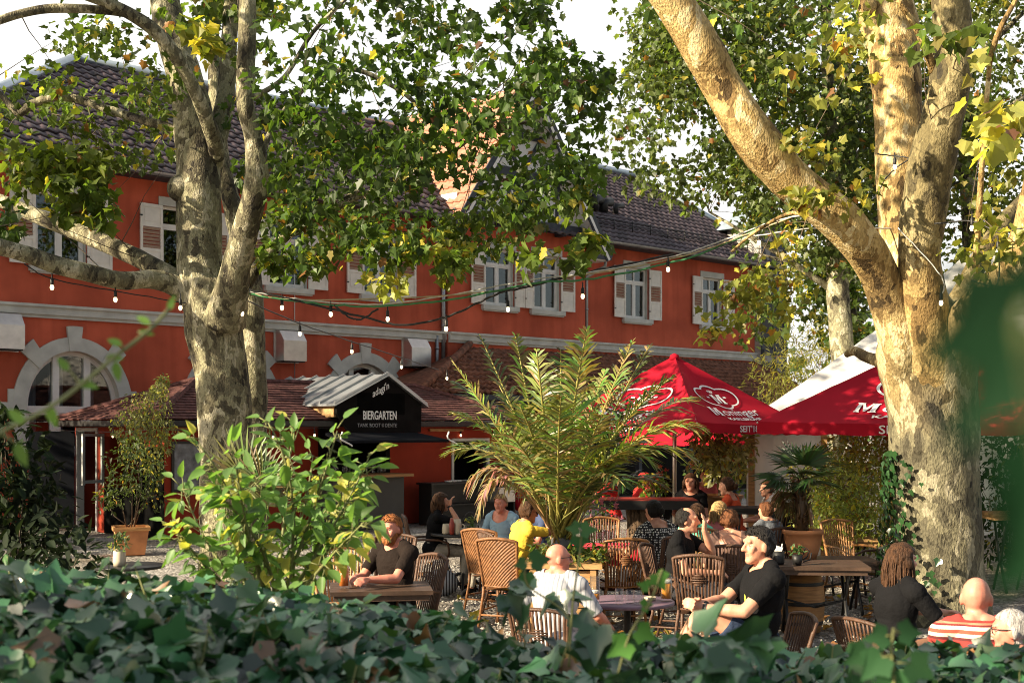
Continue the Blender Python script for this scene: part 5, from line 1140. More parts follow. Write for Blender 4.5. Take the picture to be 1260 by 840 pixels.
# ================================================================ chairs
def make_chair(label, kind, mats):
    fr_, sl_, se_ = mats
    t = thing('rattan_chair', label, 'chair', (0,0,0), 0, 'rattan chairs around the tables')
    W_, Dp, hs = .42, .41, .455
    s = MB(); n = 10; vs = []
    for i in range(n+1):
        for j in range(n+1):
            x = (i/n-.5)*W_*(1 if j < n else .96); y = (j/n-.5)*Dp; vs.append((x,y,hs-.02*math.sin(math.pi*i/n)*math.sin(math.pi*j/n)))
    k = len(vs); vs += [(x,y,z-.04) for x,y,z in vs]
    s.add(vs, [(i*(n+1)+j,(i+1)*(n+1)+j,(i+1)*(n+1)+j+1,i*(n+1)+j+1) for i in range(n) for j in range(n)]+[(k+i*(n+1)+j,k+i*(n+1)+j+1,k+(i+1)*(n+1)+j+1,k+(i+1)*(n+1)+j) for i in range(n) for j in range(n)], 0, True)
    s.build('seat', se_, t)
    # backrest: y negative is behind the sitter
    def bp(x, z): # point of the curved, raked back, x in -1..1, z 0..1
        w = .185+.04*z; return Vector((x*w, -Dp/2-.02-.11*z+.035*(1-x*x)*-1, hs+.0+.475*z))
    top = lambda x: 1+.07*(1-x*x)
    b = MB()
    if kind == 'slat':
        for i in range(13):
            x = -.90+1.8*i/12
            p = [bp(x, top(x)*q/6*.97+.02) for q in range(7)]; b.tube(p, .0105, 5, flat=.6)
        for z in (.50,.545,.59,.635,.68):
            hw = .30*(1-abs(z-.59)/.14)+.06; b.tube([bp(-hw,z)+Vector((0,-.008,0)),bp(0,z)+Vector((0,-.009,0)),bp(hw,z)+Vector((0,-.008,0))], .008, 5)
        b.build('backrest', sl_, t)
    else:
        m_, n_ = 22, 26; vs = [bp(-.93+1.86*i/m_, .02+top(-.93+1.86*i/m_)*.95*j/n_)+Vector((0,.006*((i+j)%2)-.003,0)) for i in range(m_+1) for j in range(n_+1)]
        b.add(vs, [(i*(n_+1)+j,(i+1)*(n_+1)+j,(i+1)*(n_+1)+j+1,i*(n_+1)+j+1) for i in range(m_) for j in range(n_)])
        b.build('backrest', sl_, t)
    f = MB()
    f.tube([bp(-1,-.05)]+[bp(-1,q) for q in (.2,.5,.8,1.0)]+[bp(x,top(x)) for x in (-.9,-.6,-.3,0,.3,.6,.9)]+[bp(1,q) for q in (1.0,.8,.5,.2,-.05)], .0165, 8)
    f.tube([bp(-1,.02),bp(0,.0),bp(1,.02)], .013, 6)
    f.build('back_frame', fr_, t)
    for sx in (-1,1):
        l = MB(); l.tube([(sx*.20,Dp/2-.02,hs-.02),(sx*.215,Dp/2+.02,0)], [.017,.014], 8); l.build('leg', fr_, t)
        l = MB(); l.tube([bp(sx,.0),(sx*.205,-Dp/2+.0,hs-.12),(sx*.225,-Dp/2-.09,0)], [.017,.016,.014], 8); l.build('leg', fr_, t)
        a = MB(); a.tube([bp(sx,.42),Vector((sx*.25,-.12,.665)),Vector((sx*.26,.08,.66)),Vector((sx*.25,.20,.62)),Vector((sx*.225,.215,.50)),Vector((sx*.21,.20,.44))], .0145, 8); a.build('armrest', fr_, t)
    r = MB(); r.tube([(-.21,Dp/2,.16),(.21,Dp/2,.16)], .01, 6); r.tube([(-.215,-Dp/2-.05,.16),(.215,-Dp/2-.05,.16)], .01, 6)
    for sx in (-1,1): r.tube([(sx*.21,Dp/2,.2),(sx*.215,-Dp/2-.04,.2)], .01, 6)
    r.build('stretcher', fr_, t); return t
chA = make_chair('empty slat back rattan chair with warm lit cane frame between the round table and the spotted blouse', 'slat', (M['cane'],M['rattan'],M['rattan']))
chB = make_chair('woven rattan chair with its back to the crate, behind the yellow shirt', 'woven', (M['rattan'],M['rattan'],M['rattan']))
chC = make_chair('dark slat back chair', 'slat', (M['rattan_dark'],M['rattan_dark'],M['rattan_dark']))
chD = make_chair('pale chair', 'slat', (M['cane'],M['rattan_pale'],M['rattan_pale']))
used = set()
def chair(proto, px, Y, deg, label, x=None):
    loc = (gx(px,Y) if x is None else x, Y, 0)
    if proto not in used:
        used.add(proto); proto.location = loc; proto.rotation_euler = (0,0,R(deg)); proto['label'] = label; return proto
    return dup(proto, loc, R(deg), label)
chair(chA, 762, 13.6, 8, 'warm lit slat back rattan chair in front of the woman in the spotted blouse')
chair(chC, 864, 11.9, -14, 'dark slat back rattan chair with diamond weave standing between the two men in black shirts')
chair(chB, 626, 13.6, -22, 'woven back rattan chair nearer than its twin, behind the person in yellow')
chair(chB, 608, 14.8, -30, 'shaded woven back rattan chair in front of the man in the pale blue shirt')
chair(chC, 476, 13.4, 170, 'dark slat back rattan chair standing behind the bearded man')
chair(chD, 424, 11.9, 188, 'honey coloured rattan chair across the table from the bearded man')
chair(chD, 873, 14.9, -25, 'honey coloured rattan chair with sunlit top under the blonde head')
chair(chC, 944, 15.0, 20, 'slat back rattan chair behind the short haired child')
chair(chD, 1049, 15.6, 200, 'honey coloured rattan chair facing out in front of the sunlit shrub')
chair(chD, 966, 17.2, 185, 'honey coloured rattan chair behind the fan palm trunk')
chair(chC, 1086, 14.9, 105, 'dark slat back rattan chair beside the ivy covered trunk foot')
chair(chA, 745, 16.0, 185, 'rattan chair on the far side of the red tablecloth')
# ================================================================ tables
def round_table(label, px, Y, r, h, topm, legm='iron', x=None):
    t = thing('bistro_table', label, 'table', (gx(px,Y) if x is None else x,Y,0)); b = MB(); b.lathe((0,0,h-.03), [(r-.01,0),(r,.006),(r,.026),(r-.006,.03)], 32); b.build('tabletop', M[topm], t)
    b = MB(); b.lathe((0,0,.1), [(.045,0),(.03,.08),(.024,.2),(.03,.4),(.028,h-.13),(.06,h-.131)], 12); b.build('pedestal', M[legm], t)
    for k in range(3):
        a = R(30+120*k); d = Vector((math.cos(a),math.sin(a),0)); l = MB(); l.tube([d*.03+Zv*.22,d*.10+Zv*.2,d*.2+Zv*.1,d*.30+Zv*.03,d*.34+Zv*.015], [.02,.02,.018,.016,.018], 7); l.build('foot', M[legm], t)
    return t
round_table('round lilac topped table with a beer mug beside the bald man', 772, 10.2, .37, .74, 'purple')
round_table('round black table with a jar plant in the shade by the annexe', 158, 13.2, .36, .70, 'iron')
round_table('black metal table with mugs between the brunette woman and the man in pale blue', 570, 16.7, .42, .74, 'iron')
def rect_table(label, px, Y, L_, Wd, h, topm, rz=0, base='iron', edge=None, thick=.035, name='wooden_table'):
    t = thing(name, label, 'table', (gx(px,Y),Y,0), R(rz)); b = MB(); n = 5
    for k in range(n): y0_ = -Wd/2+Wd*k/n; b.bx(-L_/2,L_/2,y0_+.003,y0_+Wd/n-.003,h-thick,h)
    b.bx(-L_/2+.03,L_/2-.03,-Wd/2+.03,Wd/2-.03,h-thick-.05,h-thick-.001); b.build('tabletop', M[topm], t)
    if edge: e = MB(); e.bx(-L_/2-.012,L_/2+.012,-Wd/2-.014,-Wd/2-.002,h-.1,h+.004); e.bx(-L_/2-.012,L_/2+.012,Wd/2+.002,Wd/2+.014,h-.1,h+.004); e.build('edge_board', M[edge], t)
    if base == 'iron':
        for sx in (-1,1):
            l = MB(); x = sx*(L_/2-.2)
            l.tube([(x,-Wd/2+.1,h-.05),(x,-.04,.40),(x,.04,.36),(x,Wd/2-.08,.02)], .017, 7); l.tube([(x,Wd/2-.1,h-.05),(x,.04,.40),(x,-.04,.36),(x,-Wd/2+.08,.02)], .017, 7)
            l.tube([(x,-.03,.38),(0,0,.30)], .012, 6); l.build('leg', M['iron'], t)
    return t
rect_table('dark wooden table with a black mug beside the man in the black shirt', 1003, 13.0, .98, .72, .74, 'tabletop', -6)
rect_table('dark wooden table of the bearded man with an amber beer', 468, 11.1, .85, .7, .74, 'tabletop', 8)
rect_table('black table behind the large terracotta pot carrying the fan palm', 1010, 14.6, 1.2, .7, .62, 'tabletop', 0)
rect_table('long black bench table beneath the white tent wall', 938, 18.2, 1.1, .6, .98, 'black', 0)
rect_table('yellowish table in front of the sunlit shrub', 1040, 16.3, .8, .6, .72, 'woodh', 0)
tt = rect_table('small table under a bright red tablecloth among the glasses', 752, 14.9, .75, .7, .73, 'tabletop', 4)
rt = rect_table('narrow dark table under the palm crate side', 700, 14.6, 1.0, .6, .72, 'tabletop', 0)
tc_ = MB(); tc_.bx(-.40,.40,-.37,.37,.734,.742)
for x0,x1,y0,y1 in ((-.41,-.402,-.37,.37),(.402,.41,-.37,.37),(-.40,.40,-.38,-.372),(-.40,.40,.372,.38)): tc_.bx(x0,x1,y0,y1,.55,.741)
o = tc_.build('tablecloth', mat('red_cloth', (.62,.03,.05), .8, var=.12), None, tt.location); o.rotation_euler = tt.rotation_euler; tag(o, 'bright red tablecloth on the table of the spotted blouse woman', 'tablecloth')
# bar table on a tree stump
Yb = 19.2; bt_ = thing('bar_table', 'long bar table with red edge board resting on a tree stump', 'bar table', (gx(788,Yb),Yb,0), R(-2)); b = MB()
b.bx(-.75,.80,-.35,.35,1.0,1.045); b.build('tabletop', M['redwood'], bt_)
e = MB(); e.bx(-.77,.82,-.372,-.352,.90,1.03); e.bx(-.77,.82,.352,.372,.90,1.03); e.bx(-.77,-.752,-.351,.351,.90,1.03); e.bx(.802,.82,-.351,.351,.90,1.03); e.build('edge_board', M['black'], bt_)
sp_ = MB(); sp_.tube([(0,0,0),(0,0,.3),(.01,0,.7),(0,0,.998)], [.25,.21,.20,.21], 28, wob=.25); sp_.build('stump', M['bark_c'], bt_)
# barrels / wooden crate under the near wooden table
bar_t = thing('wooden_barrel', 'half hidden warm wooden barrel under the dark table with the black mug', 'barrel', (gx(985,13.4),13.4,0)); b = MB()
b.lathe((0,0,0), [(.20,0),(.235,.15),(.245,.30),(.235,.46),(.205,.60)], 24); b.build('staves', M['wood'], bar_t); b = MB()
for z,r_ in ((.1,.228),(.3,.249),(.5,.232)): b.lathe((0,0,z-.018), [(r_,0),(r_+.003,.018),(r_,.036)], 24, capb=False, capt=False)
b.build('hoops', M['iron'], bar_t)
# service shelf by the annexe
sv = thing('service_shelf', 'dark service shelf with cutlery and bottles against the red annexe wall', 'shelf', fw(-7.0,-5.75,0), RZ); b = MB(); b.bx(-1.3,1.3,-.25,.25,.86,.9)
b.build('shelf_top', M['iron'], sv); b = MB(); b.bx(-1.25,1.25,.1,.22,.0,.858); b.bx(-1.25,-1.2,-.2,.1,0,.858); b.bx(1.2,1.25,-.2,.1,0,.858); b.bx(-1.19,1.19,-.22,.09,.4,.43); b.build('body', M['black'], sv)
for k,(x,h) in enumerate(((.55,.22),(.63,.26),(.72,.2))):
    b = MB(); b.lathe((0,0,0), [(.03,0),(.032,h*.55),(.014,h*.75),(.013,h)], 10); o = b.build('bottle', M['white'] if k == 2 else M['cup'], None, fw(-7.0+x,-5.8,.901)); tag(o, ('tallest clear bottle on the dark service shelf','clear bottle with narrow neck between two others on the service shelf','short white bottle on the dark service shelf')[(1,0,2)[k]], 'bottle', 'bottles on the service shelf')
b = MB(); 
for j in range(3): b.lathe((j*.16-.1,.02*j,0), [(.07,0),(.09,.03),(.085,.03)], 14)
o = b.build('plates', M['white'], None, fw(-7.5,-5.75,.901)); o.name = 'serving_dish'; o.rotation_euler = (0,0,RZ); tag(o, 'white serving dishes set side by side on the dark service shelf', 'dishes')
bx_ = MB(); bx_.bx(-.25,.25,-.2,.2,0,.3); bx_.bx(-.26,.26,-.21,.21,.301,.32); o = bx_.build('storage_box', M['steel'], None, fw(-6.2,-5.95,.43)); o.rotation_euler = (0,0,RZ); tag(o, 'grey storage box below the service shelf beside the brunette woman', 'box')
pk = thing('closed_parasol', 'folded red parasol leaning low against the annexe wall', 'parasol', fw(-5.6,-5.9,0), RZ); b = MB(); b.lathe((0,0,.7), [(.05,-.5),(.16,-.3),(.17,.0),(.07,.55),(.02,.7)], 12); b.build('canopy', M['redfab'], pk); b = MB(); b.tube([(0,0,0),(0,0,1.5)], .02, 8); b.build('pole', M['alum'], pk)
# ================================================================ things on tables
def beer_mug(label, loc, fill, r=.042, h=.19, beer='beer', handle=True, foam=True, name='beer_mug'):
    t = thing(name, label, 'glass', loc); b = MB(); b.lathe((0,0,0), [(r*.95,0),(r*.95,.012),(r,.03),(r,h),(r*.93,h),(r*.90,.022),(.001,.02)], 20, capt=False)
    if handle: b.tube([(r,0,h*.85),(r+.035,0,h*.82),(r+.045,0,h*.55),(r+.03,0,h*.22),(r,0,h*.2)], .009, 7)
    b.build('glass_body', M['cup'], t)
    if fill: l = MB(); l.lathe((0,0,.023), [(r*.88,0),(r*.9,h*fill)], 18); l.build('beer', M[beer], t)
    if fill and foam: l = MB(); l.lathe((0,0,.0235+h*fill), [(r*.9,0),(r*.9,.02),(r*.6,.026)], 18); l.build('foam', M['foam'], t)
    return t
beer_mug('half full glass beer mug standing on the lilac round table', (gx(820,10.15),10.15,.742), .55, .045, .215)
beer_mug('nearly empty beer glass with foam rings beside the bald man', (gx(732,10.1),10.1,.742), .22, .04, .2, handle=False, name='beer_glass')
for k,(px,Y,h) in enumerate(((762,9.98,.12),(775,10.05,.10),(785,9.95,.11))): beer_mug(('squat empty tumbler on the lilac table, nearest the beer glass','shortest empty tumbler in the middle of the lilac table','empty tumbler by the ashtray on the lilac table')[k], (gx(px,Y),Y,.742), 0, .033, h, handle=False, name='tumbler')
a = MB(); a.lathe((0,0,0), [(.04,0),(.05,.025),(.045,.028),(.036,.01)], 16); o = a.build('ashtray', M['ceramic'], None, (gx(800,10.2),10.2,.742)); tag(o, 'small pale ashtray with a menu clip on the lilac table', 'ashtray')
beer_mug('amber wheat beer glass on the table of the bearded man', (gx(423,10.95),10.95,.742), .75, .045, .2, 'orange', handle=False, name='beer_glass')
beer_mug('small empty glass before the forearm of the bearded man', (gx(446,10.95),10.95,.742), 0, .035, .1, handle=False, name='tumbler')
for k,(px,Y,h,n_) in enumerate(((745,14.65,.2,'tall'),(738,14.75,.16,'wide'),(752,14.8,.18,'slim'),(768,14.7,.2,'single'))): beer_mug(n_+' empty drinking glass on the red tablecloth'+(' closest to the chair' if k == 0 else ' apart from the rest' if k == 3 else ''), (gx(px,Y),Y,.744), 0, .04 if k == 1 else .03, h, handle=False, name='drinking_glass')
mg = thing('black_mug', 'black stoneware mug with cutlery and napkins on the dark wooden table', 'mug', (gx(958,12.9),12.9,.742)); b = MB(); b.lathe((0,0,0), [(.052,0),(.058,.02),(.058,.13),(.052,.13),(.05,.02)], 20); b.tube([(-.058,0,.11),(-.10,0,.105),(-.105,0,.06),(-.058,0,.03)], .009, 7); b.build('mug_body', M['black'], mg)
b = MB(); b.box((0,.0,.14), (.06,.05,.07), 0, Matrix.Rotation(.3,3,'Y')); b.tube([(-.02,0,.1),(-.05,0,.2)], .006, 6); b.tube([(.02,0,.1),(.04,.01,.2)], .006, 6); b.build('cutlery', M['white'], mg)
bk_ = thing('black_plant_basket', 'small black wire basket with a green plant on the dark wooden table', 'plant pot', (gx(981,12.8),12.8,.742)); b = MB(); b.lathe((0,0,0), [(.04,0),(.055,.1),(.05,.1)], 16); b.tube([(.055,0,.05),(.10,.02,.08),(.12,.0,.14),(.08,0,.17),(.06,0,.1)], .007, 6); b.tube([(.06,0,.03),(.13,.02,.05),(.14,.0,.12)], .007, 6); b.build('basket', M['black'], bk_); b = MB()
for _ in range(50): add_leaf(b, Vector((rnd.uniform(-.06,.06),rnd.uniform(-.05,.05),.1+rnd.random()*.08)), rv()+Vector((0,0,.4)), rv(), .04, 'oval', tint((.06,.12,.04)))
b.build('leaves', M['soft'], bk_)
tp = thing('jar_plant', 'small plant in a pale jar on the round black table in the shade', 'plant pot', (gx(147,13.1),13.1,.702)); b = MB(); b.lathe((0,0,0), [(.06,0),(.065,.05),(.06,.15),(.055,.16),(.05,.15)], 16); b.build('jar', M['ceramic'], tp); b = MB()
for _ in range(70): add_leaf(b, Vector((rnd.uniform(-.1,.1),rnd.uniform(-.08,.08),.15+rnd.random()*.16)), rv()+Vector((0,0,.4)), rv(), .055, 'oval', tint((.07,.10,.05)))
b.build('leaves', M['soft'], tp)
for k,(px,Y,h,r_,lab) in enumerate(((549,16.5,.13,.05,'squat stoneware mug beside the elbow of the brunette woman'),(563,16.45,.19,.05,'taller stoneware beer mug in the middle of the black metal table'))):
    t = thing('stoneware_mug', lab, 'mug', (gx(px,Y),Y,.742)); b = MB(); b.lathe((0,0,0), [(r_*.9,0),(r_,.02),(r_,h*.6),(r_*.85,h),(r_*.78,h),(r_*.8,.03)], 16); b.tube([(r_,0,h*.7),(r_+.04,0,h*.6),(r_+.03,0,h*.25),(r_,0,h*.2)], .009, 6); b.build('mug_body', M['ceramic'], t)
cd = thing('plant_cloche', 'small potted plant under a black wire arch on the black metal table', 'plant pot', (gx(579,16.5),16.5,.742)); b = MB(); b.lathe((0,0,0), [(.05,0),(.06,.08),(.055,.08)], 14); b.tube([(.1*math.cos(R(q)),0,.08+.2*math.sin(R(q))) for q in range(0,181,20)], .008, 6); b.build('holder', M['black'], cd); b = MB()
for _ in range(60): add_leaf(b, Vector((rnd.uniform(-.07,.07),rnd.uniform(-.06,.06),.09+rnd.random()*.13)), rv(), rv(), .045, 'oval', tint((.08,.12,.05)))
b.build('leaves', M['soft'], cd)
beer_mug('empty clear beer mug at the far end of the black metal table', (gx(592,16.5),16.5,.742), 0, .05, .19)
sb = MB(); sb.lathe((0,0,0), [(.02,0),(.03,.01),(.035,.14),(.02,.17),(.012,.2)], 10); o = sb.build('sauce_bottle', M['redwood'], None, (gx(556,16.4),16.4,.742)); tag(o, 'small red sauce bottle between the two stoneware mugs', 'bottle')
# leather/woven bag on the gravel by the woman
bg_ = MB(); bg_.ell((0,0,.16), (.22,.12,.17), 14, 9); bg_.tube([(-.14,0,.24),(-.08,0,.42),(.08,0,.42),(.14,0,.24)], .012, 6); o = bg_.build('handbag', stripemat('bag_cloth', (.03,.03,.035), (.3,.32,.36), 9, 'X'), None, (gx(543,16.2),16.2,0)); tag(o, 'dark striped handbag on the gravel under the brunette woman', 'bag')
gw_ = rect_table('pale wooden ledge with glasses behind the massive trunk at the picture edge', 1245, 16.5, .7, .6, 1.02, 'woodh', 0)
beer_mug('clear glass on the pale wooden ledge behind the massive trunk', (gx(1222,16.4),16.4,1.022), 0, .05, .2, name='beer_glass', handle=False)
beer_mug('tall wine bottle coloured glass near the grey haired person', (gx(1237,7.3),7.3,.76), .5, .04, .24, name='beer_glass', handle=False)
rect_table('wooden table before the man in the striped shirt', 1225, 7.7, .8, .7, .74, 'tabletop', 0)
# ================================================================ fairy lights
m_, N_, L_, b_ = nm('lit_bulb'); b_.inputs['Base Color'].default_value = (1,.9,.7,1); b_.inputs['Emission Color'].default_value = (1,.74,.42,1); b_.inputs['Emission Strength'].default_value = 1.5; M['bulb'] = m_
M['cable'] = mat('black_cable', (.02,.02,.02), .5); M['cable_w'] = mat('white_cable', (.55,.55,.52), .5); M['cable_g'] = mat('green_cable', (.06,.22,.09), .5); M['cable_y'] = mat('straw_yellow_rope', (.40,.33,.2), .7)  # cable_y is an even straw yellow strand of the bundle
def lights(label, cables, bulbs):
    q0 = at(*cables[0][0][0]); t = thing('string_lights', label, 'fairy lights', q0)
    for pts, rad, mm in cables:
        c = MB(); S = spline([at(*p)-q0 for p in pts], 8); S = [Vector(s)+rv(rad*.8) for s in S]; c.tube(S, rad, 6); c.build('cable', M[mm], t)
    for px,py,Y in bulbs:
        p = at(px,py,Y)-q0; b = MB(); b.lathe(p, [(.017,.02),(.019,.03),(.019,.085),(.008,.1),(.005,.16)], 10); so_ = b.build('socket', M['black'], t)
        b = MB(); b.lathe(p, [(.004,-.036),(.016,-.028),(.022,-.008),(.019,.01),(.013,.022)], 12); b.build('bulb', M['bulb'], so_)
lights('bundle of green, white and black cables with bulbs spanning between the two big trunks',
  [([(300,357,14.9),(340,364,14.9),(395,371,14.9),(470,374,14.9),(560,362,14.9),(650,345,14.8),(720,336,14.8),(830,315,14.7),(900,292,14.6),(960,270,14.3),(1010,262,13.6)],.009,'cable_w'),
   ([(300,360,14.9),(345,368,14.9),(400,374,14.9),(470,377,14.9),(570,366,14.9),(660,348,14.8),(720,344,14.8),(830,322,14.7),(905,294,14.6),(975,263,14.2),(1015,258,13.6)],.013,'cable_g'),
   ([(300,355,14.9),(350,366,14.9),(440,388,14.9),(500,400,14.9),(560,386,14.9),(610,362,14.8),(660,350,14.8),(735,332,14.8),(830,313,14.7)],.013,'cable'),
   ([(410,374,14.9),(430,390,14.9),(445,392,14.9),(465,380,14.9)],.012,'cable'),
   ([(300,359,14.9),(370,369,14.9),(560,363,14.9),(700,341,14.8),(830,318,14.7),(920,288,14.5),(990,262,14),(1030,262,13.5)],.009,'cable_y'),
   ([(930,290,14.5),(1000,281,14.2),(1060,280,14.6),(1105,282,15)],.008,'cable_w')],
  [(347,378,14.9),(407,386,14.9),(477,392,14.9),(549,404,14.9),(625,380,14.85),(717,364,14.8),(822,331,14.7),(934,298,14.5),(1057,246,14.6)])
lights('thin black string of bulbs dropping from the mottled trunk to the beer kiosk', [([(300,368,14.9),(369,398,16.5),(433,420,18.5),(494,440,21),(540,455,23)],.008,'cable')], [(369,410,16.5),(433,432,18.5),(494,451,21),(550,465,23.3)])
lights('bulbs hanging under the long low limb of the mottled tree', [([(30,325,13.8),(64,343,14),(142,358,14.4),(222,372,14.8),(262,380,14.6),(298,376,14.6)],.007,'cable')], [(64,353,14),(142,368,14.4),(222,378,14.7),(298,385,14.6)])
lights('bulbs strung along the annexe eave', [([(60,529,25),(139,531,23.5),(200,528,23.3),(219,529,23.3),(336,528,25.2),(387,527,26),(410,527,26.5)],.006,'cable')], [(139,536,23.5),(219,537,23.3),(336,537,25.2),(387,535,26)])
lights('short row of bulbs under the roof edge between kiosk and date palm', [([(525,529,28.8),(567,528,29.4),(607,528,30)],.006,'cable')], [(567,535,29.4),(607,535,30)])
lights('cable looped round the cream barked limbs with single bulbs', [([(1080,190,14.7),(1100,192,14.6),(1118,195,14.5),(1105,205,14.6),(1090,220,14.7),(1075,245,14.4)],.008,'cable'),([(1105,280,13.2),(1158,340,13.2),(1158,366,13.2)],.006,'cable_w'),([(1150,275,13.1),(1195,272,12.9),(1228,285,12.7),(1262,280,12.5)],.008,'cable'),([(1228,290,12.7),(1229,340,12.7),(1222,352,12.7),(1195,345,12.8)],.007,'cable')], [(1101,205,14.5),(1158,372,13.2),(1228,309,12.7),(1196,280,12.9)])
# ================================================================ people
SKIN = {}
def skinmat(name, col):
    m, N, L, b = nm(name); tc = N.new('ShaderNodeTexCoord'); n = N.new('ShaderNodeTexNoise'); n.inputs['Scale'].default_value = 14; n.inputs['Detail'].default_value = 5; L.new(tc.outputs['Object'], n.inputs['Vector'])
    r = ramp(N, [(.3,(col[0]*.86,col[1]*.72,col[2]*.68)),(.65,col)]); L.new(n.outputs['Fac'], r.inputs['Fac']); L.new(r.outputs['Color'], b.inputs['Base Color']); b.inputs['Roughness'].default_value = .48; setspec(b, .35)
    b.inputs['Subsurface Weight'].default_value = .12; b.inputs['Subsurface Radius'].default_value = (.02,.008,.004); b.inputs['Subsurface Scale'].default_value = .4
    return m
SKIN['fair'] = skinmat('fair_skin', (.56,.30,.20)); SKIN['tan'] = skinmat('tanned_skin', (.44,.22,.13)); SKIN['pink'] = skinmat('ruddy_skin', (.62,.27,.19))
M['lip'] = mat('lips', (.42,.17,.12), .45, var=.1); M['eyew'] = mat('eye', (.36,.30,.26), .25, var=.05); M['iris'] = mat('iris', (.03,.02,.015), .2)
def hairmat(name, col):
    m = mat(name, col, .6, var=.55, scale=22, bump=.8, spec=.2, bscale=60, stretch=(2.5,2.5,.35)); return m
HAIR = {k: hairmat(k+'_hair', c) for k, c in dict(black=(.012,.010,.009), brown=(.06,.028,.013), auburn=(.13,.05,.02), ginger=(.26,.095,.03), blonde=(.42,.26,.11), grey=(.38,.36,.34), sand=(.36,.23,.12)).items()}
def cloth(name, col, var=.15): return mat(name, col, .9, var=var, scale=5, bump=.35, spec=.12, bscale=45)
BLK = cloth('black_cotton', (.007,.007,.008)); JEANS = cloth('dark_denim', (.03,.045,.085)); BEIGE = cloth('beige_trousers', (.30,.27,.22)); DKT = cloth('dark_trousers', (.03,.03,.035))
def closest(pts, a, b, ra, rb):
    ab = b-a; L2 = max(1e-9, float(ab@ab)); t = np.clip((pts-a)@ab/L2, 0, 1); d = np.linalg.norm(pts-(a+t[:,None]*ab),axis=1)-(ra+(rb-ra)*t); return d, t
def ik(S, T, l1, l2, pole):
    d = T-S; L = min(d.length, (l1+l2)*.995); d.normalize(); T = S+d*L
    a = (l1*l1-l2*l2+L*L)/(2*L); h = math.sqrt(max(0, l1*l1-a*a)); p = pole-d*pole.dot(d); p.normalize(); return S+d*a+p*h, T
V3 = Vector
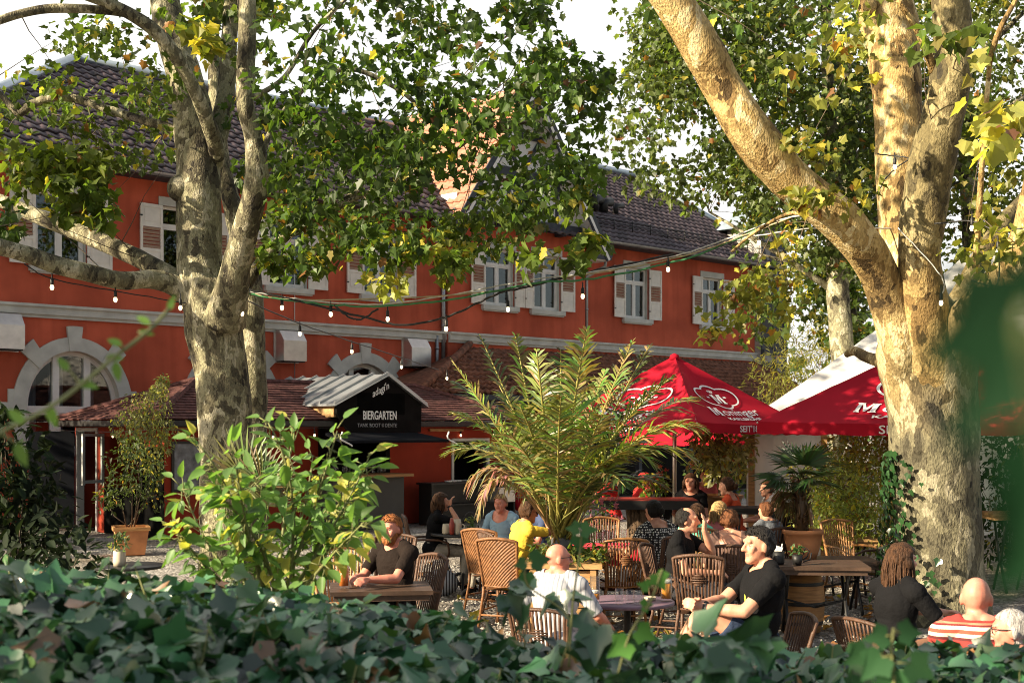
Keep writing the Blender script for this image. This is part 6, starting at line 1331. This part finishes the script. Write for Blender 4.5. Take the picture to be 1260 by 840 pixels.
def person(label, px, top, Y, deg, head=(0,0), hands=None, lean=.05, skin='fair', hair=None, hs='short', shirt=BLK, sleeve=.8, bottom=JEANS, short=1.0, vox=.011, knees=None, ankles=None, chair=True,
           neckline=.0, beard=None, glasses=None, watch=None, female=False, build=1.0, poles=None, twist=0, curl=.55, headtop=None, dx=0):
    """a seated person; local frame faces +Y, +X is the person's own right side"""
    zt = EYE-(top-HY)*Y/F; s = min(1.06, max(.92, zt/1.295)); dz = (zt-1.295*s)/s
    o_loc = V3((gx(px,Y)+dx, Y, 0))
    w = (.92 if female else 1.0)*build
    ph = V3((0,-.02,.555+dz)); up = V3((0,math.sin(lean),math.cos(lean))); fwd = V3((0,math.cos(lean),-math.sin(lean)))
    chest = ph+up*.30; nb = ph+up*.50; hc = nb+up*.032+V3((0,.042,.10))
    hip = [V3((sx*.092,.0,.54+dz)) for sx in (-1,1)]
    tr_ = Matrix.Rotation(twist,3,'Z'); sh = [nb+tr_@(V3((sx*.178*w,0,0)))+up*-.065 for sx in (-1,1)]
    mb = MB(); bones = []
    def cap(n, a, b, ra, rb): mb.caps(a, b, ra, rb, 14); bones.append((n, np.array(a), np.array(b), ra, rb))
    def ell(n, c, r, rot=None): mb.ell(c, r, 16, 12, 0, rot); bones.append((n, np.array(c)-np.array((r[0]*.4,0,0)), np.array(c)+np.array((r[0]*.4,0,0)), r[1]*.95, r[1]*.95))
    Rl = Matrix.Rotation(-lean,3,'X')
    ell('pelvis', ph+V3((0,-.01,0)), (.165*(1.04 if female else .98),.125,.13), Rl)
    ell('torso', ph+up*.16, (.15*w,.112*build,.17), Rl); ell('torso', ph+up*.33, (.168*w,.118*build,.19), Rl); ell('torso', nb-up*.10, (.165*w,.09,.09), Rl)
    if female:
        for sx in (-1,1): ell('torso', chest+fwd*.085+V3((sx*.075,0,.0)), (.065,.06,.065))
    if build > 1.08: ell('torso', ph+up*.13+fwd*.05, (.15*build,.13*build,.14))
    for k in (0,1):
        cap('torso', nb+up*-.05, sh[k], .058, .062*(w**.5)); cap('torso', nb+up*.015+V3(((-1,1)[k]*.035,-.01,0)), sh[k].lerp(nb,.25)+up*.035, .045, .040)
    hd_m = Matrix.Rotation(head[0],3,'Z') @ Matrix.Rotation(head[1],3,'X')
    H = lambda x,y,z: hc + hd_m@V3((x,y,z))
    cap('neck', nb-up*.03, H(0,-.015,-.06), .060*(.9 if female else 1), .054*(.88 if female else 1))
    def hell(n, c, r): ell(n, H(*c), r, hd_m)
    hell('head', (0,-.008,.022), (.077,.096,.096)); hell('head', (0,.018,-.035), (.064,.074,.080)); hell('head', (0,.060,-.095), (.036,.032,.027)); hell('head', (0,.045,-.075), (.05,.042,.04)); hell('head', (0,.03,-.06), (.056,.052,.05))
    cap('head', H(-.036,.080,.030), H(.036,.080,.030), .015, .015); cap('nose', H(0,.090,.018), H(0,.112,-.026), .0085, .0145); cap('nose', H(-.012,.098,-.028), H(.012,.098,-.028), .010, .010)
    cap('mouth', H(-.016,.0765,-.060), H(.016,.0765,-.060), .0105, .0105); cap('head', H(-.045,.062,-.012), H(-.038,.066,-.035), .02, .018); cap('head', H(.045,.062,-.012), H(.038,.066,-.035), .02, .018)
    for sx in (-1,1): hell('ear', (sx*.078,-.010,-.008), (.012,.024,.034))
    # arms
    hands = hands or ((-.12,.36,.72),(.12,.36,.72)); J = []
    for k in (0,1):
        sx = (-1,1)[k]; pole = V3(poles[k]) if poles and poles[k] else V3((sx*.6,-.4,-.8)); tgt = V3(hands[k][:3])+V3((0,0,dz))
        el, wr = ik(sh[k], tgt, .285, .255, pole)
        cap('uarm', sh[k], el, .050*w, .040*w); cap('farm', el, el.lerp(wr,.35), .040*w, .041*w); cap('farm', el.lerp(wr,.35), wr, .040*w, .0265)
        hdv = V3(hands[k][3:6]).normalized() if len(hands[k]) > 3 else (wr-el).normalized()
        pn = V3(hands[k][6:9]) if len(hands[k]) > 6 else V3((-sx*.6,0,-.8)); side = hdv.cross(pn).normalized(); pn = side.cross(hdv).normalized()*-1 if False else (pn-hdv*pn.dot(hdv)).normalized()
        cap('hand', wr+hdv*.02, wr+hdv*.075, .026, .024); 
        for q in (-1,1): cap('hand', wr+hdv*.03+side*q*.014, wr+hdv*.082+side*q*.026, .020, .0155)
        for f_ in range(4):
            kb_ = wr+hdv*(.092-abs(f_-1.3)*.004)+side*(-.030+.020*f_); L = (.066,.076,.071,.055)[f_]; d1 = (hdv+pn*curl*.7).normalized(); d2 = (hdv+pn*curl*2.0).normalized(); r_ = max(.0088, vox*.95)
            m_ = kb_+d1*L*.5; cap('hand', kb_, m_, r_, r_*.95); cap('hand', m_, m_+d2*L*.5, r_*.95, r_*.85)
        tb_ = side*(-1 if (k == 0) else 1)*(-1 if False else 1); a = wr+hdv*.03+tb_*.022; b = a+(hdv*.6+tb_*.6+pn*.35).normalized()*.038; c = b+(hdv*.9+pn*.4).normalized()*.03; r_ = max(.0105, vox)
        cap('hand', a, b, .014, r_); cap('hand', b, c, r_, r_*.9); J.append((el, wr, hdv))
    # legs
    for k in (0,1):
        sx = (-1,1)[k]; kn = V3(knees[k]) if knees and knees[k] else V3((sx*.15,.42,.53+min(0,dz)))
        kn = hip[k]+(kn-hip[k]).normalized()*.43; an_ = V3(ankles[k]) if ankles and ankles[k] else V3((kn.x,kn.y-.04,.09)); an_ = kn+(an_-kn).normalized()*min(.43,(an_-kn).length) if (an_-kn).length > .43 else an_
        cap('thigh', hip[k], kn, .088*(1.05 if female else 1)*build**.5, .060); cap('shin', kn, kn.lerp(an_,.35), .056, .056); cap('shin', kn.lerp(an_,.35), an_, .055, .036)
        fd = V3((sx*.15,1,-.18)).normalized(); cap('foot', an_+V3((0,-.02,-.045)), an_+fd*.09+V3((0,0,-.05)), .036, .036); cap('foot', an_+fd*.09+V3((0,0,-.05)), an_+fd*.17+V3((0,0,-.055)), .036, .026)
    tmp = mb.build('body_tmp', SKIN[skin]); md = tmp.modifiers.new('r','REMESH'); md.mode = 'VOXEL'; md.voxel_size = vox
    md = tmp.modifiers.new('s','SMOOTH'); md.factor = .5; md.iterations = 3
    dg = bpy.context.evaluated_depsgraph_get(); me = bpy.data.meshes.new_from_object(tmp.evaluated_get(dg)); bpy.data.objects.remove(tmp)
    me.name = 'person_body'; me.materials.clear()
    for x in (SKIN[skin], M['lip'], HAIR.get(beard or 'brown'), bottom if short >= 1 else BLK): me.materials.append(x)
    nv = len(me.vertices); co = np.empty(nv*3); me.vertices.foreach_get('co', co); co = co.reshape(-1,3); no = np.empty(nv*3); me.vertices.foreach_get('normal', no); no = no.reshape(-1,3)
    best = np.full(nv, 1e9); nm_ = np.array(['']*nv, dtype=object); tt_ = np.zeros(nv)
    for (n, a, b, ra, rb) in bones:
        d, t = closest(co, a, b, ra, rb); q = d < best; best[q] = d[q]; nm_[q] = n; tt_[q] = t[q]
    hl_ = (co-np.array(hc)) @ np.array(hd_m)   # head-local coordinates
    o = bpy.data.objects.new('person', me); COL.objects.link(o); o.location = o_loc; o.rotation_euler = (0,0,R(deg)); o.scale = (s,s,s); tag(o, label, 'person')
    faces = [tuple(p.vertices) for p in me.polygons]
    # arm parameter over the whole upper arm / forearm
    def armpar(k):
        d, t = closest(co, np.array(sh[k]), np.array(J[k][0]), .05, .04); return t
    side_ = (np.linalg.norm(co-np.array(sh[0]),axis=1)+np.linalg.norm(co-np.array(J[0][0]),axis=1) > np.linalg.norm(co-np.array(sh[1]),axis=1)+np.linalg.norm(co-np.array(J[1][0]),axis=1)).astype(int)
    par = np.where(side_ == 0, armpar(0), armpar(1))
    U = lambda *n: np.isin(nm_, n)
    hgt = (co-np.array(nb)) @ np.array(up)
    fz = (co-np.array(nb)) @ np.array(fwd)
    def garment(name, mask, th, m, amp=.006, fr_=9, seed=0, fac=None):
        sel = [f for f in faces if all(mask[i] for i in f)]
        if not sel: return None
        ids = sorted({i for f in sel for i in f}); mp = {i:j for j,i in enumerate(ids)}; vs = []
        # count how many selected faces use each vertex to find the hem
        cnt = {}
        for f in sel:
            for i in f: cnt[i] = cnt.get(i,0)+1
        for i in ids:
            p = V3(co[i]); nn = V3(no[i]); t = th*(fac[i] if fac is not None else 1)
            if cnt[i] < 3: t *= .72
            vs.append(p+nn*(t+amp*(noise.noise(p*fr_+V3((seed,0,0)))+.6*noise.noise(p*fr_*2.3))))
        ec = {}
        for f in sel:
            for q in range(len(f)):
                e = tuple(sorted((f[q], f[(q+1)%len(f)]))); ec[e] = ec.get(e,0)+1
        nb_ = {}
        for (u_, v_), k_ in ec.items():
            if k_ == 1: nb_.setdefault(mp[u_],[]).append(mp[v_]); nb_.setdefault(mp[v_],[]).append(mp[u_])
        for _ in range(14):
            nw = {i: vs[i]*.4+sum((vs[j] for j in l), V3((0,0,0)))*(.6/len(l)) for i, l in nb_.items()}
            for i, q in nw.items(): vs[i] = q
        g = MB(); g.add(vs, [tuple(mp[i] for i in f) for f in sel], 0, True)
        return g.build(name, m, o)
    sl_mask = U('uarm') & (par < sleeve) if sleeve <= 1 else U('uarm')|(U('farm') if sleeve > 1.2 else U('uarm'))
    low = -.03 if neckline == 0 else -.045-neckline
    neckcut = np.where(fz > .03, hgt < low-.02+.45*np.abs(co[:,0]), hgt < (.02 if neckline == 0 else -.0-neckline*.9))
    tors = (U('torso') & (neckcut | (np.abs(co[:,0]) > (.085 if neckline == 0 else .105)))) | (U('neck') & neckcut & (hgt < .03)) | (U('pelvis') & (co[:,2] > .48+dz))
    if shirt is not None:
        fold = 1+.6*np.clip((-hgt-.2)*2,0,1)
        garment('shirt', tors|sl_mask, .013, shirt, .0075, 8, px, fold)
    trm = U('pelvis','thigh')|(U('torso') & (hgt < -.42))
    if short >= 1: trm = trm|U('shin')
    else:
        kz = U('thigh') & (tt_ > short); trm = trm & ~kz
    if bottom is not None: garment('trousers' if short >= 1 else 'shorts', trm, .010, bottom, .007, 9, px+3)
    garment('shoes', U('foot'), .008, BLK, 0)
    # lips and beard are patches of the head
    isf = np.zeros(len(faces), dtype=np.int32)
    for j, f in enumerate(faces):
        c = hl_[list(f)].mean(0)
        if c[1] > .065 and abs(c[0]) < .026 and -.072 < c[2] < -.052: isf[j] = 1
    me.polygons.foreach_set('material_index', isf); me.polygons.foreach_set('use_smooth', [True]*len(faces))
    x, y, z = hl_[:,0], hl_[:,1], hl_[:,2]; hd = U('head','ear','neck','mouth','nose') & (np.linalg.norm(hl_,axis=1) < .16)
    if beard: garment('beard', hd & ~U('ear','nose') & (((z < -.052)&(y > -.005)&~((np.abs(x) < .024)&(z > -.070)&(y > .07))) | ((z < -.02)&(np.abs(x) > .055)&(y < .055)&(y > -.01))|((z > -.052)&(z < -.036)&(y > .075)&(np.abs(x) < .032))) & (z > -.15), .012, HAIR[beard], .008, 40)
    if hair:
        line = np.where(y > .045, z > .062-.25*np.abs(x)*0, np.where(y > -.005, z > .012+(y+.005)*1.0, z > -.075))
        if hs == 'receding': line = np.where(y > .01, (z > .05) & (np.abs(x) > .055) & (y < .03), np.where(y > -.02, z > -.005, z > -.07)) & ~((np.abs(x) < .05)&(z > .07)&(y > -.03))
        thk = {'short':.014,'crop':.007,'long':.022,'bob':.026,'bun':.016,'receding':.010,'pony':.016}[hs]
        hm = hd & line & ~U('ear','nose','mouth')
        if hs in ('long','bob'): hm = hm|(U('head','ear','neck') & (y < .03) & (z > -.11) & (np.linalg.norm(hl_,axis=1) < .17) & ((np.abs(x) > .045)|(y < -.03)))
        ho = garment('hair', hm, thk, HAIR[hair], .007 if hs != 'crop' else .002, 28, px)
        ex = MB()
        if hs in ('bun',): ex.ell(H(0,-.115,-.01), (.045,.04,.045), 14, 10, 0, hd_m); ex.ell(H(0,-.135,.0), (.028,.026,.03), 10, 8, 0, hd_m)
        if hs in ('long','bob','pony'):
            L_ = {'long':.30,'bob':.14,'pony':.2}[hs]; r2 = random.Random(int(px))
            for j in range(150 if hs != 'pony' else 30):
                a = R(r2.uniform(100,440)) if hs != 'pony' else R(r2.uniform(255,285)); a_ = a
                q = V3((.083*math.cos(a),-.012+.098*math.sin(a),r2.uniform(-.02,.06)))
                if q.y > .035: continue
                l2 = L_*r2.uniform(.7,1.1); e = V3((q.x*1.18+r2.uniform(-.02,.02),q.y*1.15-.01,q.z-l2)); pts = [V3((q.x*.5,q.y*.5,.1)),q,q.lerp(e,.5)+V3((q.x*.18,q.y*.15,0)),e]
                S_ = spline([hc+hd_m@p for p in pts], 4); ex.tube(S_, [.0075]*(len(S_)-4)+[.007,.006,.004,.002], 4)
        if hs == 'short' or hs == 'crop':
            r2 = random.Random(int(px)); cand = np.where(hm & (z > .03))[0]
            for j in range(160 if hs == 'short' and len(cand) else 0):
                i = cand[r2.randrange(len(cand))]; p = V3(co[i])+V3(no[i])*.008; d = (V3(no[i])*.35+hd_m@V3((r2.uniform(-.5,.5),r2.uniform(.2,1.0),.25)))*.018; ex.tube([p,p+d*.6,p+d+rv(.004)], [.005,.0035,.001], 4)
        if ex.v: ex.build('hair_strands', HAIR[hair], o)
    # eyes with brows
    for sx in (-1,1):
        e = MB(); e.ell(H(sx*.0315,.0735,.004), (.0135,.0095,.0068), 10, 8, 0, hd_m); e.ell(H(sx*.0315,.0805,.004), (.0055,.0030,.0052), 8, 6, 1, hd_m); e.build('eye', [M['eyew'],M['iris']], o)
        b = MB(); b.tube([H(sx*.016,.091,.026),H(sx*.032,.090,.030),H(sx*.049,.079,.025)], [.0028,.0038,.0022], 5); b.build('eyebrow', HAIR[hair or beard or 'sand'], o)
    if glasses:
        g = MB()
        zc = .006 if glasses != 'up' else .085; yc = .098 if glasses != 'up' else .07
        for sx in (-1,1):
            c = [H(sx*.033+.024*math.cos(R(q)),yc,zc+.019*math.sin(R(q))) for q in range(0,361,24)]; g.tube(c, .0022, 5); g.tube([H(sx*.057,yc-.002,zc+.008),H(sx*.082,.03,zc+.008),H(sx*.084,-.02,zc+.004)], .0028, 5)
            if glasses in ('sun','up'): g.add(c[:-1], [tuple(range(len(c)-1))], 0)
        g.tube([H(-.01,yc+.004,zc+.006),H(.01,yc+.004,zc+.006)], .0025, 5); g.build('glasses' if glasses not in ('sun','up') else 'sunglasses', M['black'], o)
    if watch is not None:
        el, wr, hdv = J[watch]; b = MB(); p = wr-hdv*.005; ax = (wr-el).normalized(); q = ax.to_track_quat('Z','Y').to_matrix()
        b.add([p+q@V3((.031*math.cos(a),.031*math.sin(a),zz)) for zz in (-.012,.012) for a in np.linspace(0,2*math.pi,17)[:-1]], [(j,(j+1)%16,16+(j+1)%16,16+j) for j in range(16)], 0, True)
        b.ell(p+q@V3((-.022,.026,0)), (.020,.020,.020), 12, 8); b.build('watch', M['black'], o)
    o['_h'] = 0; del o['_h']
    return o, dict(H=H, hc=hc, nb=nb, sh=sh, J=J, fwd=fwd, up=up, loc=o_loc, s=s)

GREYSTR = stripemat('grey_striped_polo', (.42,.43,.46), (.24,.26,.30), 9, 'X', thresh=.82)
REDSTR = None
def multistripe(name):
    m, N, L, b = nm(name); tc = N.new('ShaderNodeTexCoord'); sx = N.new('ShaderNodeSeparateXYZ'); L.new(tc.outputs['Object'], sx.inputs[0]); ma = N.new('ShaderNodeMath'); ma.operation = 'MULTIPLY'; ma.inputs[1].default_value = 7.5; L.new(sx.outputs['Z'], ma.inputs[0])
    fr_ = N.new('ShaderNodeMath'); fr_.operation = 'FRACT'; L.new(ma.outputs[0], fr_.inputs[0])
    r = ramp(N, [(0,(.42,.03,.025)),(.28,(.10,.015,.015)),(.40,(.70,.52,.40)),(.55,(.50,.07,.04)),(.7,(.72,.60,.48)),(.84,(.18,.02,.02)),(.92,(.60,.20,.12))], 'CONSTANT'); L.new(fr_.outputs[0], r.inputs['Fac']); L.new(r.outputs['Color'], b.inputs['Base Color']); b.inputs['Roughness'].default_value = .9; return m
def dotmat(name):
    m, N, L, b = nm(name); tc = N.new('ShaderNodeTexCoord'); v = N.new('ShaderNodeTexVoronoi'); v.inputs['Scale'].default_value = 38; v.inputs['Randomness'].default_value = .25; L.new(tc.outputs['Object'], v.inputs['Vector'])
    r = ramp(N, [(0,(.68,.66,.62)),(.38,(.018,.018,.02))], 'CONSTANT'); L.new(v.outputs['Distance'], r.inputs['Fac']); L.new(r.outputs['Color'], b.inputs['Base Color']); b.inputs['Roughness'].default_value = .9; return m
TEAL = cloth('mint_shirt', (.14,.55,.40)); YEL = cloth('yellow_shirt', (.72,.50,.06)); SKY = cloth('pale_blue_denim_shirt', (.26,.40,.52)); RED = cloth('red_shirt', (.55,.03,.03)); PINK = cloth('pink_shirt', (.52,.16,.16)); ORG = cloth('orange_top', (.62,.10,.04))
KNIT = stripemat('brown_knit', (.16,.095,.075), (.085,.05,.042), 26, 'Z'); GRY = cloth('grey_print_shirt', (.12,.13,.15), .6); BRT = cloth('dark_brown_shirt', (.016,.011,.009)); NAVY = cloth('navy_shirt', (.05,.07,.14)); WHT = cloth('white_top', (.6,.58,.55))

# --- man in black by the lilac table
p1, q1 = person('man with short dark hair in a black yellow-lined shirt sitting sideways with clasped hands', 928, 650, 8.9, 100, (.10,.02), ((-.075,.36,.80,.45,.75,.25,.9,-.2,-.3),(.0,.37,.815,-.6,.6,.1,-.7,-.6,-.3)), -.10, 'fair', 'black', 'short', BLK, .72, JEANS, .62, .0068,
    knees=((-.02,.40,.86),(.14,.42,.55)), ankles=((.05,.58,.42),(.14,.42,.09)), poles=((-.7,-.5,-.6),(.7,-.4,-.7)), watch=0, build=1.06)
pr = MB(); f = q1['fwd']; b0 = q1['nb']
pr.tube([b0+V3((-.02,.135,-.13)), b0+V3((-.06,.150,-.19)), b0+V3((-.10,.155,-.25)), b0+V3((-.10,.16,-.29))], [.006,.009,.010,.006], 6, flat=.5); pr.build('shirt_print', mat('lime_print', (.62,.66,.05), .7), p1)
# --- bald man
person('bald man in a grey striped polo with dark glasses seen from behind', 684, 671, 9.7, -22, (-.95,.02), ((-.30,.30,.70),(.34,.30,.64)), .06, 'pink', None, 'short', GREYSTR, .95, BEIGE, .62, .0085, glasses='rim', build=1.1)
# --- bearded man
person('bearded ginger man in a dark brown shirt resting a forearm on the table', 486, 634.6, 11.35, 140, (.25,-.04), ((-.12,.44,.80,-.3,1,0),(.10,.40,.79,-.8,.6,0)), .05, 'pink', 'ginger', 'short', BRT, .75, DKT, 1.0, .0085, beard='ginger', build=1.04)
# --- brunette woman
person('brunette woman in a black top with sunglasses on her head and chin on her hand', 535, 608, 16.8, -84, (.02,.03), ((-.20,.40,.70),(.06,.20,1.13,-.2,.15,.9,-.2,.9,0)), .12, 'fair', 'brown', 'bob', BLK, .6, BEIGE, 1.0, .011, glasses='up', watch=1, female=True, poles=(None,(.5,.3,-.9)))
# --- man in pale blue
person('fair haired man in an open pale blue shirt facing the camera under the palm', 618, 609, 16.4, 150, (.12,.0), ((-.2,.32,.70),(.2,.32,.70)), .05, 'pink', 'sand', 'short', SKY, 1.0, BEIGE, 1.0, .011, neckline=.05, ankles=((-.1,.45,.09),(.1,.62,.16)))
# --- person in yellow
person('person in a bright yellow shirt leaning the head on a raised hand', 636, 617, 14.3, -68, (.05,-.12), ((-.16,.44,.78,1,.2,0),(.05,.30,1.17,-.1,-.1,1,.3,-1,0)), .22, 'tan', 'brown', 'short', YEL, .78, DKT, 1.0, .009, glasses='sun', poles=(None,(.4,.5,-.8)))
# --- man behind yellow
person('man in a navy shirt and sunglasses half hidden behind the person in yellow', 662, 610, 15.9, 118, (.1,0), None, .08, 'pink', 'auburn', 'short', NAVY, .8, DKT, 1.0, .012, glasses='sun')
# --- spotted blouse
person('woman with pinned dark hair in a black and white spotted blouse seen from behind', 812, 617, 14.0, 32, (.1,-.18), ((-.34,.36,.76),(.15,.30,.70)), .16, 'fair', 'black', 'bun', dotmat('spotted_blouse'), .55, DKT, 1.0, .0095, neckline=.05, female=True, build=1.12)
# --- man in black, hand on cheek
person('dark haired man in a black shirt holding his cheek with a raised hand', 836, 625, 12.4, -112, (.18,.02), ((.02,.24,1.10,.1,.10,1,.1,-1,.1),(.1,.34,.72)), .10, 'fair', 'black', 'receding', BLK, .6, DKT, 1.0, .0085, poles=((-.35,.45,-.8),None))
# --- mint, blonde, bun, child
person('brown haired person in a mint green shirt behind the man holding his cheek', 856, 622, 14.9, -30, (-.1,0), None, .05, 'fair', 'brown', 'bob', TEAL, .7, DKT, 1.0, .012, female=True)
person('blonde person seen from behind in the honey coloured rattan chair', 884, 619, 15.1, -35, (.0,0), None, .02, 'fair', 'blonde', 'bob', PINK, .8, DKT, 1.0, .012, female=True)
w1, wq = person('woman with brown hair in a bun wearing a brown knitted top with crossed straps', 898, 628, 12.9, -8, (-.1,-.1), None, .10, 'fair', 'auburn', 'bun', KNIT, .9, DKT, 1.0, .0085, neckline=.11, female=True, build=1.1)
b = MB(); n_ = wq['nb']
for sx in (-1,1): b.tube([n_+V3((sx*.09,-.035,.0)), n_+V3((sx*.02,-.098,-.09)), n_+V3((-sx*.06,-.112,-.16))], .006, 5)
b.build('strap', BLK, w1)
person('short haired child in a grey patterned shirt at the slat back chair', 945, 619, 15.6, 25, (.25,-.1), None, .05, 'fair', 'auburn', 'short', GRY, .8, DKT, 1.0, .011, build=.88)
# --- far group below the parasol
person('smiling dark haired woman with sunlit face behind the red bar table end', 850, 584, 19.6, 168, (-.1,0), None, .05, 'fair', 'brown', 'bob', BLK, .7, DKT, 1.0, .013, female=True)
person('man in a faded pink shirt below the olive tree', 868, 577, 21.4, 175, (.0,-.05), None, .05, 'tan', 'brown', 'short', PINK, .8, DKT, 1.0, .014)
person('woman in an orange top with bright sunlit bare shoulder', 903, 588, 18.6, 62, (.1,-.1), ((-.2,.32,.74),(.2,.32,.74)), .15, 'fair', 'brown', 'bun', ORG, .35, DKT, 1.0, .012, neckline=.07, female=True)
person('pale haired person in white sitting against the white tent wall', 949, 592, 19.3, 95, (.1,0), None, .08, 'fair', 'auburn', 'short', WHT, .8, DKT, 1.0, .013)
person('person with dark tied hair seated low before the long black bench table', 957, 610, 17.5, -5, (0,0), None, .08, 'fair', 'brown', 'bun', BLK, .7, DKT, 1.0, .013, female=True)
person('man in a red shirt stretching his arm along the bar table beneath the palm', 752, 575, 21.2, 80, (.1,-.1), ((-.1,.42,1.02),(.12,.45,1.02)), .10, 'tan', 'black', 'short', RED, .7, DKT, 1.0, .014)
pcap, qc = person('man in a red cap and red shirt behind the bar table flowers', 787, 582, 21.6, -75, (.1,-.1), None, .12, 'tan', 'brown', 'short', RED, .7, DKT, 1.0, .014)
b = MB(); b.ell(qc['H'](0,-.005,.055), (.092,.112,.075), 14, 10); b.ell(qc['H'](0,.12,.055), (.07,.07,.012), 12, 6); b.build('cap', RED, pcap)
person('dark haired person leaning in beside the silver parasol pole', 826, 586, 20.9, 70, (.1,-.2), None, .2, 'tan', 'black', 'bob', BLK, .7, DKT, 1.0, .014)
# --- long haired man
plh, ql = person('long haired man in a yellow printed black shirt reaching to the neighbouring chair', 1103, 672, 9.0, -62, (-.15,0), ((.0,.46,.80),(.22,.40,.78)), .06, 'fair', 'brown', 'long', BLK, .8, JEANS, 1.0, .008)
b = MB(); n_ = ql['nb']
for k in range(5): b.tube([n_+V3((-.10+.03*k,.118+.01*(k%2),-.16)), n_+V3((-.11+.03*k,.127,-.20-.012*(k%3)))], .006, 5)
for k in range(2): b.tube([n_+V3((-.148,.07-.04*k,-.17)), n_+V3((-.152,.07-.04*k,-.22))], .007, 5)
b.build('shirt_print', mat('yellow_print', (.72,.45,.03), .8), plh)
# --- striped man and grey haired person
person('bald man in a red and cream striped shirt seen from behind in a wicker chair', 1203, 713, 7.05, -12, (-.2,.0), ((-.2,.36,.76),(.2,.36,.76)), .05, 'pink', None, 'short', multistripe('red_cream_stripes'), .9, JEANS, 1.0, .0075, build=1.05)
person('grey haired person with round glasses at the picture edge beside the striped shirt', 1256, 752, 6.7, 62, (.15,-.05), None, .06, 'pink', 'grey', 'crop', NAVY, .8, DKT, 1.0, .009, glasses='rim')
# chairs under them
for pxx, Y, deg, pr_, lab in ((932,8.98,100,chC,'dark rattan armchair under the man in black with the clasped hands'),(682,9.62,-22,chC,'dark rattan chair under the bald man in the grey polo'),(494,11.4,128,chC,'dark rattan chair under the bearded man'),(1200,6.98,-12,chD,'honey coloured wicker chair under the man in the striped shirt'),
    (1098,9.0,-62,chC,'dark rattan chair under the long haired man'),(836,12.5,-112,chC,'dark rattan chair under the man holding his cheek'),(531,16.8,-84,chC,'dark metal armed chair under the brunette woman'),(619,16.5,150,chC,'dark rattan chair under the man in pale blue'),
    (632,14.3,-68,chC,'dark rattan chair under the person in yellow'),(812,13.95,32,chC,'dark rattan chair under the woman in the spotted blouse'),(898,12.85,-8,chC,'dark rattan chair under the woman in the knitted top')):
    o = chair(pr_, pxx, Y, deg, lab)
    if 'grey polo' in lab or 'clasped' in lab or 'long haired' in lab: o.scale = (1,1,.83)
